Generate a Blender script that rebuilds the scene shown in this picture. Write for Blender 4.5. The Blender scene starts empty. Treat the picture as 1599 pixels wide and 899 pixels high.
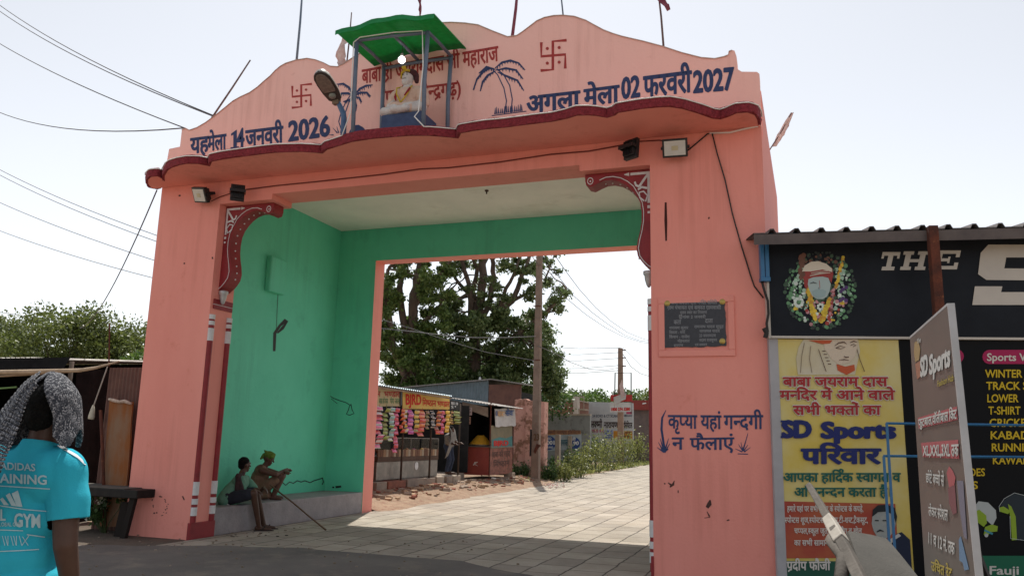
import bpy, bmesh, math, random
import numpy as np
from mathutils import Vector as V, Matrix, noise
from mathutils.bvhtree import BVHTree
random.seed(7); rng = np.random.default_rng(7)
sc = bpy.context.scene; COL = sc.collection
R = math.radians
# ------------------------------------------------------------------ camera
FPX = 1235.0; CAM = V((9.4922, -9.6935, 1.55)); YAW, PIT, ROL = .3409, .1879, .0238
fw = V((-math.sin(YAW)*math.cos(PIT), math.cos(YAW)*math.cos(PIT), math.sin(PIT)))
r0 = V((math.cos(YAW), math.sin(YAW), 0)); u0 = r0.cross(fw)
RT = r0*math.cos(ROL) + u0*math.sin(ROL); UP = -r0*math.sin(ROL) + u0*math.cos(ROL)
cd = bpy.data.cameras.new('camera'); cam = bpy.data.objects.new('camera', cd); COL.objects.link(cam)
cam.matrix_world = Matrix(((RT.x, UP.x, -fw.x, CAM.x), (RT.y, UP.y, -fw.y, CAM.y), (RT.z, UP.z, -fw.z, CAM.z), (0, 0, 0, 1)))
cd.sensor_width = 36; cd.lens = FPX/1599*36; cd.clip_end = 3000; cd.clip_start = .05
sc.camera = cam
# ------------------------------------------------------------------ sky, sun, exposure
SUN_EL = 62.6; SUN_DIR = V((-.347, .938, 0)).normalized()   # horizontal direction towards the sun
w = bpy.data.worlds.new('World'); sc.world = w; w.use_nodes = True
nt = w.node_tree; bg = nt.nodes['Background']
sky = nt.nodes.new('ShaderNodeTexSky'); sky.sky_type = 'NISHITA'; sky.sun_disc = False
sky.sun_elevation = R(SUN_EL); sky.sun_rotation = math.atan2(SUN_DIR.x, SUN_DIR.y)
sky.air_density = 1.0; sky.dust_density = 1.0; sky.ozone_density = 1.0; sky.altitude = 200
hz_ = nt.nodes.new('ShaderNodeHueSaturation'); hz_.inputs['Saturation'].default_value = .24   # milky, dust-laden summer sky
nt.links.new(sky.outputs[0], hz_.inputs['Color']); nt.links.new(hz_.outputs[0], bg.inputs[0]); bg.inputs[1].default_value = .10
sl = bpy.data.lights.new('sun', 'SUN'); sl.energy = 3.0; sl.angle = R(.6); sl.color = (1, .95, .86)
so = bpy.data.objects.new('sun', sl); COL.objects.link(so); so.location = (0, 0, 30)
sd = V((SUN_DIR.x*math.cos(R(SUN_EL)), SUN_DIR.y*math.cos(R(SUN_EL)), math.sin(R(SUN_EL))))
so.rotation_euler = sd.to_track_quat('Z', 'Y').to_euler()
sc.view_settings.view_transform = 'Standard'; sc.view_settings.look = 'None'
sc.view_settings.exposure = .74; sc.view_settings.gamma = 1
# ------------------------------------------------------------------ helpers
def ray(px, py): return fw + RT*((px-799.5)/FPX) - UP*((py-449.5)/FPX)
def at(px, py, ax, val):                       # photo direction met with a world plane
    d = ray(px, py); t = (val-CAM[ax])/d[ax]; return CAM + d*t
def dp(px, py, z): return CAM + ray(px, py)*z  # at a depth in metres
def pl(px, py, o, n):
    d = ray(px, py); return CAM + d*((o-CAM).dot(n)/d.dot(n))
def my(v): return lambda x, y: at(x, y, 1, v)
def mx(v): return lambda x, y: at(x, y, 0, v)
def mz(v): return lambda x, y: at(x, y, 2, v)
def mpl(o, n): return lambda x, y: pl(x, y, o, n)

def tag(o, label=None, cat=None, group=None, kind=None):
    if label: o['label'] = label
    if cat: o['category'] = cat
    if group: o['group'] = group
    if kind: o['kind'] = kind
    return o
def empty(name, loc, label, cat, group=None):
    o = bpy.data.objects.new(name, None); COL.objects.link(o); o.location = loc; o.empty_display_size = .2
    return tag(o, label, cat, group)
def wloc(o):
    p = V((0, 0, 0))
    while o: p = p + o.location; o = o.parent
    return p
def copy_tree(o, parent=None):
    c = o.copy(); COL.objects.link(c); c.parent = parent
    for ch in list(o.children): copy_tree(ch, c)
    return c

def N(nt, t, **k):
    n = nt.nodes.new(t)
    for a, b in k.items(): setattr(n, a, b)
    return n
MATS = {}
def M(name, c, c2=None, scale=3., rough=.85, bump=0., bscale=40., metal=0., lo=.35, hi=.65, stretch=None, isl=None, trans=0., spec=.5, coat=None, c3=None, s3=12., lo3=.6, hi3=.7, streak=None):
    if name in MATS: return MATS[name]
    m = bpy.data.materials.new(name); m.use_nodes = True; nt = m.node_tree
    b = nt.nodes['Principled BSDF']; L = nt.links.new
    b.inputs['Roughness'].default_value = rough; b.inputs['Metallic'].default_value = metal
    b.inputs['Specular IOR Level'].default_value = spec
    tc = N(nt, 'ShaderNodeTexCoord'); src = tc.outputs['Object']
    if stretch:
        mp = N(nt, 'ShaderNodeMapping'); mp.inputs['Scale'].default_value = stretch; L(src, mp.inputs[0]); nsrc = mp.outputs[0]
    else: nsrc = src
    b.inputs['Base Color'].default_value = (*c, 1)
    col = None
    if c2:
        if isl:
            g = N(nt, 'ShaderNodeNewGeometry'); f = g.outputs['Random Per Island']; lo_, hi_ = 0., 1.
        else:
            nz = N(nt, 'ShaderNodeTexNoise'); nz.inputs['Scale'].default_value = scale; nz.inputs['Detail'].default_value = 7; nz.inputs['Roughness'].default_value = .62
            L(nsrc, nz.inputs['Vector']); f = nz.outputs['Fac']; lo_, hi_ = lo, hi
        r = N(nt, 'ShaderNodeValToRGB'); e = r.color_ramp.elements
        e[0].position = lo_; e[0].color = (*c, 1); e[1].position = hi_; e[1].color = (*c2, 1)
        L(f, r.inputs[0]); col = r.outputs[0]
    if c3:
        nz = N(nt, 'ShaderNodeTexNoise'); nz.inputs['Scale'].default_value = s3; nz.inputs['Detail'].default_value = 8; nz.inputs['Roughness'].default_value = .7
        L(src, nz.inputs['Vector'])
        r = N(nt, 'ShaderNodeValToRGB'); e = r.color_ramp.elements; e[0].position = lo3; e[1].position = hi3; e[0].color = (0, 0, 0, 1); e[1].color = (1, 1, 1, 1)
        L(nz.outputs['Fac'], r.inputs[0])
        mx_ = N(nt, 'ShaderNodeMix', data_type='RGBA'); L(r.outputs[0], mx_.inputs[0])
        if col: L(col, mx_.inputs[6])
        else: mx_.inputs[6].default_value = (*c, 1)
        mx_.inputs[7].default_value = (*c3, 1); col = mx_.outputs[2]
    if streak:                                  # rain runs and dust trails down the wall
        mp = N(nt, 'ShaderNodeMapping'); mp.inputs['Scale'].default_value = (5, 5, .22); L(src, mp.inputs[0])
        nz = N(nt, 'ShaderNodeTexNoise'); nz.inputs['Scale'].default_value = 1.4; nz.inputs['Detail'].default_value = 9; nz.inputs['Roughness'].default_value = .68; L(mp.outputs[0], nz.inputs['Vector'])
        n2 = N(nt, 'ShaderNodeTexNoise'); n2.inputs['Scale'].default_value = .55; n2.inputs['Detail'].default_value = 3; L(src, n2.inputs['Vector'])
        ml = N(nt, 'ShaderNodeMath', operation='MULTIPLY'); L(nz.outputs['Fac'], ml.inputs[0]); L(n2.outputs['Fac'], ml.inputs[1])
        r = N(nt, 'ShaderNodeValToRGB'); e = r.color_ramp.elements; e[0].position = .27; e[1].position = .42; e[0].color = (0, 0, 0, 1); e[1].color = (.5, .5, .5, 1); L(ml.outputs[0], r.inputs[0])
        mx_ = N(nt, 'ShaderNodeMix', data_type='RGBA'); L(r.outputs[0], mx_.inputs[0])
        if col: L(col, mx_.inputs[6])
        else: mx_.inputs[6].default_value = (*c, 1)
        mx_.inputs[7].default_value = (*streak, 1); col = mx_.outputs[2]
    if col: L(col, b.inputs['Base Color'])
    if bump:
        nz = N(nt, 'ShaderNodeTexNoise'); nz.inputs['Scale'].default_value = bscale; nz.inputs['Detail'].default_value = 8
        L(src, nz.inputs['Vector'])
        bp = N(nt, 'ShaderNodeBump'); bp.inputs['Strength'].default_value = 1; bp.inputs['Distance'].default_value = bump
        L(nz.outputs['Fac'], bp.inputs['Height']); L(bp.outputs[0], b.inputs['Normal'])
    if trans:
        t = N(nt, 'ShaderNodeBsdfTranslucent'); mxs = N(nt, 'ShaderNodeMixShader'); mxs.inputs[0].default_value = trans
        if col: L(col, t.inputs[0])
        else: t.inputs[0].default_value = (*c, 1)
        out = nt.nodes['Material Output']; L(b.outputs[0], mxs.inputs[1]); L(t.outputs[0], mxs.inputs[2]); L(mxs.outputs[0], out.inputs[0])
    MATS[name] = m; return m

class MB:
    def __init__(s): s.v = []; s.f = []; s.m = []; s.eps = 0
    def add(s, vs, fs, mi=0):
        o = len(s.v); s.v += [tuple(x) for x in vs]; s.f += [tuple(i+o for i in f) for f in fs]; s.m += [mi]*len(fs); return s
    def box(s, a, b, mi=0, rz=0., piv=None):
        x0, y0, z0 = a; x1, y1, z1 = b
        vs = [V((x, y, z)) for z in (z0, z1) for y in (y0, y1) for x in (x0, x1)]
        if rz:
            p = V(piv) if piv else (V(a)+V(b))/2; q = Matrix.Rotation(rz, 3, 'Z'); vs = [q @ (x-p)+p for x in vs]
        return s.add(vs, [(0, 2, 3, 1), (4, 5, 7, 6), (0, 1, 5, 4), (2, 6, 7, 3), (0, 4, 6, 2), (1, 3, 7, 5)], mi)
    def obox(s, o, a, b, c, mi=0):             # box from corner o and three edge vectors
        o, a, b, c = V(o), V(a), V(b), V(c)
        vs = [o+a*i+b*j+c*k for k in (0, 1) for j in (0, 1) for i in (0, 1)]
        return s.add(vs, [(0, 2, 3, 1), (4, 5, 7, 6), (0, 1, 5, 4), (2, 6, 7, 3), (0, 4, 6, 2), (1, 3, 7, 5)], mi)
    def quad(s, a, b, c, d, mi=0): return s.add([a, b, c, d], [(0, 1, 2, 3)], mi)
    def slab(s, pts, ext, mi=0):               # planar polygon pushed along ext
        n = len(pts); ext = V(ext); a = [V(p) for p in pts]; nv = V((0, 0, 0))
        for i in range(n): nv += (a[i]-a[0]).cross(a[(i+1) % n]-a[0])
        if nv.dot(ext) > 0: a = a[::-1]
        b = [p+ext for p in a]
        fs = [tuple(range(n)), tuple(range(2*n-1, n-1, -1))] + [(i, i+n, (i+1) % n+n, (i+1) % n) for i in range(n)]
        return s.add(a+b, fs, mi)
    def tube(s, pts, r, n=8, mi=0, cap=True):
        pts = [V(p) for p in pts]; k = len(pts); rr = r if isinstance(r, (list, tuple)) else [r]*k
        t0 = (pts[1]-pts[0]).normalized(); up = V((0, 0, 1)) if abs(t0.z) < .9 else V((1, 0, 0)); a = t0.cross(up).normalized(); vs = []
        for i in range(k):
            t = (pts[min(i+1, k-1)]-pts[max(i-1, 0)]).normalized(); a = (a-t*a.dot(t)).normalized(); b = t.cross(a)
            for j in range(n):
                q = 2*math.pi*j/n; vs.append(pts[i]+(a*math.cos(q)+b*math.sin(q))*rr[i])
        fs = [(i*n+j, i*n+(j+1) % n, (i+1)*n+(j+1) % n, (i+1)*n+j) for i in range(k-1) for j in range(n)]
        if cap: fs += [tuple(range(n-1, -1, -1)), tuple(range((k-1)*n, k*n))]
        return s.add(vs, fs, mi)
    def lathe(s, base, axis, prof, n=16, mi=0):   # prof = [(r, h)]
        axis = V(axis).normalized(); up = V((0, 0, 1)) if abs(axis.z) < .9 else V((1, 0, 0)); a = axis.cross(up).normalized(); b = axis.cross(a); base = V(base); vs = []
        for r, h in prof:
            for j in range(n): q = 2*math.pi*j/n; vs.append(base+axis*h+(a*math.cos(q)+b*math.sin(q))*r)
        k = len(prof)
        fs = [(i*n+j, i*n+(j+1) % n, (i+1)*n+(j+1) % n, (i+1)*n+j) for i in range(k-1) for j in range(n)] + [tuple(range(n-1, -1, -1)), tuple(range((k-1)*n, k*n))]
        return s.add(vs, fs, mi)
    def cap(s, p0, q0, p1, q1, n=14, mi=0):       # capsule with two radii
        p0, p1 = V(p0), V(p1); L = (p1-p0).length; pr = []
        for i in range(1, 6): t = math.pi/2*(1-i/5); pr.append((q0*math.cos(t)+1e-5, -q0*math.sin(t)))
        for i in range(0, 5): t = math.pi/2*i/5; pr.append((q1*math.cos(t)+1e-5, L+q1*math.sin(t)))
        return s.lathe(p0, (p1-p0) if L > 1e-6 else V((0, 0, 1)), pr, n, mi)
    def ell(s, c, r, rot=None, n=20, mi=0):
        c = V(c); vs = []; m = n//2
        for i in range(1, m):
            t = math.pi*i/m
            for j in range(n): q = 2*math.pi*j/n; vs.append(V((r[0]*math.sin(t)*math.cos(q), r[1]*math.sin(t)*math.sin(q), r[2]*math.cos(t))))
        vs += [V((0, 0, r[2])), V((0, 0, -r[2]))]
        if rot is not None: vs = [rot @ x for x in vs]
        vs = [c+x for x in vs]; T, B = len(vs)-2, len(vs)-1
        fs = [(i*n+j, (i+1)*n+j, (i+1)*n+(j+1) % n, i*n+(j+1) % n) for i in range(m-2) for j in range(n)]
        fs += [(T, j, (j+1) % n) for j in range(n)] + [(B, (m-2)*n+(j+1) % n, (m-2)*n+j) for j in range(n)]
        return s.add(vs, fs, mi)
    def sheet(s, A, B, nseg=1, mi=0, th=0.):      # ruled strip between two polylines
        k = len(A); vs = []
        for i in range(k):
            for j in range(nseg+1): t = j/nseg; vs.append(V(A[i]).lerp(V(B[i]), t))
        q = nseg+1
        return s.add(vs, [(i*q+j, i*q+j+1, (i+1)*q+j+1, (i+1)*q+j) for i in range(k-1) for j in range(nseg)], mi)
    def stroke(s, pts, w, mapf, mi=0, off=(0, -.001, 0)):   # a painted brush line on a wall, pts and width in photo pixels
        s.eps += 1; k = len(pts); ww = w if isinstance(w, (list, tuple)) else [w]*k; vs = []; o = V(off)*(1+.12*(s.eps % 12))
        for i in range(k):
            a = pts[max(i-1, 0)]; b = pts[min(i+1, k-1)]; dx, dy = b[0]-a[0], b[1]-a[1]; l = math.hypot(dx, dy) or 1; nx, ny = -dy/l, dx/l
            for q in (.5, -.5): vs.append(mapf(pts[i][0]+nx*ww[i]*q, pts[i][1]+ny*ww[i]*q)+o)
        return s.add(vs, [(2*i, 2*i+2, 2*i+3, 2*i+1) for i in range(k-1)], mi)
    def poly(s, pts, mapf, mi=0, off=(0, -.001, 0)):
        s.eps += 1; o = V(off)*(1+.12*(s.eps % 12))
        return s.add([mapf(*p)+o for p in pts], [tuple(range(len(pts)))], mi)
    def disc(s, c, r, mapf, mi=0, off=(0, -.001, 0), n=18, ry=None):
        return s.poly([(c[0]+r*math.cos(2*math.pi*i/n), c[1]+(ry or r)*math.sin(2*math.pi*i/n)) for i in range(n)], mapf, mi, off)
    def build(s, name, mats, parent=None, smooth=False, bevel=0., kind=None):
        me = bpy.data.meshes.new(name); mats = mats if isinstance(mats, (list, tuple)) else [mats]
        loc = wloc(parent) if parent else V((0, 0, 0))
        me.from_pydata([(x[0]-loc.x, x[1]-loc.y, x[2]-loc.z) for x in s.v], [], s.f)
        for m in mats: me.materials.append(m)
        me.polygons.foreach_set('material_index', s.m)
        if smooth: me.polygons.foreach_set('use_smooth', [True]*len(s.f))
        if any(len(f) > 4 for f in s.f):
            bm = bmesh.new(); bm.from_mesh(me); bmesh.ops.triangulate(bm, faces=[f for f in bm.faces if len(f.verts) > 4]); bm.to_mesh(me); bm.free()
        me.update(); o = bpy.data.objects.new(name, me); COL.objects.link(o)
        if parent: o.parent = parent
        if bevel:
            b = o.modifiers.new('bevel', 'BEVEL'); b.width = bevel; b.segments = 2; b.limit_method = 'ANGLE'; b.angle_limit = R(40)
        if kind: o['kind'] = kind
        return o
def recentre(o, p=None):                          # puts a top-level mesh's origin at its base
    me = o.data; n = len(me.vertices); a = np.empty(n*3); me.vertices.foreach_get('co', a); a = a.reshape(-1, 3)
    p = V(p) if p else V(((a[:, 0].min()+a[:, 0].max())/2, (a[:, 1].min()+a[:, 1].max())/2, a[:, 2].min()))
    me.transform(Matrix.Translation(-p)); o.location = p; return o
def solo(mb, name, mats, label, cat, group=None, **k): return tag(recentre(mb.build(name, mats, None, **k)), label, cat, group)
def remesh(mb, name, mats, parent=None, voxel=.01, smooth=4, rough=0., rscale=9., rfn=None, cut=None, planes=()):
    o = mb.build(name, mats, parent); loc = wloc(parent) if parent else V((0, 0, 0))
    r = o.modifiers.new('r', 'REMESH'); r.mode = 'VOXEL'; r.voxel_size = voxel; r.use_smooth_shade = True
    s = o.modifiers.new('s', 'SMOOTH'); s.factor = .5; s.iterations = smooth
    dg = bpy.context.evaluated_depsgraph_get(); me = bpy.data.meshes.new_from_object(o.evaluated_get(dg)); o.modifiers.clear(); old = o.data; o.data = me; bpy.data.meshes.remove(old)
    for co_, no_, reg in planes:               # clean hems: cut along a plane inside a region
        bm = bmesh.new(); bm.from_mesh(me); vs_ = {v for v in bm.verts if reg(v.co+loc)}
        g_ = list(vs_)+[e for e in bm.edges if e.verts[0] in vs_ and e.verts[1] in vs_]+[f for f in bm.faces if all(v in vs_ for v in f.verts)]
        bmesh.ops.bisect_plane(bm, geom=g_, plane_co=V(co_)-loc, plane_no=no_, clear_outer=True); bm.to_mesh(me); bm.free()
    if cut:
        bm = bmesh.new(); bm.from_mesh(me); bmesh.ops.delete(bm, geom=[v for v in bm.verts if cut(v.co+loc)], context='VERTS'); bm.to_mesh(me); bm.free()
    if rough:
        ns = [v.normal.copy() for v in me.vertices]
        for v, n in zip(me.vertices, ns):
            q = (v.co+loc); v.co += n*rough*(rfn(q) if rfn else noise.fractal(q*rscale, 1., 2., 3))
    me.polygons.foreach_set('use_smooth', [True]*len(me.polygons))
    if mats and not me.materials:
        for m in (mats if isinstance(mats, (list, tuple)) else [mats]): me.materials.append(m)
    me.update(); return o
# ------------------------------------------------------------------ lettering (Devanagari laid out by hand: ~ half form, ^ reph, ` rakar; short-i written before its letter)
_tc = {}
def glyphs(s, bold):
    k = (s, bold)
    if k in _tc: return _tc[k]
    c = bpy.data.curves.new('t', 'FONT'); c.body = s; c.offset = bold; c.resolution_u = 3; c.fill_mode = 'FRONT'
    o = bpy.data.objects.new('t', c); COL.objects.link(o); dg = bpy.context.evaluated_depsgraph_get()
    me = bpy.data.meshes.new_from_object(o.evaluated_get(dg))
    v = [(p.co.x, p.co.y) for p in me.vertices]; f = [tuple(p.vertices) for p in me.polygons]
    bpy.data.objects.remove(o); bpy.data.curves.remove(c); bpy.data.meshes.remove(me)
    _tc[k] = (v, f); return _tc[k]
def xmax(s, b): v, f = glyphs(s, b); return max(p[0] for p in v)
def adv(s): return xmax(s+'l', 0)-xmax('l', 0)
def layout(txt, bold=0., track=0.):
    toks = []; cur = ''; i = 0
    while i < len(txt):
        ch = txt[i]; nx = txt[i+1] if i+1 < len(txt) else ''
        if nx == '~':
            if cur: toks.append(('t', cur)); cur = ''
            toks.append(('h', ch)); i += 2; continue
        if ch in '^`':
            if cur: toks.append(('t', cur)); cur = ''
            toks.append((ch, '')); i += 1; continue
        cur += ch; i += 1
    if cur: toks.append(('t', cur))
    VV = []; FF = []; x = 0.; lastw = .5
    extra = max(0., bold-.009); bold = min(bold, .009)     # heavier weights: the same outline laid down again, shifted
    sh_ = [(0, 0)] + ([(extra*math.cos(t)*1.15, extra*math.sin(t)*.8) for t in np.linspace(0, 2*math.pi, 9)[:-1]] if extra > .001 else [])
    def put(v, f, dx, z):
        for k, (sx_, sy_) in enumerate(sh_):
            o = len(VV); VV.extend((a+dx+sx_, b+sy_, z+k*.00012) for a, b in v); FF.extend(tuple(i+o for i in q) for q in f)
    lw = .075+2*bold
    for n, (k, s) in enumerate(toks):
        z = (n % 3)*.0011
        if k == 't':
            v, f = glyphs(s, bold); put(v, f, x, z); x += adv(s); lastw = adv(s[-1])
        elif k == 'h':
            v, f = glyphs(s, bold); a = adv(s); st = a*(.72 if s in 'कफ' else .68)
            bm = bmesh.new(); bv = [bm.verts.new((p[0], p[1], 0)) for p in v]
            for q in f:
                try: bm.faces.new([bv[i] for i in q])
                except ValueError: pass
            bmesh.ops.bisect_plane(bm, geom=bm.verts[:]+bm.edges[:]+bm.faces[:], plane_co=(st, 0, 0), plane_no=(1, 0, 0), clear_outer=True)
            bm.verts.index_update(); put([(p.co.x, p.co.y) for p in bm.verts], [tuple(p.index for p in q.verts) for q in bm.faces], x, z); bm.free(); x += st
        elif k == '^':
            c = [(x-.10+.13*math.cos(t), .80+.11*math.sin(t)) for t in np.linspace(-1.2, 3.3, 9)]
            v = []
            for (a, b) in c:
                d = V((a-x+.10, b-.80)).normalized(); v += [(a-d.x*lw/2, b-d.y*lw/2), (a+d.x*lw/2, b+d.y*lw/2)]
            put(v, [(2*i, 2*i+1, 2*i+3, 2*i+2) for i in range(8)], 0, z+.0018)
        else:
            a, b = (x-lastw*.30, .12), (x-lastw*.30-.26, -.10)
            put([(a[0], a[1]), (a[0]+.02, a[1]-lw*1.1), (b[0], b[1]-lw*.5), (b[0]-.01, b[1]+lw*.5)], [(0, 1, 2, 3)], 0, z+.0018)
        x += track
    return VV, FF
def text(mb, txt, bl, br, tl, bold=.012, mi=0, off=None, shear=0., ybox=None):
    """letters fitted to the parallelogram bottom-left, bottom-right, top-left (world points)"""
    VV, FF = layout(txt, bold); bl, br, tl = V(bl), V(br), V(tl); u = br-bl; v = tl-bl; n = u.cross(v).normalized()
    xs = [p[0] for p in VV]; ys = [p[1] for p in VV]; x0, x1 = min(xs), max(xs); y0, y1 = ybox or (min(ys), max(ys))
    vs = []
    for x, y, z in VV:
        b = (y-y0)/(y1-y0); a = (x-x0)/(x1-x0)+shear*(b-.5); vs.append(bl+u*a+v*b+n*(.002+z))
    mb.add(vs, FF, mi); return mb
def tpx(mb, txt, x0, yl, x1, yr, h, mapf, bold=.012, mi=0, hr=None, shear=0.):
    """letters between photo columns x0..x1 standing on bottoms yl (left) and yr (right), h tall"""
    return text(mb, txt, mapf(x0, yl), mapf(x1, yr), mapf(x0, yl-h), bold, mi, shear=shear)
# ------------------------------------------------------------------ foliage
def leafcloud(mb, c, r, n, size, mi=0, shell=.45, flat=.0, droop=0.):
    c = np.array(c, float); r = np.array(r, float)
    d = rng.normal(size=(n, 3))
    if shell < 0: P = c+d*r*.52
    else: d /= np.linalg.norm(d, axis=1)[:, None]; P = c+d*r*(shell+(1-shell)*rng.random(n)**.6)[:, None]*(.8+.45*rng.random(n))[:, None]
    leaves(mb, P, size, mi, d)
def leaves(mb, P, size, mi=0, nd=None):
    n = len(P); a = rng.normal(size=(n, 3)); a[:, 2] -= .35; a /= np.linalg.norm(a, axis=1)[:, None]
    nn = rng.normal(size=(n, 3)); nn[:, 2] += .9
    b = np.cross(a, nn); b /= np.linalg.norm(b, axis=1)[:, None]+1e-9
    s = size*(.6+.8*rng.random(n))[:, None]; w_ = s*.36
    p0 = P-a*s*.5; p1 = P+b*w_-a*s*.06; p2 = P+a*s*.55; p3 = P-b*w_-a*s*.06
    vs = np.stack([p0, p1, p2, p3], 1).reshape(-1, 3); o = len(mb.v)
    mb.v += [tuple(x) for x in vs.tolist()]; mb.f += [(o+4*i, o+4*i+1, o+4*i+2, o+4*i+3) for i in range(n)]; mb.m += [mi]*n
LEAF = lambda n, a, b: M(n, a, b, isl=True, rough=.42, trans=.38, spec=.5)
def wig(a, b, k=5, amp=.1):
    a, b = V(a), V(b); out = []
    for i in range(k+1):
        t = i/k; p = a.lerp(b, t)
        if 0 < i < k: p += V((random.uniform(-1, 1), random.uniform(-1, 1), random.uniform(-.5, .5)))*amp
        out.append(p)
    return out
def tree(name, base, h, crown_r, label, cat, group, lm, bm_, nclump=26, leaf=.16, per=260, trunk_r=.18, trunk_h=.4, seed=1, squash=.8, cz=.66):
    random.seed(seed); base = V(base); t = empty(name, base, label, cat, group)
    tr = MB(); cr = MB(); top = base+V((random.uniform(-.3, .3), random.uniform(-.3, .3), h*trunk_h))
    tr.tube(wig(base-V((0, 0, .2)), top, 4, h*.012), [trunk_r*1.25, trunk_r, trunk_r*.92, trunk_r*.85, trunk_r*.8], 9)
    cc = base+V((0, 0, h*cz))
    for i in range(nclump):
        a = random.uniform(0, 2*math.pi); e = random.uniform(-.7, 1); q = random.uniform(.45, 1)
        p = cc+V((math.cos(a)*math.sqrt(max(0, 1-e*e))*crown_r*q, math.sin(a)*math.sqrt(max(0, 1-e*e))*crown_r*q, e*h*(1-cz)*q*.85))
        tr.tube(wig(top, p, 4, crown_r*.05), [trunk_r*.5, trunk_r*.34, trunk_r*.22, trunk_r*.13, trunk_r*.06], 6)
        s = crown_r*random.uniform(.24, .42); leafcloud(cr, p, (s, s, s*squash), per, leaf, shell=.2)
    tr.build('trunk', bm_, t, smooth=True); cr.build('crown', lm, t); return t
# ------------------------------------------------------------------ materials
PINK = M('pink_plaster', (.83, .30, .245), (.88, .34, .28), scale=1.6, rough=.8, bump=.004, bscale=28, lo=.3, hi=.7, c3=(.70, .22, .16), s3=2.6, lo3=.60, hi3=.78, stretch=(1, 1, .35), streak=(.64, .22, .17))
PARA = M('bleached_pink_plaster', (.93, .54, .475), (.95, .575, .51), scale=2, rough=.85, bump=.004, bscale=24, lo=.3, hi=.7, c3=(.66, .30, .24), s3=3.5, lo3=.62, hi3=.82, stretch=(1, 1, .3), streak=(.60, .30, .25))
PINKD = M('pink_plaster_old', (.66, .30, .23), (.74, .38, .30), scale=2.2, rough=.85, bump=.005, bscale=24, stretch=(1, 1, .4))
GREEN = M('green_wall_paint', (.13, .66, .45), (.15, .71, .49), scale=1.3, rough=.7, bump=.004, bscale=20, c3=(.105, .54, .36), s3=1.8, lo3=.56, hi3=.78, streak=(.10, .50, .34))
CEIL = M('lime_ceiling', (.80, .80, .74), (.88, .87, .80), scale=1.5, rough=.9, c3=(.62, .60, .52), s3=1.1, lo3=.55, hi3=.8, bump=.003, bscale=25)
MAROON = M('maroon_paint', (.22, .012, .018), (.30, .018, .024), scale=5, rough=.55, bump=.002, bscale=50)
FRINGE = M('maroon_rough_trim', (.17, .012, .022), (.30, .03, .045), scale=30, rough=.9, bump=.02, bscale=60)
WHITEP = M('white_paint', (.72, .72, .72), (.6, .6, .6), scale=15, rough=.7)
NAVY = M('navy_paint', (.018, .035, .115), (.03, .055, .16), scale=18, rough=.7)
REDP = M('red_paint', (.33, .025, .025), (.42, .045, .04), scale=20, rough=.7)
BLUEP = M('blue_pole_paint', (.05, .11, .24), (.08, .16, .30), scale=12, rough=.5)
BENCHM = M('grey_bench_plaster', (.34, .31, .32), (.26, .24, .25), scale=4, rough=.85, bump=.006, bscale=30, c3=(.2, .18, .17), s3=7, lo3=.58, hi3=.75)
BLACKM = M('black_metal', (.012, .012, .014), rough=.45)
DARK = M('dark_grime', (.10, .045, .035), (.05, .03, .028), scale=30, rough=.95)
CABLE = M('black_cable', (.015, .013, .012), rough=.6)
CABLEW = M('white_cable', (.78, .76, .74), rough=.5)
RUST = M('rusty_steel', (.13, .035, .018), (.06, .02, .014), scale=9, rough=.9, bump=.004, bscale=60, c3=(.22, .08, .035), s3=14)
EARTH = M('sandy_earth', (.34, .255, .175), (.24, .17, .115), scale=1.1, rough=1, bump=.03, bscale=9, c3=(.42, .31, .2), s3=5)
STONE = M('grey_stone', (.34, .27, .21), (.22, .17, .14), scale=3, rough=.95, bump=.015, bscale=18)
WOOD = M('weathered_wood', (.30, .22, .15), (.18, .12, .08), scale=4, rough=.9, bump=.004, bscale=40, stretch=(1, 1, .2))
CONC = M('concrete', (.40, .33, .26), (.30, .25, .20), scale=3, rough=.95, bump=.006, bscale=25, c3=(.20, .16, .13), s3=5)
BRICKR = M('red_brick', (.30, .11, .07), (.20, .075, .05), scale=7, rough=.95, bump=.012, bscale=30)
BARK = M('tree_bark', (.15, .115, .085), (.08, .06, .045), scale=5, rough=1, bump=.03, bscale=14)
SKIN = M('brown_skin', (.085, .038, .022), (.065, .028, .016), scale=12, rough=.55, bump=.001, bscale=90)
SKIN2 = M('sunburnt_skin', (.12, .050, .030), (.085, .034, .022), scale=9, rough=.6, bump=.001, bscale=90)
HAIR = M('black_hair', (.004, .004, .004), (.010, .009, .008), scale=60, rough=.85, spec=.15, bump=.01, bscale=110)
GLASS = bpy.data.materials.new('display_glass'); GLASS.use_nodes = True
_b = GLASS.node_tree.nodes['Principled BSDF']; _b.inputs['Transmission Weight'].default_value = 1; _b.inputs['Roughness'].default_value = .05; _b.inputs['IOR'].default_value = 1.1; _b.inputs['Base Color'].default_value = (.85, .9, .9, 1)

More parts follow.
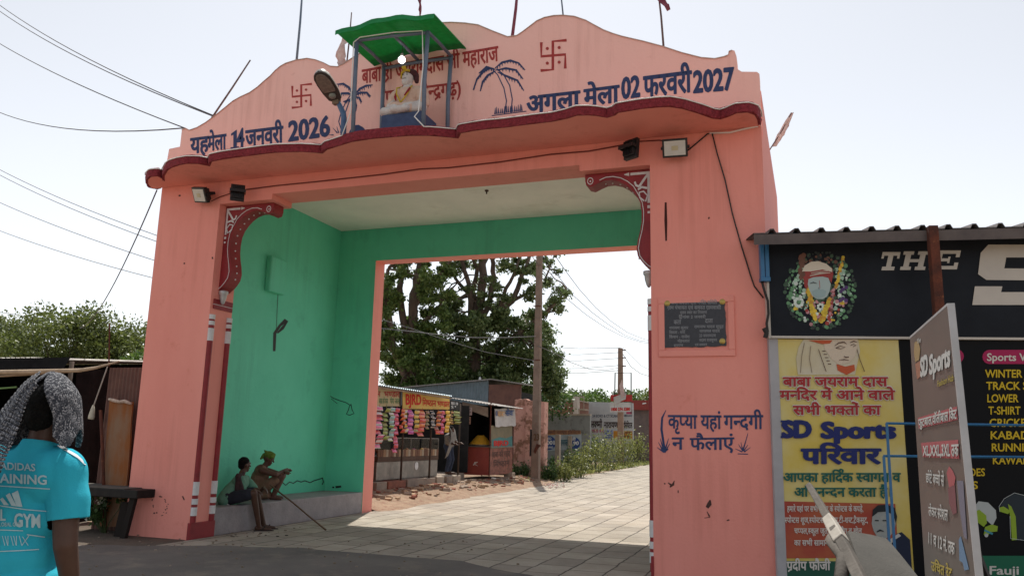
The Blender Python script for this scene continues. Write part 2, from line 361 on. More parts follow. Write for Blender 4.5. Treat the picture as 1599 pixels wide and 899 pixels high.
def paver_material():
    m = bpy.data.materials.new('concrete_pavers'); m.use_nodes = True; nt = m.node_tree; L = nt.links.new; b = nt.nodes['Principled BSDF']; b.inputs['Roughness'].default_value = .9
    tc = N(nt, 'ShaderNodeTexCoord'); mp = N(nt, 'ShaderNodeMapping'); mp.inputs['Rotation'].default_value = (0, 0, R(90)); L(tc.outputs['Object'], mp.inputs[0])
    dn = N(nt, 'ShaderNodeTexNoise'); dn.inputs['Scale'].default_value = 2.2; dn.inputs['Detail'].default_value = 4; L(tc.outputs['Object'], dn.inputs['Vector'])
    vm = N(nt, 'ShaderNodeVectorMath', operation='MULTIPLY_ADD'); vm.inputs[1].default_value = (.07, .07, 0); L(dn.outputs['Color'], vm.inputs[0]); L(mp.outputs[0], vm.inputs[2])
    br = N(nt, 'ShaderNodeTexBrick'); br.offset = .43; br.inputs['Scale'].default_value = 1; br.inputs['Brick Width'].default_value = .62; br.inputs['Row Height'].default_value = .46
    br.inputs['Mortar Size'].default_value = .013; br.inputs['Mortar Smooth'].default_value = .5; br.inputs['Bias'].default_value = -.1
    br.inputs['Color1'].default_value = (.43, .39, .335, 1); br.inputs['Color2'].default_value = (.30, .27, .235, 1); br.inputs['Mortar'].default_value = (.10, .085, .07, 1); L(vm.outputs[0], br.inputs['Vector'])
    nz = N(nt, 'ShaderNodeTexNoise'); nz.inputs['Scale'].default_value = 1.3; nz.inputs['Detail'].default_value = 8; nz.inputs['Roughness'].default_value = .7; L(tc.outputs['Object'], nz.inputs['Vector'])
    rp = N(nt, 'ShaderNodeValToRGB'); e = rp.color_ramp.elements; e[0].position = .3; e[1].position = .72; e[0].color = (.72, .68, .62, 1); e[1].color = (1.12, 1.1, 1.08, 1); L(nz.outputs['Fac'], rp.inputs[0])
    mx_ = N(nt, 'ShaderNodeMix', data_type='RGBA', blend_type='MULTIPLY'); mx_.inputs[0].default_value = 1; L(br.outputs['Color'], mx_.inputs[6]); L(rp.outputs[0], mx_.inputs[7])
    # drifted sand lying over some joints
    n2 = N(nt, 'ShaderNodeTexNoise'); n2.inputs['Scale'].default_value = .55; n2.inputs['Detail'].default_value = 9; n2.inputs['Roughness'].default_value = .75; L(tc.outputs['Object'], n2.inputs['Vector'])
    r2 = N(nt, 'ShaderNodeValToRGB'); r2.color_ramp.elements[0].position = .52; r2.color_ramp.elements[1].position = .68; r2.color_ramp.elements[1].color = (.75, .75, .75, 1); L(n2.outputs['Fac'], r2.inputs[0])
    m2 = N(nt, 'ShaderNodeMix', data_type='RGBA'); L(r2.outputs[0], m2.inputs[0]); L(mx_.outputs[2], m2.inputs[6]); m2.inputs[7].default_value = (.37, .31, .24, 1); L(m2.outputs[2], b.inputs['Base Color'])
    f = N(nt, 'ShaderNodeTexNoise'); f.inputs['Scale'].default_value = 30; f.inputs['Detail'].default_value = 6; L(tc.outputs['Object'], f.inputs['Vector'])
    ad = N(nt, 'ShaderNodeMath', operation='MULTIPLY_ADD'); ad.inputs[1].default_value = -1.6; L(br.outputs['Fac'], ad.inputs[0]); L(f.outputs['Fac'], ad.inputs[2])
    bp = N(nt, 'ShaderNodeBump'); bp.inputs['Distance'].default_value = .012; L(ad.outputs[0], bp.inputs['Height']); L(bp.outputs[0], b.inputs['Normal'])
    return m
PAVE = paver_material()
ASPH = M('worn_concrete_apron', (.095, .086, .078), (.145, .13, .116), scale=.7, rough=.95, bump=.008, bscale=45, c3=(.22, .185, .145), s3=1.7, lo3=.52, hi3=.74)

# ------------------------------------------------------------------ ground
g = MB(); g.quad((-900, -300, 0), (900, -300, 0), (900, 1500, 0), (-900, 1500, 0)); g.build('ground', EARTH, kind='structure')
road = MB()
le = [(1.22, -1.2), (1.22, 5.4), (1.15, 9), (1.2, 14), (.95, 19), (.6, 27), (.25, 38), (0, 47), (-.6, 75), (-1.4, 120)]
re = [(8.2, -1.2), (8.2, 5.4), (8.2, 9), (8.1, 14), (8, 19), (7.6, 27), (7.2, 38), (7, 47), (6.6, 75), (6, 120)]
pts = []
for a, b in zip(le, re): pts.append(((a[0], a[1], .008), (b[0], b[1], .008)))
road.sheet([p[0] for p in pts], [p[1] for p in pts], 1); road.build('road', PAVE, kind='structure')
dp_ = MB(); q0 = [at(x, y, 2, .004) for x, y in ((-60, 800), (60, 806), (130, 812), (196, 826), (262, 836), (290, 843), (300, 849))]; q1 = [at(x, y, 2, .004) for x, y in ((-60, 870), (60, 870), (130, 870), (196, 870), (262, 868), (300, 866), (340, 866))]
dp_.sheet(q0, q1, 1); dp_.build('shade_tinted_soil', M('soil_darkened_as_shade', (.13, .10, .075), (.085, .066, .05), scale=2.5, rough=1, bump=.02, bscale=20, c3=(.19, .15, .11), s3=5), kind='structure')  # soil beside the left pier, its colour darkened to stand for shade
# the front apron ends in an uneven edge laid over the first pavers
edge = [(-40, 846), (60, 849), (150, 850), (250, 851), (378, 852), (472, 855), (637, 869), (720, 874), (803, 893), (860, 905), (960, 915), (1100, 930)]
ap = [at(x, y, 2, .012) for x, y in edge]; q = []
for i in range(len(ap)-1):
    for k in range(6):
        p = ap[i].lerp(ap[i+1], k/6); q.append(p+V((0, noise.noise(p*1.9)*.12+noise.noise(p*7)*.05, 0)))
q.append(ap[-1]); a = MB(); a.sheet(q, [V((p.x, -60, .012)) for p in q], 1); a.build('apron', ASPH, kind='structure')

# ------------------------------------------------------------------ the gate
G = empty('village_gate', (4.6, 0, 0), 'salmon pink arched village gate with mint green inside walls over the paved road', 'gate')
T1, D, TB, W1, XR, W, XL, ZC, H2 = .51, 4.96, .40, 1.18, 7.89, 9.27, .276, 5.94, 5.23
f = MB(); f.slab([(x, 0, z) for x, z in [(0, -.1), (W1, -.1), (W1, 5.04), (2.14, 5.04), (2.14, 5.125), (6.96, 5.125), (6.96, 5.04), (XR, 5.04), (XR, -.1), (W, -.1), (W, 5.4), (0, 5.4)]][::-1], (0, T1, 0))
f.build('front_wall', PINK, G)
s = MB(); s.slab([(0, T1+.002, -.1), (XL, T1+.002, -.1), (XL, D+TB, -.1), (0, D+TB, -.1)], (0, 0, 6.2))
so_ = s.build('side_wall', [PINK, GREEN], G)
s = MB(); s.slab([(9.0, T1+.002, -.1), (W, T1+.002, -.1), (W+.11, D+TB, -.1), (9.0, D+TB, -.1)], (0, 0, 6.2)); so2 = s.build('side_wall', [PINK, GREEN], G)
for o, sg in ((so_, 1), (so2, -1)):
    for p in o.data.polygons:
        if p.normal.x*sg > .9: p.material_index = 1
b = MB(); b.slab([(x, D, z) for x, z in [(XL+.002, -.1), (W1, -.1), (W1, H2), (XR, H2), (XR, -.1), (8.998, -.1), (8.998, 5.938), (XL+.002, 5.938)]][::-1], (0, TB, 0))
bo = b.build('back_wall', [PINK, GREEN], G)
for p in bo.data.polygons:
    if p.normal.y < -.9: p.material_index = 1
b = MB(); b.box((XL+.003, T1+.003, ZC), (8.997, D+TB, ZC+.15)); b.build('ceiling_slab', CEIL, G)
b = MB(); b.box((XL+.003, T1+.003, 5.402), (8.997, T1+.06, ZC-.002)); b.build('lintel_back', PINK, G)
# bench along the left wall
b = MB(); b.box((XL+.003, T1+.003, 0), (W1-.004, D-.003, .41)); b.build('bench', BENCHM, G, bevel=.015)
# parapet outline, read on the front plane
top = [(264, 233), (281, 229), (284, 203), (290, 200), (296, 203), (308, 199), (321, 191), (334, 182), (350, 169), (364, 158), (376, 151), (390, 144), (402, 136), (412, 127), (422, 118), (430, 110), (438, 104), (446, 99), (462, 94), (480, 91), (493, 93), (506, 98), (516, 103), (527, 104), (538, 99), (548, 92), (562, 83), (580, 70), (600, 58), (622, 48), (648, 40), (676, 36), (705, 35), (726, 35.5), (747, 39), (770, 48), (785, 54), (793, 56.5), (807, 55.5), (816, 50), (826, 42), (838, 33), (850, 28), (865, 24.5), (879, 23), (897, 25.5), (915, 31.5), (928, 39), (942, 46.5), (957, 52), (972, 57), (1005, 64.5), (1035, 73), (1065, 82.5), (1095, 90), (1116, 91), (1130, 88.5), (1137, 86), (1138, 81), (1143, 79), (1147, 80), (1150, 88), (1151.5, 108), (1158, 111.7), (1182, 112.5)]
pw = [at(x, y, 1, 0) for x, y in top]
pw = [V((max(p.x, .002), 0, p.z+noise.noise(p*5)*.012)) for p in pw] + [V((W, 0, 6.1))]
p = MB(); p.slab([V((W, 0, 5.402)), V((.002, 0, 5.402))] + pw, (0, .22, 0)); p.build('parapet', PARA, G)
cp = MB()   # thin cement coping, chipped
q = [v+V((0, -.012, .0)) for v in pw[2:-6]]; cp.sheet(q, [v+V((0, .25, .0)) for v in q], 1); cp.sheet([v+V((0, 0, -.012)) for v in q], q, 1)
cp.build('coping', M('worn_coping', (.45, .30, .24), (.60, .50, .45), scale=9, rough=.9), G)
# canopy: scalloped slab over the opening, read on the plane of its underside
low = [(257, 297), (246, 297), (236, 293), (231, 287), (231, 281), (236, 276), (246, 275), (255, 280), (257, 283), (257, 275), (262, 266), (268, 262), (280, 258), (292, 255.6), (310, 256), (320, 258), (328, 259.6), (331, 252.4), (348, 249), (368, 246), (392, 243), (410, 240.6), (430, 238.4), (450, 237.6), (470, 237), (488, 238), (504, 239.6), (511, 233.6), (526, 229), (550, 221.6), (580, 217), (610, 214.4), (640, 212), (670, 212), (690, 213.4), (716, 216), (720, 208), (740, 204.4), (760, 201.6), (790, 199), (821, 195), (862.5, 190), (885, 185.5), (901, 180.5), (917.6, 180), (931, 181), (948, 184), (961, 180), (966, 176), (979.5, 174), (1003, 170), (1026.7, 167.8), (1045, 167), (1065.7, 170), (1089, 177), (1112, 185), (1125, 186.4), (1136, 183), (1151, 176.6), (1167, 175.5), (1178, 179.4), (1182.5, 187), (1183.5, 195)]
ZS = 5.4
cpt = [at(x, y, 2, ZS) for x, y in low]; cpt = [V((p.x, min(p.y, -.004), ZS)) for p in cpt]
cpt[0] = V((cpt[0].x, -.004, ZS)); c = MB(); c.slab(cpt + [V((W-.01, -.004, ZS))], (0, 0, .09)); co = c.build('canopy', PINK, G)
def offs(pts, d):
    out = []
    for i, p in enumerate(pts):
        t = (pts[min(i+1, len(pts)-1)]-pts[max(i-1, 0)]); t.z = 0; t.normalize(); out.append(p+V((t.y, -t.x, 0))*d)
    return out
def dense(pts, step):
    out = []
    for a, b in zip(pts[:-1], pts[1:]):
        n = max(1, int((b-a).length/step))
        for k in range(n): out.append(a.lerp(b, k/n))
    return out+[pts[-1]]
dn = dense(cpt, .03); o1 = offs(dn, .035); t = MB(); rows = []
for i, (a, b) in enumerate(zip(dn, o1)):
    h = noise.noise(b*9)*.016+noise.noise(b*31)*.012; k = noise.noise(b*23+V((5, 0, 0)))*.012
    rows.append([a+V((0, 0, -.004)), b+V((0, 0, -.004+h)), b+V((0, 0, .06)) + (b-a)*(.3+k*20), b+V((0, 0, .125+h*.6)), a+V((0, 0, .14))])
for j in range(4): t.sheet([r[j] for r in rows], [r[j+1] for r in rows], 1)
t.build('maroon_trim', FRINGE, co, smooth=True)
CANO = o1
# stripes painted as half round columns on the jambs
def column(cx, cy, zs, parent):
    z0, z1 = zs; m = MB(); r = .048
    m.tube([(cx, cy, z0+.58), (cx, cy, z1-.40)], r, 12, 0, False)
    for zb, seq in ((z0, [(.0, .10, 0), (.10, .22, 1), (.22, .26, 0), (.26, .34, 1), (.34, .39, 0), (.39, .58, 1)]), (z1-.40, [(0, .19, 1), (.19, .24, 0), (.24, .30, 1), (.30, .33, 0), (.33, .40, 1)])):
        for a, b_, mi in seq: m.tube([(cx, cy, zb+a), (cx, cy, zb+b_)], r*(1.12 if mi else 1.0), 12, mi, True)
    return m.build('striped_column', [MAROON, WHITEP], parent, smooth=False)
for x, y, z in ((W1+.002, .055, .24), (W1+.002, T1-.06, .24), (XR-.002, .055, .06), (XR-.002, T1-.06, .06)): column(x, y, (z, 3.3), G)
for x0, x1 in ((W1-.022, W1+.03), (XR-.03, XR+.004)):
    m = MB(); m.box((x0, -.012, -.05), (x1, T1+.012, .24)); m.build('maroon_plinth', MAROON, G, bevel=.006)
m = MB(); m.box((W1, .06, 3.40), (W1+.02, T1-.02, 3.46)); m.box((W1, .06, 3.47), (W1+.02, T1-.02, 3.55)); m.box((W1, .06, 3.458), (W1+.017, T1-.02, 3.472), 1); m.build('maroon_band', [MAROON, WHITEP], G)
# brackets in the corners of the opening
fb = my(.15)
inner = [(427, 325), (425, 331.5), (419, 334), (412, 331), (405, 328.5), (397, 329), (388, 332.5), (380, 338.5), (373, 346), (366.5, 355), (362, 365), (359.5, 377), (358.5, 389), (359, 401), (360.5, 413), (361, 424), (358.5, 434), (354, 441), (349, 447), (344, 451)]
def bracket(sx):
    P = [fb(*q) for q in inner]; tipx = P[0]
    if sx < 0: P = [V((XR-(p.x-W1)*1.0, p.y, p.z)) for p in P]
    x0 = W1 if sx > 0 else XR
    tip = V((P[0].x, .15, 5.036)); out = [V((x0, .15, 5.036)), tip]+P+[V((x0, .15, P[-1].z-.03))]
    out = [V((p.x, p.y, min(p.z, 5.036))) for p in out]
    if sx < 0: out = out[::-1]
    m = MB(); m.slab(out, (0, .26, 0)); br = m.build('corner_bracket', MAROON, G, bevel=.006)
    o = MB(); mp = lambda a, b_: V((x0+sx*a*.82, .15, 5.036-b_)); of = (0, -.006, 0)
    if 1:   # ornament in metres from the corner
        S = lambda pts, w_: o.stroke(pts, w_, mp, 0, of)
        S([(.03, .05), (.34, .05)], .035); S([(.36, .05), (.44, .05)], [.05, .01]); S([(.05, .04), (.05, .46)], .04); S([(.05, .49), (.05, .53)], .045); S([(.05, .57), (.05, .60)], .04)
        S([(.05, .06), (.14, .16), (.20, .23)], .035); S([(.20, .23), (.25, .21), (.27, .16)], .03); S([(.07, .26), (.16, .24), (.22, .27)], .03)
        S([(.10, .44), (.07, .36), (.13, .30), (.20, .31), (.19, .38), (.12, .43)], .022)
        Q = [((q.x-x0)*sx/.82, 5.036-q.z) for q in P]
        line = [(a-.035 if i > 2 else a-.03, b_-.04 if i < 9 else b_) for i, (a, b_) in enumerate(Q)]
        S(line[3:], .012)
        cx, cy = Q[1][0]-.07, Q[1][1]-.055
        S([(cx+.045*math.cos(t), cy+.045*math.sin(t)) for t in np.linspace(0, 6.29, 14)], .013); o.disc((cx, cy), .013, mp, 0, of)
    o.build('white_ornament', WHITEP, br)
    d = MB()
    for a, c_ in zip(dense([p for p in P], .075)[4:-3:1], range(60)): d.ell((a.x+sx*.004, .28, a.z), (.014, .014, .014), n=8)
    d.build('white_beads', WHITEP, br, smooth=True)
    e = P[-1]; pn = MB(); pn.lathe((x0+sx*.06, .2, e.z-.02), (0, 0, -1), [(.03, 0), (.07, .01), (.07, .05), (.055, .07), (.05, .12), (.03, .19), (.012, .22)], 14); pn.build('silver_pendant', M('silver_paint', (.5, .5, .5), rough=.4, metal=.3), br, smooth=True)
bracket(1); bracket(-1)
# painted writing and pictures on the gate
F0 = my(0.); YB = (0, .622)
def wpaint(txt, x0, yl, x1, yr, h, mat, bold=.018, name='painted_lettering', mapf=F0, yb=YB, par=None):
    m = MB(); text(m, txt, mapf(x0, yl), mapf(x1, yr), mapf(x0, yl-h), bold, ybox=yb)
    for i, v in enumerate(m.v): m.v[i] = (v[0], v[1]-.0015, v[2])
    return m.build(name, mat, par or G)
LN = (0, .69)
wpaint('यह', 297, 240, 327, 236.5, 23, NAVY, .034); wpaint('मेला', 324, 236, 354, 232, 22, NAVY, .034)
wpaint('4', 369, 231.5, 382, 229.5, 29, NAVY, .034, yb=LN)
m = MB(); m.poly([(361, 209), (369, 203), (370, 203), (370, 229), (373, 228.6), (373, 232), (360, 233.6), (360, 230.4), (364.5, 229.8), (364.5, 210.5), (361, 212.5)], F0, 0, (0, -.003, 0)); m.build('painted_lettering', NAVY, G); wpaint('जनवरी', 383, 229, 443, 222, 24, NAVY, .034); wpaint('2026', 450, 220.5, 516, 211.5, 30, NAVY, .04, yb=LN)
wpaint('अगला', 822, 177, 907, 168, 25, NAVY, .034); wpaint('मेला', 911, 166, 968, 159, 25, NAVY, .034)
wpaint('02', 970, 154.5, 1000, 150.5, 32, NAVY, .04, yb=LN); wpaint('फरवरी', 1004, 152, 1081, 143, 31, NAVY, .034); wpaint('2027', 1082, 145, 1147, 139.5, 33, NAVY, .04, yb=LN)
wpaint('बाबा श~`ी जयरामदास जी महाराज', 565, 131, 779, 95, 21, REDP, .024); wpaint('(पाली महेन~द`गढ़)', 596, 163, 720, 148, 19, REDP, .024)
wpaint('कृप~या यहां', 1043, 668, 1127, 669, 20, NAVY, .020); wpaint('गन~दगी', 1130, 669, 1192, 669, 20.5, NAVY, .020)
wpaint('न', 1049, 701, 1068, 701, 18, NAVY, .020); wpaint('फैलाएं', 1077, 702, 1147, 701, 18, NAVY, .020)
def swastik(cx, cy, s, tilt):
    m = MB(); f_ = lambda pts, w_: m.stroke([(cx+a*s+0*b, cy+b*s+a*s*tilt) for a, b in pts], w_, F0, 0, (0, -.002, 0)); w_ = s*.20
    f_([(-.85, -1), (-.85, .0), (.85, .0), (.85, 1)], w_); f_([(.95, -1), (-.03, -1), (-.03, 1), (-.9, 1)], w_)
    for a in (-.42, .42):
        for b in (-.52, .52): m.disc((cx+a*s, cy+b*s+a*s*tilt), s*.11, F0, 0, (0, -.003, 0))
    m.build('painted_emblem', REDP, G)
swastik(471, 150, 17, -.1); swastik(864, 87, 22, -.08)
def palm(name, S, fr):
    m = MB(); of = (0, -.002, 0)
    for pts, w_ in S: m.stroke(pts, w_, F0, 0, of)
    for pts, hang in fr:
        k = len(pts); m.stroke(pts, [1.6+2.2*math.sin(math.pi*min(i/(k-1)*1.1, 1)) for i in range(k)], F0, 0, of)
        dd = [(pts[i][0]+(pts[i+1][0]-pts[i][0])*t, pts[i][1]+(pts[i+1][1]-pts[i][1])*t) for i in range(k-1) for t in (0, .33, .66)]
        for i, (x, y) in enumerate(dd[1:]): m.stroke([(x, y), (x+hang*.5, y+3.6+random.random()*2.5)], [2.4, .5], F0, 0, of)
    m.build(name, NAVY, G)
palm('painted_palm', [([(533, 203), (529, 190), (533, 175), (541, 158), (551, 144)], 1.6), ([(538, 200), (538, 180), (545, 160), (553, 148)], 1.6),
    ([(527, 208), (520, 200)], [2, .6]), ([(529, 208), (526, 198)], [2, .6]), ([(532, 208), (533, 199)], [2, .6]), ([(521, 211), (514, 211)], [2, .6])],
    [([(552, 148), (545, 137), (536, 131), (526, 132)], -1), ([(552, 150), (544, 146), (534, 146), (528, 149)], -1), ([(553, 149), (562, 139), (572, 134), (582, 133)], 1), ([(553, 150), (563, 145), (573, 145), (579, 151)], 1), ([(553, 151), (561, 153), (565, 160)], 0), ([(551, 152), (545, 157), (536, 159)], -1), ([(553, 150), (556, 165), (556, 172)], 0)])
palm('painted_palm', [([(788, 178), (791, 158), (787, 138), (777, 117), (770, 110)], 1.7), ([(798, 177), (800, 155), (796, 134), (786, 116), (775, 108)], 1.7), ([(768, 181), (822, 174)], 1.4)]+[([(x, 179-(x-770)*.12), (x+random.uniform(-1, 1), 172-(x-770)*.14-random.random()*4)], [2.6, .7]) for x in range(773, 818, 3)],
    [([(774, 109), (764, 107), (754, 113), (745, 124), (739, 141)], -1), ([(774, 111), (762, 118), (754, 128), (750, 143)], -1), ([(773, 107), (784, 98), (797, 95), (810, 99), (820, 110)], 1), ([(775, 110), (790, 107), (806, 110), (817, 124)], 1), ([(777, 113), (795, 121), (808, 126), (818, 142)], 1), ([(772, 108), (760, 105), (748, 115)], -1)])
m = MB(); of = (0, -.002, 0)     # rock at the palm's foot
m.poly([(543, 211), (547, 203), (552, 196), (560, 195), (567, 199), (575, 208)], F0, 0, of); m.build('painted_rock', NAVY, G)
def tuft(pts, par=G):
    m = MB()
    for a, w_ in pts: m.stroke(a, w_, F0, 0, of)
    m.build('painted_grass', NAVY, par)
tuft([([(1040, 640), (1034, 652), (1033, 670), (1036, 690), (1038, 704)], [.8, 3, 3.5, 3.5, 4]), ([(1037, 706), (1028, 690)], [3, .6]), ([(1037, 705), (1031, 684)], [3, .6]), ([(1038, 704), (1044, 684)], [3, .6]), ([(1038, 706), (1046, 692)], [2.5, .6]), ([(1036, 705), (1026, 698)], [2.5, .6]), ([(1033, 700), (1038, 705), (1043, 700)], 3)])
tuft([([(1160, 703), (1164, 690), (1168, 676)], [2.4, 1.6, .8]), ([(1160, 704), (1153, 693)], [2, .5]), ([(1159, 705), (1148, 700)], [2, .5]), ([(1161, 704), (1168, 694)], [2, .5]), ([(1162, 705), (1172, 698)], [2, .5]), ([(1152, 708), (1168, 708.5)], 1.4), ([(1160, 704), (1157, 690)], [2, .5])])
# chips, stains and the slot in the right pier, chips on the left pier
m = MB()
for pts, w_ in [([(1043, 753), (1050, 758)], [1, 4]), ([(1046, 760), (1051, 756), (1053, 750)], [2, 4, 1]), ([(1037, 754), (1039, 755)], 2), ([(1059, 765), (1059, 769)], 1.5), ([(1104, 792), (1108, 786), (1109, 780)], [5, 7, 2]), ([(1104, 798), (1108, 806)], [1, 2.5]), ([(1100, 808), (1109, 807)], 1), ([(1135, 812), (1139, 811)], 2), ([(1106, 340), (1108, 341)], 3.2), ([(331, 403), (333, 402.5)], 3.2), ([(287, 411), (289, 411.5)], 2.4), ([(279, 306), (282, 305)], 2.4), ([(285, 774), (288, 780)], 2)]: m.stroke(pts, w_, F0, 0, (0, -.0015, 0))
for i in range(26):                                # smudged ring on the left pier
    t = i/26*6.28; r_ = 12+random.uniform(-2.5, 2.5)
    if random.random() < .6: m.stroke([(250+r_*math.cos(t), 789+r_*1.1*math.sin(t)), (250+r_*math.cos(t+.18)+random.uniform(-1, 1), 789+r_*1.1*math.sin(t+.18)+random.uniform(-1, 1))], [1, random.uniform(1, 3.4)], F0, 0, (0, -.0015, 0))
m.build('wall_chips', DARK, G)
m = MB(); m.poly([(1038, 316), (1041, 316), (1042, 345), (1041.5, 376), (1039, 376), (1037.5, 345)], F0, 0, of); m.build('wall_slot', M('slot_dark', (.05, .015, .012), rough=1), G)
# stone plaque with raised frame
m = MB()
for a in ((1034, 467, 1146, 460, 1141, 553, 1027, 557),):
    pass
def frame(x0, y0, x1, y1, w_, d, mi=0):
    P = lambda x, y: F0(x, y)
    A, B = P(x0, y1), P(x1, y0); a, b_ = (A.x, A.z), (B.x, B.z)
    m.box((a[0], -d, a[1]), (b_[0], -.001, a[1]+w_), mi); m.box((a[0], -d, b_[1]-w_), (b_[0], -.001, b_[1]), mi); m.box((a[0], -d, a[1]+w_+.001), (a[0]+w_, -.001, b_[1]-w_-.001), mi); m.box((b_[0]-w_, -d, a[1]+w_+.001), (b_[0], -.001, b_[1]-w_-.001), mi)
frame(1029, 461, 1146, 557, .075, .022); m.build('plaque_frame', PINK, G, bevel=.006)
m = MB(); pts = []
for (x0, y0, x1, y1) in ((1037, 472, 1132, 465), (1132, 465, 1134, 540), (1134, 540, 1038, 543), (1038, 543, 1037, 472)):
    for k in range(16):
        t = k/16; pts.append((x0+(x1-x0)*t+random.uniform(-1.2, 1.2)*(k > 0), y0+(y1-y0)*t+random.uniform(-1, 1)*(k > 0)))
P = [F0(*q) for q in pts]; m.slab([V((p.x, -.001, p.z)) for p in P], (0, -.016, 0))
PQ = m.build('stone_plaque', M('black_granite', (.015, .016, .024), (.03, .03, .04), scale=40, rough=.35), G)
m = MB(); fpq = my(-.018)
for i, (t_, x0, x1, y, h) in enumerate([('बाबा जयराम दास मन~िदर सिमित', 1048, 1120, 475, 5), ('ग`ाम पंचायत एवं समस~त ग`ामवासी', 1042, 1126, 483, 5), ('मुख~य द~वार का िनर~माण', 1062, 1104, 490, 4), ('िदनांक 2 जनवरी', 1060, 1102, 497, 4), ('कता^', 1052, 1064, 506, 6), ('दाता', 1101, 1113, 504, 6), ('नारायण कुमार', 1045, 1075, 514, 4), ('रामनाथ यादव सुपुत`', 1084, 1130, 512, 4), ('िवकास - शमा^', 1045, 1070, 521, 4), ('नागरमल यादव', 1092, 1124, 519, 4), ('िकशन - राजेश', 1045, 1077, 528, 4), ('23 जयरामदास', 1092, 1118, 526, 4), ('मोहनलाल', 1058, 1077, 534.5, 4), ('सदस~य राजकुमार', 1092, 1120, 533, 4), ('सरपंच', 1052, 1067, 541, 3.5), ('एवं समस~त', 1085, 1104, 540, 3.5)]):
    text(m, t_, fpq(x0, y), fpq(x1, y-.4), fpq(x0, y-h), .012, ybox=YB)
m.build('engraved_lettering', M('grey_engraving', (.28, .29, .31), rough=.8), PQ)
m = MB()
for x, y in ((1042, 473.5), (1128, 471), (1128, 532.5)): q = fpq(x, y); m.lathe((q.x, -.017, q.z), (0, -1, 0), [(.035, 0), (.035, .006), (.02, .012), (.008, .014)], 14)
m.build('brass_stud', M('brass', (.45, .33, .10), rough=.4, metal=.8), PQ)
# small fittings on the green wall: painted box, hanging switch, wire traces, peeled marks
def mgreen(x, y): return at(x, y, 0, XL)
m = MB(); a, b_ = mgreen(412, 454), mgreen(439, 407); m.box((XL+.002, a.y, a.z), (XL+.12, b_.y+.05, b_.z)); m.build('wall_box', GREEN, G, bevel=.03)
m = MB()
for pts, w_ in [([(434, 455), (431, 520)], .8), ([(428, 548), (429, 520), (437, 508), (446, 500), (449, 501), (441, 512), (433, 520)], [4, 5, 4, 6, 2, 5, 2]), ([(440, 752), (446, 757), (452, 752), (458, 754), (464, 750), (470, 752), (476, 750), (484, 753), (490, 750), (497, 748), (503, 746)], 1.6), ([(503, 745), (505, 752), (503, 756)], 1.5)]: m.stroke(pts, w_, mgreen, 0, (.002, 0, 0))
m.build('wire_trace', CABLE, G)
m = MB(); fk = my(D)
for pts, w_ in [([(512, 615), (520, 621), (530, 625), (540, 628), (548, 633)], 1.2), ([(548, 630), (550, 640), (553, 645), (546, 648), (541, 646), (544, 640), (546, 633)], 1.2), ([(513, 620), (515, 628)], 1.2), ([(519, 760), (522, 760.5)], 2.5), ([(524, 760), (533, 759)], [3.5, 3]), ([(517, 622), (527, 630)], .8)]: m.stroke(pts, w_, fk, 0, (0, -.002, 0))
m.build('wire_trace', CABLE, G)
m = MB(); q = at(760, 297, 2, ZC); m.lathe((q.x, q.y, ZC-.001), (0, 0, -1), [(.035, 0), (.035, .02), (.015, .03), (.012, .07)], 10); m.build('ceiling_hook', DARK, G)
# ------------------------------------------------------------------ things on the gate
STEEL = M('blue_grey_tube', (.11, .15, .22), (.15, .19, .26), scale=10, rough=.5)
TARPG = M('green_sheet', (.015, .30, .09), (.025, .38, .13), scale=14, rough=.6, bump=.004, bscale=40, trans=.45)
sh = empty('statue_shelter', (4.52, -.5, 5.49), 'small green roofed canopy on four blue grey posts over the seated statue', 'canopy')
for x, y, zt in ((4.06, -.93, 6.9), (5.06, -.83, 6.91), (4.03, -.1, 6.9), (5.08, -.1, 6.92)):
    m = MB(); m.tube([(x, y, 5.49), (x-.02, y, 6.2), (x-.03 if x < 4.5 else x, y, zt)], .03, 10); m.build('post', STEEL, sh, smooth=True)
for a, b_ in (((4.03, -.93, 6.88), (5.06, -.83, 6.89)), ((4.02, -.1, 6.87), (5.08, -.1, 6.88)), ((4.03, -.9, 6.89), (4.03, -.1, 6.89)), ((5.07, -.85, 6.89), (5.08, -.1, 6.9)), ((4.55, -.9, 6.92), (4.55, -.1, 6.92))):
    m = MB(); m.tube([a, ((a[0]+b_[0])/2, (a[1]+b_[1])/2, (a[2]+b_[2])/2+.012), b_], .024, 8); m.build('rail', STEEL, sh, smooth=True)
m = MB(); nx = 16; rows0, rows1 = [], []
for i in range(nx+1):
    t = i/nx; x = 3.80+t*1.48; zz = 6.95+.07*math.sin(math.pi*t)+.012*math.sin(t*21)
    rows0.append([V((x, -1.12+.02*math.sin(t*9), zz)), V((x-.01, -.02+.02*math.sin(t*13), zz+.13*(t*.4+.6)-.06))])
A = [r[0] for r in rows0]; B = [r[1] for r in rows0]
m.sheet(A, B, 6); m.sheet([p+V((0, 0, .018)) for p in A], [p+V((0, 0, .018)) for p in B], 6); m.sheet(A, [p+V((0, 0, .018)) for p in A], 1); m.sheet(B, [p+V((0, 0, .018)) for p in B], 1)
m.sheet([A[0], B[0]], [A[0]+V((0, 0, .018)), B[0]+V((0, 0, .018))], 1); m.sheet([A[-1], B[-1]], [A[-1]+V((0, 0, .018)), B[-1]+V((0, 0, .018))], 1)
m.sheet([p+V((0, -.002, .016)) for p in A], [p+V((-.0, -.004, -.05)) for p in A], 1)
m.build('roof_sheet', TARPG, sh)
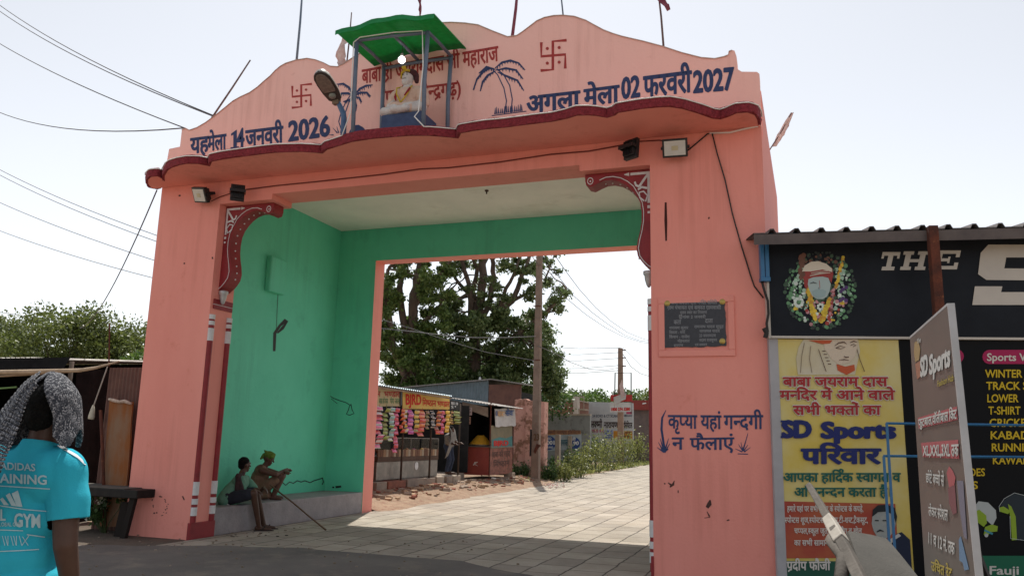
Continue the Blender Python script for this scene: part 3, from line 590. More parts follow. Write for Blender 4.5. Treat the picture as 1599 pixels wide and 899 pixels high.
# lit bulb on a wire
bl = empty('hanging_bulb', (4.55, -.58, 6.68), 'glowing white bulb hanging on a wire under the green roof', 'light bulb')
m = MB(); m.tube([(4.55, -.58, 6.92), (4.56, -.585, 6.84), (4.552, -.58, 6.77)], .004, 6); m.build('wire', CABLE, bl)
m = MB(); m.lathe((4.55, -.58, 6.785), (0, 0, -1), [(.016, 0), (.02, .01), (.02, .05), (.024, .055)], 12); m.build('bulb_holder', M('holder_grey', (.3, .3, .28)), bl)
em = bpy.data.materials.new('lit_bulb'); em.use_nodes = True; e_ = em.node_tree.nodes['Principled BSDF']; e_.inputs['Emission Color'].default_value = (1, .98, .94, 1); e_.inputs['Emission Strength'].default_value = 5
m = MB(); m.ell((4.55, -.58, 6.69), (.05, .05, .052), n=18); m.build('bulb_glass', em, bl, smooth=True)
# seated statue
st = empty('seated_statue', (4.64, -.5, 5.49), 'seated white bearded saint statue in cream robe and garlands on a blue plinth', 'statue')
CREAM = M('cream_cloth', (.72, .52, .42), (.62, .42, .33), scale=10, rough=.85, bump=.006, bscale=22)
PLASTW = M('white_statue_paint', (.66, .62, .60), (.56, .50, .48), scale=14, rough=.6)
m = MB(); m.box((4.33, -.74, 5.49), (5.0, -.22, 5.90)); m.build('plinth', M('blue_plinth', (.035, .055, .13), (.05, .08, .17), scale=8, rough=.7), st, bevel=.02)
Q = lambda x, y, z: (4.64+x, -.48+y, 5.9+z)
m = MB()
m.cap(Q(0, .03, .14), .17, Q(-.01, .03, .44), .165); m.cap(Q(-.17, .02, .46), .085, Q(.17, .02, .46), .09); m.cap(Q(-.01, .01, .5), .085, Q(-.01, 0, .58), .06)
m.cap(Q(-.2, .0, .44), .075, Q(-.27, -.08, .2), .062); m.cap(Q(-.27, -.08, .2), .06, Q(-.1, -.25, .12), .045)
m.cap(Q(.21, .0, .44), .08, Q(.27, -.08, .2), .068); m.cap(Q(.27, -.08, .2), .062, Q(.08, -.25, .12), .045)
m.cap(Q(-.1, .0, .1), .11, Q(-.3, -.16, .09), .085); m.cap(Q(.1, .0, .1), .11, Q(.3, -.16, .09), .085)
m.cap(Q(-.28, -.17, .08), .075, Q(.1, -.28, .06), .06); m.cap(Q(.28, -.17, .08), .075, Q(-.1, -.26, .07), .06)
m.ell(Q(-.02, -.03, .70), (.085, .1, .12)); m.cap(Q(-.02, -.02, .6), .06, Q(-.02, -.03, .68), .06)
m.cap(Q(-.03, -.125, .70), .014, Q(-.035, -.14, .675), .02); m.ell(Q(-.025, -.09, .615), (.06, .05, .07))
remesh(m, 'body', PLASTW, st, .009, 3)
m = MB()
m.cap(Q(0, .03, .14), .185, Q(-.01, .03, .43), .185); m.cap(Q(-.17, .02, .455), .105, Q(.17, .02, .455), .11); m.cap(Q(-.21, .0, .43), .095, Q(-.28, -.05, .2), .085); m.cap(Q(.22, .0, .43), .1, Q(.28, -.06, .22), .09); m.cap(Q(-.16, -.13, .16), .1, Q(.15, -.13, .14), .1); m.cap(Q(-.1, -.2, .09), .075, Q(.16, -.2, .08), .075)
remesh(m, 'robe', CREAM, st, .011, 3, rough=.012, rscale=9, cut=lambda p: p.z > 5.9+.50 and (p.x-4.63)**2+(p.y+.5)**2 < .012)
m = MB(); m.ell(Q(.0, .01, .79), (.115, .115, .075), Matrix.Rotation(R(-12), 3, 'Y')); m.cap(Q(.09, .02, .77), .045, Q(.10, .03, .66), .035); remesh(m, 'turban', M('dark_turban', (.05, .015, .02), (.08, .025, .03), scale=30, rough=.9), st, .01, 2, rough=.006)
m = MB(); m.tube([Q(-.11, -.06, .70), Q(-.075, -.115, .77), Q(-.02, -.13, .80), Q(.05, -.11, .79)], .02, 8); m.tube([Q(-.02, -.135, .80), Q(-.04, -.14, .84), Q(-.03, -.1, .88)], [.03, .035, .01], 8); m.build('head_garland', M('marigold', (.62, .36, .02), (.45, .38, .03), scale=60, rough=.8), st, smooth=True)
m = MB()
for sx in (-1, 1):
    m.tube([Q(-.02+sx*.075, -.02, .57), Q(-.02+sx*.12, -.135, .50), Q(-.02+sx*.10, -.18, .38), Q(-.02+sx*.04, -.2, .27), Q(-.02, -.22, .2)], .012, 8)
m.build('marigold_garland', MATS['marigold'], st, smooth=True)
m = MB(); m.tube([Q(-.13, -.175, .39), Q(-.135, -.18, .32), Q(-.12, -.185, .26)], [.014, .02, .012], 8); m.tube([Q(.10, -.17, .46), Q(.07, -.185, .39), Q(.03, -.2, .32)], [.014, .02, .012], 8); m.build('rose_garland', M('rose_red', (.28, .01, .02), rough=.8), st, smooth=True)
m = MB()
for sx in (-1, 1):
    m.ell(Q(-.024+sx*.033, -.122, .725), (.014, .007, .006), n=10); m.cap(Q(-.024+sx*.018, -.128, .748), .004, Q(-.024+sx*.052, -.118, .75), .003, 8)
m.cap(Q(-.05, -.137, .655), .005, Q(.0, -.137, .655), .005, 8); m.build('painted_features', BLACKM, st, smooth=True)
st.scale = (.92, .92, .85)
# street lamp on its blue arm
sl_ = empty('street_lamp', (3.66, -.62, 5.49), 'old street lamp head on a bent blue arm above the maroon edge', 'street lamp')
A_, B_ = at(525, 156, 1, -.68), at(497, 112, 1, -1.18)
m = MB(); b0 = at(537, 205, 1, -.62); m.tube([(b0.x, b0.y, 5.49), at(537, 185, 1, -.62), at(536, 177, 1, -.62), at(530, 164, 1, -.65), A_], [.04, .04, .04, .036, .034], 12); m.build('lamp_arm', BLUEP, sl_, smooth=True)
d = (B_-A_); L_ = d.length; d.normalize(); n_ = (CAM-A_).normalized(); n_ = (n_*.55+V((-.25, 0, -1))*.6); n_ = (n_-d*n_.dot(d)).normalized(); s_ = d.cross(n_)
prof = [(0, .06), (.05, .095), (.3, .12), (.6, .125), (.8, .118), (.92, .088), (.985, .05), (1.0, .015)]
def ring(u_, w_, h_): return [A_+d*(L_*u_)+s_*(w_*math.cos(t))+n_*(-h_*max(0, math.sin(t))+.0) for t in np.linspace(0, math.pi, 11)]
m = MB(); rs = [ring(u_, w_, .11*min(1, w_/.1)) for u_, w_ in prof]
for r1, r2 in zip(rs[:-1], rs[1:]): m.sheet(r1, r2, 1)
m.add(rs[0], [tuple(range(11))])
m.build('lamp_housing', M('lamp_grey', (.50, .48, .45), (.36, .34, .31), scale=12, rough=.5), sl_, smooth=True)
m = MB(); rim = [A_+d*(L_*u_)+s_*w_ for u_, w_ in prof]+[A_+d*(L_*u_)-s_*w_ for u_, w_ in prof[::-1]]
m.slab([p+n_*.002 for p in rim], n_*.02); m.build('lamp_rim', M('dark_rim', (.06, .05, .045), rough=.6), sl_)
m = MB(); pr = [(.34, .085), (.45, .098), (.7, .098), (.88, .07), (.95, .03)]; m.slab([A_+d*(L_*u_)+s_*w_+n_*.024 for u_, w_ in pr]+[A_+d*(L_*u_)-s_*w_+n_*.024 for u_, w_ in pr[::-1]], n_*.012); m.build('lamp_lens', M('dusty_lens', (.16, .13, .11), (.24, .20, .17), scale=22, rough=.35), sl_, bevel=.006)
m = MB(); m.lathe(A_+d*(L_*.2)+n_*.022, n_, [(.05, 0), (.05, .02), (.03, .03), (.02, .035)], 16); m.build('lamp_socket', M('socket_grey', (.25, .27, .24), rough=.4), sl_, smooth=True)
m = MB(); m.box((A_.x-.05, A_.y-.03, A_.z-.07), (A_.x+.05, A_.y+.05, A_.z+.03)); m.build('clamp', M('clamp_rust', (.2, .15, .11), rough=.9), sl_, bevel=.01)
# flood lights
fl = empty('flood_light', (0, 0, 0), 'x', 'flood light', 'flood lights under the canopy')
m = MB(); m.box((-.155, -.035, -.115), (.155, .025, .115)); m.box((-.13, .025, -.09), (.13, .055, .09))
for i in range(7): m.box((-.12+i*.038, .055, -.085), (-.108+i*.038, .075, .085))
m.build('housing', BLACKM, fl, bevel=.008)
m = MB(); m.box((-.13, -.041, -.09), (.13, -.036, .09)); fo = m.build('front_glass', M('flood_glass', (.62, .62, .58), (.54, .55, .52), scale=8, rough=.15), fl)
m = MB(); m.box((-.04, -.045, -.028), (.04, -.0415, .028)); m.build('led_panel', M('led_yellow', (.5, .46, .3), rough=.4), fo)
m = MB(); m.box((-.175, -.01, -.015), (-.158, .11, .015)); m.box((.158, -.01, -.015), (.175, .11, .015)); m.box((-.175, .11, -.02), (.175, .125, .02)); m.build('bracket', BLACKM, fl)
spots = [((1054, 231), .17, (R(24), 0, R(4)), 1.0, 'white faced flood light on the right pier beside the corner wiring', 0), ((314, 304), .18, (R(28), R(10), R(-14)), 1.05, 'white faced flood light tilted on the left pier', 0), ((371, 301), .2, (R(4), 0, R(-140)), (.66, 1, 1.1), 'black backed flood light turned sideways above the left bracket', 0), ((986, 233), .2, (R(6), 0, R(150)), (.66, 1, 1.15), 'black flood light turned sideways above the right bracket', 0)]
for i, ((x, y), oy, rot, sc_, lab, _) in enumerate(spots):
    o = fl if i == 0 else copy_tree(fl); o.location = at(x, y, 1, -oy); o.rotation_euler = rot; o.scale = sc_ if isinstance(sc_, tuple) else (sc_,)*3; o['label'] = lab
# flag poles along the parapet
FLAGM = M('faded_maroon_flag', (.22, .05, .09), (.32, .10, .14), scale=20, rough=.9, trans=.2)
FLAGP = M('faded_pink_flag', (.62, .42, .40), (.70, .60, .58), scale=16, rough=.9, trans=.3)
def cloth(par, pts, wd, mat, seed):
    random.seed(seed); m = MB(); k = len(pts)*3; q = dense([V(p) for p in pts], .05); A = []; B = []
    for i, p in enumerate(q):
        t = i/max(1, len(q)-1); w_ = wd*(.35+.65*math.sin(math.pi*min(1, t*.8+.15))); a = noise.noise(V((t*5, seed, 0)))*1.6
        dv = V((math.cos(a), math.sin(a), .15*math.sin(t*9)))*w_; A.append(p+dv); B.append(p-dv*.5+V((0, .03*math.sin(t*14), 0)))
    m.sheet(A, B, 4); o = m.build('flag_cloth', mat, par, smooth=True); s = o.modifiers.new('s', 'SOLIDIFY'); s.thickness = .006; return o
def pole(p0, p1, y, r_, mat, label, cl=None, y1=None):
    a = at(*p0, 1, y); b_ = at(*p1, 1, y if y1 is None else y1); t = empty('flag_pole', a, label, 'flag pole', 'flag poles on the gate'); m = MB()
    m.tube([a-(b_-a).normalized()*.12, a.lerp(b_, .5)+V((.008, 0, 0)), b_], [r_, r_*.9, r_*.7], 8); m.build('stick', mat, t, smooth=True)
    if cl: cloth(t, [at(*p, 1, y-.04) for p in cl[0]], cl[1], cl[2], cl[3])
    return t
POLEB = M('dark_bamboo', (.10, .06, .06), (.18, .12, .12), scale=25, rough=.8)
pole((463, 96), (473, -24), .12, .02, STEEL, 'blue grey straight pole on the left hump of the parapet')
pole((333, 181), (391, 94), .12, .016, POLEB, 'thin knotted stick leaning right at the far left of the parapet')
pole((541, 102), (549, 20), .12, .013, POLEB, 'thin stick with a pale pink cloth bundle beside the street lamp', ([(538, 58), (532, 74), (529, 88), (531, 98), (537, 106), (536, 118)], .12, FLAGP, 3))
pole((656, 42), (654, -25), .25, .014, FLAGM, 'maroon cloth wrapped stick above the green roof', ([(654, -10), (655, 6), (656, 22)], .035, FLAGM, 5))
pole((800, 56), (809, -25), .12, .026, FLAGM, 'thick maroon wrapped pole in the dip right of centre')
pole((879, 24), (873, -22), .12, .012, STEEL, 'thin grey stick on the highest hump')
pole((1036, 74), (1027, -20), .12, .015, POLEB, 'brown stick with a small maroon flag near the right end', ([(1027, -4), (1034, 4), (1040, 10), (1043, 16)], .07, FLAGM, 8))
a = at(1206, 232, 0, 9.33); b_ = at(1236, 176, 1, a.y-.3)
t = empty('flag_pole', a, 'faded pink cloth on a stick leaning out from the right side wall', 'flag pole', 'flag poles on the gate'); m = MB(); m.tube([a-V((.1, 0, .1)), a.lerp(b_, .5), b_], .012, 8); m.build('stick', POLEB, t)
cloth(t, [a.lerp(b_, k) for k in (.05, .3, .55, .8, 1)], .09, FLAGP, 11)
# cables on and around the gate
def cable(pts, r_, mat, label, name='cable', group=None, n=6):
    m = MB(); m.tube(pts, r_, n); return solo(m, name, mat, label, 'cable', group, smooth=True)
def sag(a, b_, s, k=14): return [V(a).lerp(V(b_), i/k)-V((0, 0, s*4*(i/k)*(1-i/k))) for i in range(k+1)]
y_ = -.02; CBR = M('paint_covered_cable', (.16, .03, .025), rough=.7); CAB = 'cables on the gate front'
cable([at(x, y, 1, y_) for x, y in ((384, 296), (430, 290), (500, 283), (600, 272), (655, 264), (700, 262), (780, 253), (860, 241), (920, 236), (975, 226))], .009, CBR, 'sagging dark red cable across the lintel between two black flood lights', group=CAB)
cable([at(x, y, 1, y_) for x, y in ((996, 221), (1030, 219), (1050, 222))], .008, CBR, 'short cable joining the two flood lights on the right', group=CAB)
cable([at(x, y, 1, y_) for x, y in ((330, 314), (345, 307), (360, 302))], .007, CBR, 'short cable joining the two flood lights on the left', group=CAB)
cable([at(x, y, 1, y_) for x, y in ((1068, 240), (1085, 226), (1105, 209), (1112, 208), (1120, 240), (1132, 280), (1144, 335), (1158, 385), (1166, 410), (1172, 430), (1178, 447), (1192, 465))], .009, CABLE, 'black cable hanging down the right pier from a corner hook', group=CAB)
cable([at(x, y, 1, y_) for x, y in ((1108, 208), (1140, 207), (1160, 202), (1184, 197))], .012, CABLEW, 'pale cable running along the underside at the right end', group=CAB)
q = [p+V((0, 0, .105+noise.noise(p*3)*.006)) for p in offs(dn, .05)]
q = q[14:]
sh_l = at(551, 172, 1, -.96); sh_r = at(655, 176, 1, -.88)
i1 = min(range(len(q)), key=lambda i: abs(q[i].x-3.95)); i2 = min(range(len(q)), key=lambda i: abs(q[i].x-5.12))
cable(q[:i1]+[V((4.03, -.98, 5.8)), V((4.015, -.97, 6.3)), V((4.0, -.965, 6.84)), V((4.1, -.97, 6.9)), V((4.6, -.93, 6.915)), V((5.0, -.88, 6.9)), V((5.03, -.87, 6.4)), V((5.0, -.88, 5.75)), V((4.97, -.93, 5.66))]+q[i2:], .0085, CABLEW, 'thin white cable following the maroon edge and the shelter posts', group=CAB)
# overhead wires left of the gate
OW = 'overhead wires'
for i, (a, b_, s, lab) in enumerate([((dp(-30, -14, 26)), at(334, 181, 1, .2), .25, 'upper of two close overhead wires meeting the far left stick'), (dp(-30, -4, 26), at(331, 181, 1, .2), .25, 'lower of two close overhead wires meeting the far left stick'), (dp(-30, 50, 24), at(288, 200, 1, .2), .15, 'overhead wire ending at the parapet step from upper left'), (dp(-30, 162, 24), at(288, 200, 1, .2), .35, 'flatter overhead wire ending at the parapet step'),
    (dp(-60, 232, 50), dp(330, 396, 30), .4, 'topmost of the four wires passing behind the left pier'), (dp(-60, 240, 50), dp(330, 406, 30), .4, 'second of the four wires passing behind the left pier'), (dp(-60, 288, 50), dp(330, 434, 30), .3, 'third of the four wires passing behind the left pier'), (dp(-60, 336, 50), dp(330, 456, 30), .3, 'lowest of the four wires passing behind the left pier'), (at(245, 297, 1, .1), dp(125, 512, 24), .5, 'slack wire hanging from under the left eave to the tree'), (dp(-30, 482, 45), dp(330, 522, 40), .2, 'low wire crossing in front of the left tree')]):
    cable(sag(a, b_, s), (.011 if i < 4 or i == 8 else .016), M('grey_wire', (.10, .10, .11), rough=.7), lab, group=OW)
# ------------------------------------------------------------------ left side: dark stall, sheets, table, plant, trees
TARPB = M('black_tarpaulin', (.006, .006, .007), (.012, .012, .013), scale=4, rough=.9, spec=.1, bump=.03, bscale=4)
CORR = M('grey_corrugated_sheet', (.30, .29, .27), (.20, .18, .16), scale=6, rough=.6, metal=.3)
def corr(m, o, u_, v_, pitch, amp, nrm, mi=0, seg=6, th=.004):
    """corrugated sheet from o along u_ (across the waves) and v_"""
    o, u_, v_, nrm = V(o), V(u_), V(v_), V(nrm).normalized(); k = max(2, int(u_.length/pitch*seg)); A = []; B = []
    for i in range(k+1):
        t = i/k; h = nrm*(amp*math.sin(2*math.pi*t*u_.length/pitch)); A.append(o+u_*t+h); B.append(o+u_*t+v_+h)
    m.sheet(A, B, 1, mi); m.sheet([p+nrm*th for p in A], [p+nrm*th for p in B], 1, mi); m.sheet(A, [p+nrm*th for p in A], 1, mi); m.sheet(B, [p+nrm*th for p in B], 1, mi)
ls = empty('market_stall', (-4, 2.2, 0), 'dark tarpaulin covered stall behind the walking man', 'stall')
m = MB(); corr(m, (-8.0, .9, 2.79), (5.28, 0, -.02), (0, 3.6, .28), .115, .022, (0, 0, 1)); m.build('roof_sheet', CORR, ls)
m = MB(); m.sheet([(-8.0, 4.2, 0), (-8.0, 4.2, 3.0)], [(-2.2, 4.2, 0), (-2.2, 4.2, 3.0)], 12); m.build('back_curtain', TARPB, ls)
m = MB(); k = 14; m.sheet([(-1.72+.06*math.sin(i*1.9)-.02*i, .9+i*.235, 2.62) for i in range(k+1)], [(-1.66+.10*math.sin(i*1.3+1)-.02*i, .9+i*.235, .02) for i in range(k+1)], 6); m.build('side_curtain', TARPB, ls, smooth=True)
m = MB(); m.sheet([(-8+i*.44, .86, 2.78) for i in range(15)], [(-8+i*.44, .80+.05*math.sin(i*1.7), 2.56+.02*math.sin(i*2.3)) for i in range(15)], 3); m.build('front_valance', TARPB, ls, smooth=True)
m = MB(); m.sheet([(-8.0, .95, 0), (-8.0, .95, 2.78)], [(-8.0, 4.2, 0), (-8.0, 4.2, 3.0)], 3); m.build('far_curtain', TARPB, ls)
m = MB(); m.sheet([(-8+i*.4, 1.5, 1.55+.03*math.sin(i)) for i in range(15)], [(-8+i*.4, 1.55, .02) for i in range(15)], 2); m.build('counter_cloth', TARPB, ls, smooth=True)
for p0, p1, r_ in (((-1.86, .95, 0), (-1.9, .95, 2.72), .035), ((-4.6, .95, 0), (-4.62, .95, 2.78), .035), ((-7.6, .95, 0), (-7.6, .95, 2.8), .035)):
    m = MB(); m.tube([p0, p1], r_, 8); m.build('post', M('dark_post', (.06, .04, .03), rough=.9), ls, smooth=True)
PB = M('pale_bamboo', (.45, .34, .24), (.33, .24, .16), scale=6, rough=.8)
y1 = .16
m = MB(); m.tube([at(-60, 582, 1, y1), at(0, 581, 1, y1), at(60, 580, 1, y1), at(125, 578, 1, y1), at(150, 574, 1, y1), at(186, 564, 1, y1)], [.035, .04, .04, .032, .024, .012], 9); solo(m, 'bamboo_pole', PB, 'pale bent bamboo pole along the front of the dark stall roof', 'pole', smooth=True)
m = MB(); m.tube([at(-50, 590, 1, y1+.1), at(0, 587, 1, y1+.1), at(70, 583, 1, y1+.1)], .018, 8); solo(m, 'bamboo_pole', PB, 'thinner pale bamboo stick just below the bent stall pole', 'pole', smooth=True)
m = MB(); m.tube([at(-50, 608, 1, .6), at(0, 606, 1, .6), at(26, 604, 1, .6)], .016, 8); solo(m, 'green_stick', M('green_stick_paint', (.2, .36, .14), rough=.7), 'short pale green stick inside the dark stall', 'stick', smooth=True)
tz = empty('rope_tassel', at(144, 640, 1, .08), 'white tassel on a cord tied to the bamboo pole end', 'tassel')
m = MB(); m.tube([at(168, 572, 1, .12), at(158, 600, 1, .1), at(146, 634, 1, .08)], .010, 6); m.build('cord', M('pale_cord', (.42, .38, .34), rough=.9), tz)
m = MB(); m.tube([at(146, 632, 1, .08), at(145, 638, 1, .08), at(143, 650, 1, .08), at(142, 654, 1, .08)], [.012, .03, .05, .045], 9); m.build('tassel_end', M('pale_tassel', (.55, .52, .42), (.44, .42, .34), scale=30, rough=.95), tz, smooth=True)
m = MB(); m.tube([at(171, 505, 1, .2), at(170, 572, 1, .2)], .012, 6); solo(m, 'iron_rod', RUST, 'thin dark rod standing up from the bamboo pole end against the tree', 'rod')
ls.location.y -= .55; ls.scale.z = .975
# brown corrugated sheet and leaning rusty board beside the pier
m = MB(); a = at(172, 574, 1, .34); corr(m, (a.x, .34, 0), (1.6, 0, 0), (0, 0, a.z), .075, .012, (0, -1, 0)); solo(m, 'corrugated_fence', M('brown_tin', (.17, .085, .065), (.12, .06, .05), scale=5, rough=.8), 'brown corrugated tin sheet standing beside the left pier', 'fence')
m = MB(); pts = [at(x, y, 1, .14) for x, y in ((171, 624), (178, 622), (186, 625), (193, 624), (199, 628), (207, 627), (206, 640), (204, 660), (203, 690), (200, 730), (197, 760), (193, 800), (184, 822), (150, 822), (158, 770), (164, 720), (166, 680), (169, 650))]
m.slab(pts, (0, .03, 0)); bd = empty('leaning_board', V((-.75, .14, 0)), 'rust stained orange brown board leaning between the stall and the pier', 'board'); m.build('panel', M('rust_stained_ply', (.25, .085, .022), (.24, .145, .09), scale=1.6, rough=.9, bump=.004, bscale=30, lo=.42, hi=.58, c3=(.28, .19, .13), s3=4, stretch=(1.6, 1, .5)), bd)
m = MB(); m.tube([at(170, 623, 1, .12), at(178, 625, 1, .12), at(186, 627, 1, .12), at(194, 626, 1, .12), at(205, 630, 1, .12)], [.02, .03, .024, .03, .02], 7); m.build('torn_edge', M('torn_white', (.6, .5, .44), (.4, .28, .2), scale=30, rough=.95, bump=.02), bd, smooth=True)
m = MB(); m.tube([at(157, 640, 1, .08), at(160, 700, 1, .08), at(165, 838, 1, .08)], .024, 8); solo(m, 'iron_post', RUST, 'thin dark post in front of the rust stained board', 'post', smooth=True)
# black topped table
tb = empty('black_table', (-.6, -.05, 0), 'black topped table beside the left pier and the walking man', 'table')
tz0 = at(213, 765, 1, -.35).z; x1 = at(214, 770, 1, -.35).x
m = MB(); m.box((x1-2.2, -.35, tz0-.12), (x1, .32, tz0)); m.build('tabletop', M('black_worn_paint', (.010, .010, .011), (.022, .02, .018), scale=7, rough=.65, spec=.25), tb, bevel=.012)
m = MB(); m.box((x1-2.2, -.34, tz0+.002), (x1-.25, .30, tz0+.012)); m.build('top_sheet', M('grey_sheet', (.085, .078, .068), (.12, .11, .095), scale=3, rough=.9), tb)
for lx, ly in ((x1-.12, -.28), (x1-.12, .25), (x1-2.1, -.28), (x1-2.1, .25)):
    m = MB(); m.slab([(lx-.05, ly-.03, tz0-.122), (lx+.05, ly-.03, tz0-.122), (lx-.06, ly-.03, 0), (lx-.15, ly-.03, 0)], (0, .06, 0)); m.build('leg', M('dark_leg', (.022, .018, .016), rough=.9, spec=.2), tb)
m = MB(); m.slab([(x1-.5, -.2, 0), (x1-.36, -.2, 0), (x1-.30, -.2, .5), (x1-.42, -.2, .5)], (0, .05, 0)); m.build('brace', M('dark_leg', (.05, .04, .035)), tb)
# flowering weed under the table
fp = at(162, 832, 2, 0); pt = empty('flowering_plant', fp, 'small plant with pale flowers under the black table', 'plant'); m = MB(); fl_ = MB(); stm = MB(); random.seed(4)
for i in range(16):
    e = fp+V((random.uniform(-.3, .3), random.uniform(-.25, .2), random.uniform(.18, .62))); stm.tube(wig(fp+V((random.uniform(-.05, .05), 0, 0)), e, 3, .03), .006, 5); leafcloud(m, e, (.10, .10, .08), 26, .07, shell=.1)
    if i % 2 == 0: leafcloud(fl_, e+V((0, -.05, .03)), (.07, .06, .05), 9, .055, shell=.3)
stm.build('stem', LEAF('stem_green', (.05, .09, .03), (.08, .12, .04)), pt); m.build('foliage', LEAF('weed_leaf', (.035, .075, .02), (.09, .16, .05)), pt); fl_.build('flowers', M('pale_petal', (.7, .68, .58), rough=.8, trans=.2), pt)
m = MB(); q = at(186, 812, 2, 0); m.slab([q+V((-.10, 0, 0)), q+V((.10, 0, 0)), q+V((.14, .1, .22)), q+V((.02, .1, .28)), q+V((-.08, .06, .16))], (0, .04, .01)); solo(m, 'broken_stone', STONE, 'pale broken slab leaning at the foot of the table', 'stone')
# trees behind the stall
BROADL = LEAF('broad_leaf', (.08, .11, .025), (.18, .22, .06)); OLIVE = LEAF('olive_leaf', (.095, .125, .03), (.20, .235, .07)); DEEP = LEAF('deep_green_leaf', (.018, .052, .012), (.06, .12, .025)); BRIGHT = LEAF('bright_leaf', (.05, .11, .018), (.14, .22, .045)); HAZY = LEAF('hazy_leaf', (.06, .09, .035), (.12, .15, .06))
for (px, base_d, h, cr, nm, lab, sd, mat, kw) in [
    (85, 36, 7.6, 3.1, 'broadleaf_tree', 'bushy tree with the tallest crown behind the dark stall', 11, BROADL, {}),
    (160, 38, 6.9, 2.9, 'broadleaf_tree', 'lighter green bushy tree between the dark stall and the pier', 12, OLIVE, {}),
    (28, 42, 6.4, 2.6, 'broadleaf_tree', 'low bushy tree at the left above the tin roof', 13, BROADL, {}),
    (205, 31, 4.6, 1.8, 'broadleaf_tree', 'small bright tree touching the left pier', 14, BRIGHT, {}),
    (-42, 46, 8.6, 2.4, 'broadleaf_tree', 'tree cut by the left edge of the view', 15, BROADL, {})]:
    p = dp(px, 670, base_d); p.z = 0; tree(nm, p, h, cr, lab, 'tree', 'trees behind the left stall', mat, BARK, nclump=44, leaf=.14, per=560, trunk_r=.16, trunk_h=.36, seed=sd, cz=.62)
# ------------------------------------------------------------------ behind the gate: earth bank, shops, kiosk
bk = MB(); A = []; rows = []
for j in range(9):
    t = j/8; rows.append([V((1.55-t*2.2+noise.noise(V((i*.31, t*3, 0)))*.16*(t < .5), 5.42+i*.42, -.01+.21*min(1, t*1.5)+noise.noise(V((i*.6, t*5, 2)))*.035*(0 < j))) for i in range(33)])
rows.append([V((-6, p.y, .19)) for p in rows[-1]])
for r1, r2 in zip(rows[:-1], rows[1:]): bk.sheet(r1, r2, 1)
bk.build('earth_bank', M('brown_earth_bank', (.33, .235, .16), (.22, .15, .10), scale=1.6, rough=1, bump=.03, bscale=14, c3=(.20, .10, .065), s3=9, lo3=.5, hi3=.62), smooth=True, kind='structure')
rb = MB(); random.seed(21)
for i in range(240):
    x = random.uniform(-.45, .75)+random.uniform(0, .25); y = random.uniform(6.2, 18.5); s = random.uniform(.025, .08)*(1 if random.random() < .85 else 1.7)
    z = .005+.2*min(1, max(0, (1.5-x)/1.45)); c = V((x, y, z+s*.15)); q = Matrix.Rotation(random.uniform(0, 6), 3, 'Z') @ Matrix.Rotation(random.uniform(-.5, .5), 3, 'X')
    rb.obox(c-q @ V((s, s*.6, s*.35)), q @ V((2*s, 0, 0)), q @ V((0, 1.2*s, 0)), q @ V((0, 0, .7*s)), random.randrange(3))
o = rb.build('rubble', [BRICKR, STONE, M('tan_stone', (.4, .29, .19), (.3, .2, .13), rough=1)], bevel=.008, kind='stuff')
ZF = .41; XS = -.45; fx = mx(XS)
random.seed(3); yy = 7.0; i = 0
LBL = ['weathered stone block', 'reddish brick block', 'tan stone slab', 'cracked grey kerb block']
blocks = [(at(p, 755, 0, -.42).y, at(q, 755, 0, -.42).y, m, l) for p, q, m, l in ((586, 603, STONE, 'grey stone block at the near end of the stall step beside the gate'), (604, 632, BRICKR, 'reddish stone block second in the stall step'), (633, 664, STONE, 'long pale stone block under the front post of the snack stall'), (665, 679, STONE, 'square tan stone block right of the long pale block'), (680, 692, CONC, 'concrete block in the middle of the stall step'), (693, 703, STONE, 'worn stone block near the bending person'), (704, 716, CONC, 'last block of the stall step beside the red kiosk'))]
for y0, y1_, mt, lb in blocks:
    m = MB(); d_ = random.uniform(-.03, .03); m.box((-.85, y0, .10), (-.36+d_, y1_-.02, ZF-random.uniform(0, .03))); solo(m, 'step_block', mt, lb, 'stone block', 'blocks of the stall step', bevel=.02)
ss = empty('snack_stall', (-2, 11, .4), 'open fronted snack stall with yellow sign boards and a thin tin roof', 'stall')
m = MB(); m.box((-3.6, 6.6, .18), (-.86, 15.2, ZF-.01)); m.build('floor', STONE, ss)
TINB = M('pale_blue_tin', (.42, .52, .58), (.30, .38, .44), scale=3, rough=.5, metal=.3, c3=(.5, .45, .42), s3=6)
r0_, r1_ = at(585, 601, 0, -.1), at(706, 619.5, 0, -.1); yA = r0_.y-1.2
m = MB(); o_ = V((-.1, yA, r0_.z+.02)); corr(m, o_, (0, r1_.y-yA, r1_.z-r0_.z), (-3.4, 0, .32), .12, .016, (0, 0, 1)); m.build('roof_sheet', TINB, ss)
m = MB(); m.tube([(-.14, yA, o_.z-.05), (-.14, r1_.y, r1_.z-.04)], .025, 7); m.build('roof_rail', WOOD, ss)
zt = r0_.z-.05
for px, py in ((625.6, 749), (670, 744), (715, 741)):
    p = at(px, py, 0, XS); m = MB(); m.tube([(XS, p.y, ZF-.03), (XS, p.y, zt-.1)], .03, 8); m.build('post', M('dark_post', (.06, .04, .03), rough=.9), ss, smooth=True)
m = MB(); m.box((-3.6, 6.6, ZF), (-3.54, 15.2, 2.6)); m.build('back_panel', M('dark_tin', (.03, .03, .03), (.018, .018, .018), rough=.9, spec=.15), ss)
for a, b_ in (((-3.53, 6.6, ZF), (-.6, 6.66, 2.6)), ((-3.53, 15.14, ZF), (-.75, 15.2, 2.6))): m = MB(); m.box(a, b_); m.build('end_panel', MATS['dark_tin'], ss)
YEL = M('yellow_sign', (.62, .40, .06), (.55, .36, .07), scale=5, rough=.6); PALEY = M('pale_yellow_sign', (.50, .40, .20), (.42, .36, .22), scale=6, rough=.7)
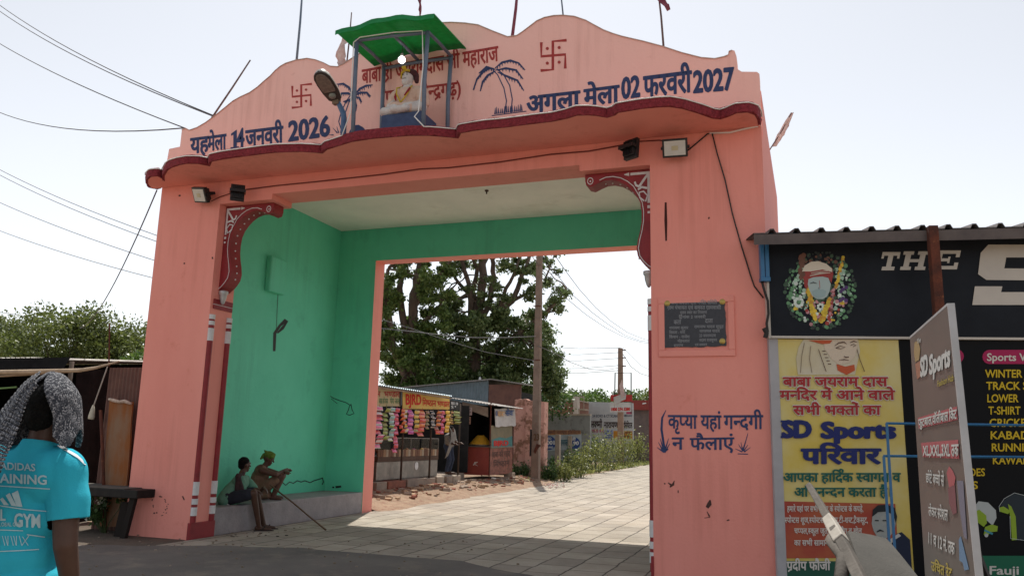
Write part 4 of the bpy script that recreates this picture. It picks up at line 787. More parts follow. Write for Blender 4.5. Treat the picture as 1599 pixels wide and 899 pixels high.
def board(px0, yt0, yb0, px1, yt1, yb1, x, mat, par, th=.02, name='sign_board'):
    f_ = mx(x); m = MB(); m.slab([f_(px0, yb0), f_(px1, yb1), f_(px1, yt1), f_(px0, yt0)], (-th, 0, 0)); return m.build(name, mat, par)
sb = board(584, 606, 634, 625, 609, 634, -.40, PALEY, ss); ft = mx(-.395)
m = MB(); text(m, 'िमष~ठान', ft(572, 619), ft(594, 619), ft(572, 610.5), .015, ybox=YB); text(m, 'भण~डार', ft(600, 619.5), ft(624, 619.5), ft(600, 611), .02, ybox=YB); m.build('lettering', REDP, sb)
m = MB(); text(m, 'बाबा की कृपा', ft(592, 630), ft(606, 630), ft(592, 622), .012, ybox=YB); text(m, 'पेय जल', ft(609, 630), ft(624, 630), ft(609, 622), .012, ybox=YB); m.build('lettering', M('green_lettering', (.12, .22, .1)), sb)
m = board(624.5, 608, 633, 627, 608.4, 633, -.385, M('dark_gap', (.04, .03, .03)), ss, name='board_edge')
sb = board(629, 611, 638, 702, 618, 639, -.40, YEL, ss)
m = MB(); text(m, 'BJRD', ft(633.5, 631), ft(658, 631.5), ft(633.5, 615), .035, ybox=LN); text(m, 'िमष~ठान', ft(659.5, 633), ft(681, 634), ft(659.5, 624), .02, ybox=YB); text(m, 'भण~डार', ft(683, 634), ft(702, 635), ft(683, 626), .02, ybox=YB); m.build('lettering', M('bright_red_paint', (.5, .02, .015)), sb)
board(703, 624, 640, 718, 626, 640, -.40, M('black_board', (.02, .02, .02)), ss); m = MB(); text(m, 'BJRD 108', ft(704.5, 631), ft(715, 632), ft(704.5, 627), .02, ybox=LN); text(m, '% *', ft(704.5, 637), ft(712, 637), ft(704.5, 633), .02); m.build('lettering', WHITEP, ss)
# hanging strips of snack packets
def strip(px0, yt, px1, yb, cols, lab, off):
    x = XS+.10+off; f_ = mx(x); a = f_((px0+px1)/2, yt); b_ = f_((px0+px1)/2, yb); wd = abs(f_(px1, yt).y-f_(px0, yt).y)*.92; n = max(5, int((a.z-b_.z)/.105)); m = MB()
    for i in range(n):
        z1 = a.z-(a.z-b_.z)*i/n; z0 = a.z-(a.z-b_.z)*(i+1)/n+.008; c = a.y+random.uniform(-.035, .035); tl = random.uniform(-.08, .08); K = 5; vs = []
        for r in range(K+1):
            for q in range(K+1):
                u, v = q/K, r/K; bul = .035*math.sin(math.pi*u)**.6*math.sin(math.pi*v)**.6
                vs.append((x+bul+tl*v+noise.noise(V((u*3, v*3, i+px0)))*.012, c+(u-.5)*wd, z0+(z1-z0)*v))
        ci = i % len(cols) if random.random() < .6 else random.randrange(len(cols)); fs = [(r*6+q, r*6+q+1, (r+1)*6+q+1, (r+1)*6+q) for r in range(K) for q in range(K)]
        o_ = len(m.v); m.v += vs; m.f += [tuple(k+o_ for k in f_q) for f_q in fs]
        m.m += [(ci if 1 <= r <= 3 else (ci+1) % len(cols)) for r in range(K) for q in range(K)]
    m.tube([(x-.01, a.y, a.z+.06), (x-.01, a.y, a.z)], .006, 5)
    return solo(m, 'snack_strip', [FO[c] for c in cols], lab, 'snack packets', 'strips of snack packets', smooth=True)
FO = {k: M('foil_'+k, c, tuple(min(1, x*1.35+.01) for x in c), scale=45, rough=.34, spec=.5) for k, c in dict(pink=(.50, .10, .22), silver=(.45, .42, .42), lime=(.22, .28, .05), teal=(.16, .32, .32), red=(.42, .02, .02), orange=(.5, .14, .03), purple=(.32, .03, .25), olive=(.2, .17, .05), gold=(.5, .3, .03), black=(.03, .03, .03), white=(.55, .5, .48), brown=(.2, .08, .04), yellow=(.62, .36, .01)).items()}
random.seed(9)
for s_ in [(588, 634, 599, 700, ('pink', 'silver', 'red'), 'long pink and silver packet strip next to the gate jamb', .1), (600, 637, 608, 687, ('lime', 'olive'), 'lime green packet strip under the pale sign', .06), (609, 636, 617, 689, ('teal', 'silver', 'lime'), 'teal and silver packet strip under the pale sign', .08), (617, 637, 624, 707, ('red', 'pink'), 'longest red packet strip left of the front post', .05), (626, 638, 632, 676, ('orange', 'red'), 'orange packet strip just right of the front post', .06), (632, 639, 637, 676, ('silver', 'gold'), 'narrow silver strip between orange and magenta packets', .03), (638, 639, 647, 678, ('purple', 'pink'), 'wide magenta packet strip', .09), (647, 640, 655, 676, ('gold', 'olive', 'red'), 'olive and gold strip right of the magenta packets', .05), (655, 640, 665, 681, ('red', 'orange'), 'bright red orange packet strip in the middle', .08), (666, 641, 672, 670, ('brown', 'olive'), 'short brown packet strip before the second post', .04), (674, 641, 680, 668, ('black', 'white'), 'black and white packet strip', .06), (681, 641, 688, 678, ('orange', 'brown', 'red'), 'orange brown packet strip right of the black and white one', .07), (689, 641, 695, 678, ('red', 'pink'), 'crimson packet strip beside the yellow ones', .05), (696, 641, 703, 675, ('yellow', 'gold'), 'plain yellow packet strip', .07), (704, 642, 709, 662, ('brown', 'gold'), 'short brown strip behind the yellow packets', .03), (709, 642, 719, 662, ('olive', 'lime'), 'short olive packet strip beside the kiosk', .06)]: strip(*s_)
# glass display counter
dc = empty('display_counter', (-.95, 10.4, ZF), 'low glass display counter with a metal base in the snack stall', 'counter')
y0, y1_ = at(588, 730, 0, -.62).y, at(683, 728, 0, -.62).y
zb, zm, zs = at(640, 741, 0, -.62).z, at(640, 712, 0, -.62).z, at(640, 703, 0, -.62).z
m = MB(); m.box((-1.3, y0, ZF), (-.62, y1_, zm-.12)); m.build('base', M('scuffed_steel', (.15, .135, .12), (.25, .22, .195), scale=5, rough=.4, metal=.5), dc, bevel=.01)
m = MB(); m.box((-1.3, y0, zm-.12), (-.60, y1_, zm)); m.build('wood_band', M('brown_band', (.07, .035, .025), (.10, .06, .04), scale=7), dc)
m = MB()
for k in range(26):
    a = y0+(y1_-y0)*k/26; m.box((-.62, a+.008, zm+.004), (-.60, a+(y1_-y0)/26-.008, zs+.03), k % 3 if k % 5 else 1)
m.build('tile_row', [M('cream_tile', (.42, .34, .25), (.3, .24, .18), scale=20), M('brown_tile', (.16, .08, .05)), M('tan_tile', (.32, .2, .12))], dc)
m = MB(); m.box((-1.28, y0, zm+.003), (-.63, y1_, zm+.02)); m.build('shelf', MATS['scuffed_steel'], dc)
m = MB(); m.box((-.615, y0, zs+.035), (-.608, y1_, zs+.33)); m.build('front_glass', GLASS, dc)
m = MB()
for a in (y0, (y0+y1_)/2, y1_-.02): m.box((-.63, a, zs+.03), (-.605, a+.02, zs+.35))
m.box((-.63, y0, zs+.33), (-.605, y1_, zs+.35)); m.build('glass_frame', MATS['scuffed_steel'], dc)
m = MB(); q = at(651, 727, 0, -.597); m.lathe((-.6185, q.y, q.z), (1, 0, 0), [(.11, 0), (.11, .012), (.10, .014)], 18); m.build('round_plate', WHITEP, dc)
for px, py, cl, lb in ((600, 699, ('brown', 'olive'), 'dark heap of packets at the near end of the counter'), (634, 698, ('gold', 'olive', 'orange'), 'heap of gold and green packets on the counter'), (647, 699, ('red', 'pink', 'orange'), 'heap of red packets on the counter'), (672, 700, ('brown', 'gold'), 'small brown heap at the far end of the counter')):
    q = at(px, py, 0, -.8); m = MB(); random.seed(px)
    for i in range(22):
        c = V((-.9+random.uniform(-.16, .16), q.y+random.uniform(-.22, .22), zm+.05+random.random()*.14)); m.ell(c, (.06, .045, .03), Matrix.Rotation(random.uniform(0, 6), 3, 'Z') @ Matrix.Rotation(random.uniform(-1, 1), 3, 'X'), 8, random.randrange(len(cl)))
    solo(m, 'packet_heap', [FO[c] for c in cl], lb, 'snack packets', 'heaps on the counter')
# stooping shopkeeper
pb = V((-.72, at(700, 735, 0, -.75).y, ZF)); pp = empty('person', pb, 'person in dark trousers stooping under a pale grey cloth inside the snack stall', 'person')
def QQ(x, y, z): return pb+V((x, y, z))
m = MB()
for sy in (-1, 1):
    m.cap(QQ(-.05, .1*sy, .82), .085, QQ(.04, .11*sy, .45), .06); m.cap(QQ(.04, .11*sy, .45), .058, QQ(-.04, .11*sy, .08), .042); m.cap(QQ(-.06, .11*sy, .04), .04, QQ(.12, .12*sy, .03), .034)
m.cap(QQ(-.05, 0, .86), .13, QQ(.08, -.22, 1.12), .14); m.cap(QQ(.06, -.36, 1.15), .07, QQ(.08, -.06, 1.2), .075); m.cap(QQ(.12, -.28, 1.2), .055, QQ(.16, -.34, 1.28), .05); m.ell(QQ(.19, -.38, 1.36), (.095, .085, .115)); m.cap(QQ(.28, -.40, 1.34), .012, QQ(.29, -.4, 1.32), .018)
for dy, ez in ((-.42, .95), (-.02, .98)):
    m.cap(QQ(.1, dy, 1.16), .05, QQ(.25, dy-.06, ez), .04); m.cap(QQ(.25, dy-.06, ez), .038, QQ(.42, dy-.12, ez-.02), .028); h = QQ(.45, dy-.14, ez-.02); m.cap(QQ(.42, dy-.12, ez-.02), .03, h, .032)
    for f_ in range(4): m.cap(h+V((.02, (f_-1.5)*.019, 0)), .0105, h+V((.085-abs(f_-1.4)*.008, (f_-1.5)*.022, -.02)), .009, 8)
    m.cap(h+V((-.01, .03, 0)), .011, h+V((.03, .06, -.015)), .009, 8)
remesh(m, 'body', SKIN, pp, .011, 2)
m = MB()
for sy in (-1, 1): m.cap(QQ(-.05, .1*sy, .84), .10, QQ(.04, .11*sy, .45), .08); m.cap(QQ(.04, .11*sy, .45), .078, QQ(-.04, .11*sy, .12), .06)
m.cap(QQ(-.05, -.05, .86), .145, QQ(-.03, .05, .9), .145); remesh(m, 'trousers', M('navy_cloth', (.02, .03, .06), (.035, .05, .09), scale=20, rough=.9), pp, .014, 2, rough=.008)
m = MB(); m.cap(QQ(-.03, 0, .92), .155, QQ(.08, -.22, 1.12), .165); m.cap(QQ(.06, -.38, 1.15), .09, QQ(.08, -.04, 1.2), .095); m.cap(QQ(.1, -.42, 1.16), .07, QQ(.2, -.46, 1.02), .06); m.cap(QQ(.1, -.02, 1.16), .07, QQ(.2, -.06, 1.03), .06); remesh(m, 'grey_shirt', M('dusty_grey_cloth', (.26, .24, .22), (.18, .17, .16), scale=12, rough=.95), pp, .014, 2, rough=.01)
m = MB(); m.sheet([QQ(.13, -.46, 1.46), QQ(.22, -.52, 1.34), QQ(.26, -.56, 1.1), QQ(.22, -.66, .8), QQ(.16, -.74, .5)], [QQ(.14, -.28, 1.48), QQ(.26, -.28, 1.36), QQ(.3, -.24, 1.14), QQ(.24, -.42, .86), QQ(.2, -.6, .58)], 6); o = m.build('head_cloth', MATS['dusty_grey_cloth'], pp, smooth=True); s_ = o.modifiers.new('s', 'SOLIDIFY'); s_.thickness = .012
m = MB(); m.ell(QQ(.17, -.375, 1.395), (.10, .092, .10)); m.build('hair', HAIR, pp, smooth=True)
# red kiosk at the far end of the stall
KX = -.11; KY = at(764, 742, 0, KX).y; k0 = at(764, 742, 0, KX); ktop = at(764, 698, 0, KX).z; kend = at(800, 735.5, 0, KX).y; kl = at(714, 741, 1, KY).x; kz = k0.z
kk = empty('food_kiosk', (-1.2, KY+1, .2), 'worn red metal food kiosk with a sloping roof beside the snack stall', 'kiosk')
KRED = M('worn_red_paint', (.30, .055, .035), (.24, .04, .03), scale=3, rough=.6, c3=(.40, .22, .16), s3=5, lo3=.6, hi3=.75); KDUST = M('dusty_red_paint', (.32, .13, .09), (.22, .08, .06), scale=4, rough=.8, c3=(.14, .07, .05), s3=8, lo3=.52, hi3=.6)
m = MB(); m.box((kl, KY, kz), (KX, KY+.04, ktop)); m.build('front_panel', KRED, kk, bevel=.006); m = MB(); m.box((KX-.04, KY+.042, kz), (KX, kend, ktop)); m.build('side_panel', KDUST, kk, bevel=.006)
m = MB(); m.box((kl, KY+.042, kz), (KX-.042, kend, kz+.05)); m.box((kl-.05, KY-.06, ktop+.002), (KX+.05, kend, ktop+.03)); m.build('counter_top', MATS['scuffed_steel'], kk)
ktr = at(764, 628, 0, KX).z
for x, y, z0 in ((KX, KY, .08), (KX, kend-.04, .1), (kl, KY, .1), (kl, kend-.04, .1)): m = MB(); m.box((x-.03, y-.002, z0), (x+.005, y+.032, ktr), 0); m.build('corner_post', RUST, kk)
m = MB(); a, b_ = at(704, 621, 1, KY-.25), at(766, 632, 1, KY-.25); corr(m, (a.x, KY-.25, a.z), (b_.x-a.x+.25, 0, b_.z-a.z-.02), (0, kend-KY+.4, .02), .11, .012, (0, 0, 1)); m.build('roof_sheet', M('grey_roof_tin', (.4, .37, .35), (.25, .22, .2), scale=4, rough=.6, metal=.2), kk)
m = MB(); m.slab([at(722, 636, 1, KY-.02), at(762, 651, 1, KY-.02), at(762, 636, 1, KY-.02), at(722, 627, 1, KY-.02)], (0, .015, 0)); m.build('fascia', M('brown_fascia', (.28, .22, .17), (.2, .15, .11), scale=5), kk)
m = MB(); m.box((kl, kend-.02, ktop+.03), (KX-.01, kend, ktr)); m.box((kl, KY+.05, ktop+.03), (kl+.02, kend-.022, ktr)); m.build('back_wall', MATS['dark_tin'], kk)
fk_ = mx(KX+.012); m = MB(); m.slab([fk_(767, 700), fk_(800, 698), fk_(800, 664), fk_(767, 664)], (-.01, 0, 0)); pn = m.build('poster_panel', M('faded_poster', (.16, .15, .10), (.22, .18, .11), scale=4), kk)
m = MB(); m.poly([(768, 699), (800, 697), (800, 680), (790, 684), (780, 682), (768, 686)], mx(KX+.015), 0, (.001, 0, 0)); m.build('teal_patch', M('teal_print', (.05, .17, .17), (.08, .22, .22), scale=6), pn)
m = MB(); ft = mx(KX+.02); text(m, 'BJRD', ft(771, 695.5), ft(794, 694.5), ft(771, 688), .05, ybox=LN); m.build('lettering', M('bright_red_paint', (.5, .02, .015)), pn)
ft = mx(KX+.004); m = MB(); text(m, 'बाबा की रसोई', ft(768, 714), ft(797, 711), ft(768, 706), .02, ybox=YB); text(m, 'िमष~ठान', ft(770, 729), ft(796, 726), ft(770, 721), .02, ybox=YB); m.build('worn_lettering', M('dark_letter', (.10, .05, .04)), kk)
m = MB(); m.stroke([(739, 726), (742, 722), (746, 721)], [1, 3, 1], my(KY-.004)); m.stroke([(741, 724), (746, 727)], [1.5, .5], my(KY-.004)); m.build('paint_chip', M('pale_chip', (.6, .5, .45)), kk)
for nm, x0, x1, yt, yb, lb in (('bunting', 0, 0, 0, 0, ''),): pass
m = MB(); fb_ = mx(KX+.05); A = []; B = []
for i in range(9):
    t = i/8; A.append(fb_(772.5+t*31, 638-t*1+.6*math.sin(i))+V((.02*math.sin(i*1.7), 0, 0))); B.append(fb_(772.5+t*33, 666+.7*math.sin(i*2)-t*1.5)+V((.03+.03*math.sin(i*1.3), 0, 0)))
m.sheet(A, B, 5); m.sheet([p-V((.012, 0, 0)) for p in A], [p-V((.012, 0, 0)) for p in B], 5)
bn = solo(m, 'cloth_banner', M('dirty_white_cloth', (.55, .53, .52), (.45, .43, .42), scale=6, rough=.9), 'dirty white cloth banner hanging at the kiosk corner', 'banner', smooth=True)
m = MB(); fb_ = mx(KX+.105); text(m, 'बाबा', fb_(777, 650), fb_(788, 650), fb_(777, 642), .03, ybox=YB, mi=0); m.poly([(775, 641), (776.5, 641), (776.5, 649), (775, 649)], fb_, 1, (.001, 0, 0)); text(m, 'सेवा', fb_(790, 649), fb_(802, 648), fb_(790, 641), .03, mi=1, ybox=YB); m.build('lettering', [M('pale_orange_print', (.5, .3, .15)), M('blue_print', (.04, .09, .25))], bn)
for x0, x1, yt, yb, c, lb in ((728, 737, 636, 648, (.5, .4, .38), 'small pale printed notice on the kiosk fascia'), (723, 735, 650, 662, (.42, .24, .18), 'small pinkish notice hanging below the kiosk fascia')):
    m = MB(); f_ = my(KY-.035 if yt < 640 else KY-.01); m.slab([f_(x0, yb), f_(x1, yb), f_(x1, yt), f_(x0, yt)], (0, .006, 0)); o = solo(m, 'paper_notice', M('notice_paper_%d' % x0, c, rough=.9), lb, 'notice')
    m = MB(); g2 = my((KY-.04 if yt < 640 else KY-.015))
    for k in range(4): m.stroke([(x0+1.2, yt+2.2+k*2.4), (x1-1.4-(k % 2)*1.5, yt+2.2+k*2.4)], .9, g2)
    m.build('print_lines', M('brown_ink', (.16, .07, .06)), o)
yt_ = empty('snack_tray', (-.9, KY+.5, ktop), 'heap of bright yellow snacks on the kiosk counter', 'snack tray')
c0, c1 = at(731, 697, 1, KY+.35), at(766, 697, 1, KY+.35); cx = (c0.x+c1.x)/2; rx = (c1.x-c0.x)/2
m = MB(); vs = []; K = 18
for r in range(7):
    for q in range(K):
        a = 2*math.pi*q/K; u = r/6; vs.append((cx+rx*math.cos(a)*(1-u*.72), KY+.45+.38*math.sin(a)*(1-u*.72), ktop+.05+.34*u**.8+noise.noise(V((a*2, u*4, 0)))*.02))
m.add(vs, [(r*K+q, r*K+(q+1) % K, (r+1)*K+(q+1) % K, (r+1)*K+q) for r in range(6) for q in range(K)]+[tuple(range(6*K, 7*K))]); m.build('yellow_heap', M('yellow_namkeen', (.66, .36, .015), (.5, .25, .01), scale=40, rough=.8, bump=.01, bscale=70), yt_, smooth=True)
m = MB(); m.lathe((cx, KY+.45, ktop+.031), (0, 0, 1), [(rx*.9, 0), (rx*1.06, .03), (rx*1.06, .05), (rx*.98, .05)], 22); ob = m.build('tray', MATS['scuffed_steel'], yt_)
for px, py, s_, lb in ((763, 754, .20, 'concrete block under the near kiosk leg'), (797, 752, .26, 'stack of grey blocks under the far kiosk corner')):
    q = at(px, py, 0, KX); m = MB(); m.box((q.x-s_*.8, q.y-s_, 0), (q.x+s_*.6, q.y+s_*.6, .17)); 
    if s_ > .22: m.box((q.x-s_*.7, q.y-s_*.8, .173), (q.x+s_*.5, q.y+s_*.5, .36))
    solo(m, 'concrete_block', CONC, lb, 'block', bevel=.012)
m = MB(); m.tube([at(768, 746, 0, KX+.1), at(790, 750, 0, KX+.1)], .03, 8); solo(m, 'pipe_piece', M('pale_pipe', (.55, .5, .45)), 'pale pipe lying under the red kiosk', 'pipe')
# tin shed behind
SX = -3.9; sy1 = at(763, 605, 0, SX).y; sy0 = at(640, 610, 0, SX).y; stz = at(763, 597, 0, SX).z
td = empty('tin_shed', (-5, 22.5, 0), 'blue grey corrugated tin shed with a brown end wall behind the snack stall', 'shed')
SY = 21.2; fs_ = my(SY); pa_, pb2 = fs_(596, 609), fs_(763, 593); m = MB(); k = 110; A = []; B = []
for i in range(k+1):
    t = i/k; x = pa_.x+(pb2.x-pa_.x)*t; h = -.015*math.sin(t*(pb2.x-pa_.x)/.14*6.283); A.append(V((x, SY+h, .2))); B.append(V((x, SY+h, pa_.z+(pb2.z-pa_.z)*t)))
m.sheet(A, B, 1); m.build('tin_wall', M('blue_grey_tin', (.15, .21, .25), (.11, .16, .19), scale=4, rough=.6, metal=.2), td)
ex = at(813, 612, 1, SY).x
m = MB(); m.box((pb2.x+.01, SY+.02, .2), (ex, SY+.1, at(790, 600, 1, SY).z)); m.build('end_wall', M('brown_tin', (.17, .085, .065)), td)
m = MB(); m.box((pa_.x, SY+.12, .2), (ex, SY+3, pa_.z-.05)); m.build('shed_body', MATS['dark_tin'], td)
m = MB(); m.slab([(pa_.x-.2, SY-.15, pa_.z-.01), (pb2.x+.1, SY-.15, pb2.z), (pb2.x+.1, SY+3, pb2.z+.05), (pa_.x-.2, SY+3, pa_.z+.04)], (0, 0, .04)); m.build('roof_edge', M('roof_grey', (.3, .3, .3), (.2, .19, .18), scale=5, rough=.7), td)
e1 = at(818, 600, 1, SY-.2); m = MB(); m.slab([(pb2.x+.11, SY-.2, pb2.z+.01), (e1.x, SY-.2, e1.z), (e1.x-.2, SY+3, e1.z+.1), (pb2.x+.11, SY+3, pb2.z+.05)], (0, 0, .04)); m.build('end_roof', MATS['roof_grey'], td)
m = MB(); q = at(748, 594, 1, SY); m.lathe((q.x, SY+.1, q.z), (0, 0, 1), [(.05, 0), (.05, .12), (.02, .16)], 10); solo(m, 'white_pot', WHITEP, 'tiny white pot on the tin shed roof', 'pot')
# pink pillar wall
PY = 19.9; a, b_ = at(802, 700, 1, PY), at(851, 700, 1, PY); zt = at(825, 623, 1, PY).z
pw_ = empty('pink_wall', ((a.x+b_.x)/2, PY, 0), 'short pink wall with peeling plaster behind the numbered pole', 'wall')
PEEL = M('peeling_pink_plaster', (.50, .27, .22), (.58, .33, .27), scale=3, rough=.95, bump=.01, bscale=14, c3=(.23, .12, .08), s3=1.6, lo3=.50, hi3=.56)
m = MB(); xm = at(822, 700, 1, PY).x
top_ = [(a.x+(xm-a.x)*i/8, zt+random.uniform(-.03, .05)) for i in range(9)]
m.slab([(a.x, PY, 0), (xm, PY, 0)]+[(x, PY, z) for x, z in top_[::-1]], (0, .4, 0)); m.slab([(xm+.002, PY-.15, 0), (b_.x, PY-.15, 0), (b_.x, PY-.15, zt-.1), (xm+.002, PY-.15, zt-.04)], (0, .5, 0)); m.build('plaster_wall', PEEL, pw_)
# numbered concrete pole
NP = V((.70, 18.1, 0)); up_ = empty('utility_pole', NP, 'concrete utility pole numbered 23 in front of the pink wall', 'utility pole', 'utility poles')
m = MB(); m.slab([NP+V((-.15, -.14, -.2)), NP+V((.15, -.14, -.2)), NP+V((.085, -.1, 9.3)), NP+V((-.085, -.1, 9.3))], (0, .26, 0)); m.build('shaft', M('dark_concrete_shaft', (.24, .18, .145), (.17, .125, .10), scale=3, rough=1, bump=.006, bscale=25, c3=(.30, .24, .19), s3=5), up_, bevel=.02)
m = MB(); a = at(829, 711, 1, 17.93); m.box((NP.x-.19, 17.93, at(829, 712, 1, 17.93).z), (NP.x-.15, 18.1, at(829, 670, 1, 17.93).z)); m.build('meter_strip', BLACKM, up_)
ft = my(17.94); m = MB(); text(m, '23', ft(833.5, 687), ft(842, 687), ft(833.5, 677), .02, ybox=LN); m.build('number', M('brown_number', (.10, .05, .02)), up_)
m = MB(); m.poly([(833, 705), (838, 692), (845, 695), (840, 700), (836, 708)], ft); m.build('rust_stain', RUST, up_)
for z in (4.4, 6.4): m = MB(); m.tube([NP+V((-.15, -.16, z)), NP+V((.15, -.16, z))], .02, 6); m.build('clamp', RUST, up_)
# two plain posts
for px, py, yt, lb in ((870.5, 741, 678, 'nearer of the two plain concrete posts before the grey wall'), (890, 728, 680, 'farther of the two plain concrete posts before the grey wall')):
    q = at(px, py, 2, 0); tz_ = at(px, yt, 1, q.y).z; m = MB(); m.box((q.x-.11, q.y-.1, -.1), (q.x+.11, q.y+.1, tz_)); solo(m, 'concrete_post', CONC, lb, 'post', 'plain concrete posts', bevel=.02)
# grey wall with painted adverts
GY = 37.; f_ = my(GY); a, b_ = f_(848, 715), f_(921, 715); zt = f_(885, 648).z
gw = empty('boundary_wall', ((a.x+b_.x)/2, GY, 0), 'mould darkened grey wall with round blue painted adverts', 'wall')
m = MB(); m.box((a.x, GY, -.1), (b_.x, GY+.3, zt)); m.build('wall', M('mouldy_grey_plaster', (.27, .28, .27), (.17, .18, .18), scale=.8, rough=1, c3=(.08, .08, .075), s3=1.3, lo3=.52, hi3=.68, stretch=(1, 1, .5)), gw)
m = MB(); m.box((a.x-.05, GY-.06, zt), (b_.x, GY+.36, zt+.09)); m.build('coping', CONC, gw)
g2 = my(GY-.004); g3 = my(GY-.012); g4 = my(GY-.02)
m = MB(); m.poly([(851, 704), (908, 700), (908, 676), (851, 677)], g2); ap_ = m.build('pale_panel', M('pale_advert', (.36, .42, .46), (.28, .32, .34), scale=2), gw)
m = MB(); m.poly([(851, 679), (907, 677.5), (907, 671.5), (851, 671)], g3); m.build('orange_strip', M('orange_advert', (.42, .20, .08), (.25, .16, .10), scale=3), gw)
m = MB(); m.disc((857, 691), 11, g3, 0, n=28); m.disc((896.5, 692), 9.6, g3, 0, n=28); m.build('blue_disc', M('blue_advert', (.02, .05, .20), (.03, .07, .24), scale=2), gw)
m = MB(); text(m, '9001', g4(849, 694), g4(866, 693.5), g4(849, 688), .04, ybox=LN); text(m, 'ISO', g4(854, 686), g4(861, 686), g4(854, 682.5), .03, ybox=LN); text(m, 'CERTIFIED', g4(851, 700), g4(864, 699.5), g4(851, 697), .02, ybox=LN); text(m, '90', g4(895, 694.5), g4(904, 694), g4(895, 689), .04, ybox=LN); text(m, 'डी', g4(893, 687), g4(899, 687), g4(893, 683.5), .03, ybox=YB); m.build('lettering', WHITEP, gw)
m = MB(); text(m, 'नागरमल', g4(875, 695), g4(886, 694.5), g4(875, 687), .02, ybox=YB); m.build('lettering', M('teal_ink', (.03, .12, .16)), gw); m = MB(); text(m, 'लक~ष~मी नारायण हॉस~िपटल', g4(853, 677.5), g4(906, 676.5), g4(853, 673), .02, ybox=YB); m.build('lettering', M('brown_ink', (.16, .07, .06)), gw)
# brick house
HY = 47.; f_ = my(HY); a, b_ = f_(845, 700), f_(896, 700); bh = empty('brick_house', ((a.x+b_.x)/2, HY+2, 0), 'flat roofed reddish brick house behind the grey wall', 'house')
m = MB(); m.box((a.x-3, HY, 0), (b_.x, HY+6, f_(880, 625).z)); m.build('wall', M('old_brickwork', (.26, .13, .09), (.20, .10, .075), scale=3, rough=1, c3=(.30, .18, .13), s3=7), bh)
m = MB(); m.box((a.x-3, HY-.05, f_(880, 625).z+.002), (b_.x+.1, HY+6, f_(880, 623).z)); m.build('roof', CONC, bh); m = MB(); m.box((b_.x+.002, HY-.3, 0), (f_(903, 640).x, HY+.4, f_(900, 619).z)); m.build('white_pillar', M('lime_pillar', (.5, .46, .42), (.4, .35, .3), scale=2), bh)
c = f_(904, 640); m = MB(); m.box((c.x, HY, c.z), (f_(913, 640).x, HY+1.2, c.z+.1)); m.box((c.x, HY, c.z+.9), (f_(912, 640).x, HY+.05, c.z+1.0)); m.box((f_(911, 640).x, HY, c.z+.1), (f_(912, 640).x, HY+.05, c.z+.9)); m.build('balcony', CONC, bh)
# whitewashed hospital wall
WY = 50.; f_ = my(WY); a, b_ = f_(919, 700), f_(988.5, 700); hw = empty('painted_wall', ((a.x+b_.x)/2, WY, 0), 'whitewashed wall carrying the painted hospital advertisement', 'wall')
zt = f_(920, 627).z; m = MB(); m.slab([(a.x, WY, 0), (b_.x, WY, 0), (b_.x, WY, f_(988, 629).z), (a.x, WY, zt)], (0, .3, 0)); m.build('wall', M('whitewash', (.50, .52, .53), (.42, .44, .45), scale=1.2, rough=.95, c3=(.30, .31, .31), s3=2, lo3=.58, hi3=.7), hw)
h2 = my(WY-.012); h3 = my(WY-.022); INK = M('dark_brown_ink', (.035, .02, .02))
m = MB(); m.box((f_(973.5, 680).x, WY-.008, f_(973, 684).z), (f_(987.5, 680).x, WY-.002, f_(973, 672.5).z)); m.box((f_(958, 680).x, WY-.008, f_(958, 684).z), (f_(966, 680).x, WY-.002, f_(973, 672.5).z)); m.build('orange_panel', M('orange_wall_paint', (.55, .25, .03), (.48, .21, .03), scale=3), hw)
m = MB(); m.box((f_(944, 680).x, WY-.008, f_(944, 685).z), (f_(957, 680).x, WY-.002, f_(944, 670).z)); m.build('blue_panel', M('pale_blue_paint', (.28, .33, .5), (.34, .38, .52), scale=3), hw)
m = MB(); text(m, 'लक~ष~मी', h2(922.5, 667), h2(940, 667), h2(923, 657.5), .03, ybox=YB); text(m, 'नारायण', h2(943, 667.5), h2(965, 667.5), h2(943, 659), .03, ybox=YB); text(m, 'हॉस~िपटल', h2(973, 668), h2(987.5, 668), h2(973, 660), .03, ybox=YB); m.build('lettering', INK, hw)
m = MB(); text(m, '24 ECHO & CT SCAN', h2(925, 651), h2(964, 651), h2(925, 647), .03, ybox=LN); text(m, 'AMBULANCE', h2(974, 650), h2(987, 650), h2(974, 647), .03, ybox=LN); m.build('lettering', M('slate_ink', (.08, .10, .14)), hw)
m = MB(); text(m, 'दादरी रोड', h2(924, 674.5), h2(934, 674.5), h2(924, 670.5), .03, ybox=YB); text(m, 'मो. नं.', h2(936, 675), h2(943, 675), h2(936, 671), .03, ybox=YB); m.box((f_(978, 650).x, WY-.008, f_(978, 646).z), (f_(987, 650).x, WY-.002, f_(978, 639).z)); m.build('lettering', M('magenta_ink', (.40, .05, .12)), hw)
m = MB()
for k in range(4): m.stroke([(945.5, 673+k*3.2), (955+(k % 2), 673+k*3.2)], 1.1, h3)
m.build('lettering', M('blue_print', (.04, .09, .25)), hw); m = MB(); text(m, '24 घण~टे सुिवधा', h3(974.5, 677.5), h3(986.5, 677.5), h3(974.5, 674), .03, ybox=YB); text(m, 'एम~बुलेंस', h3(974.5, 682.5), h3(986, 682.5), h3(974.5, 679.5), .03, ybox=YB); m.build('lettering', M('brown_ink', (.16, .07, .06)), hw)
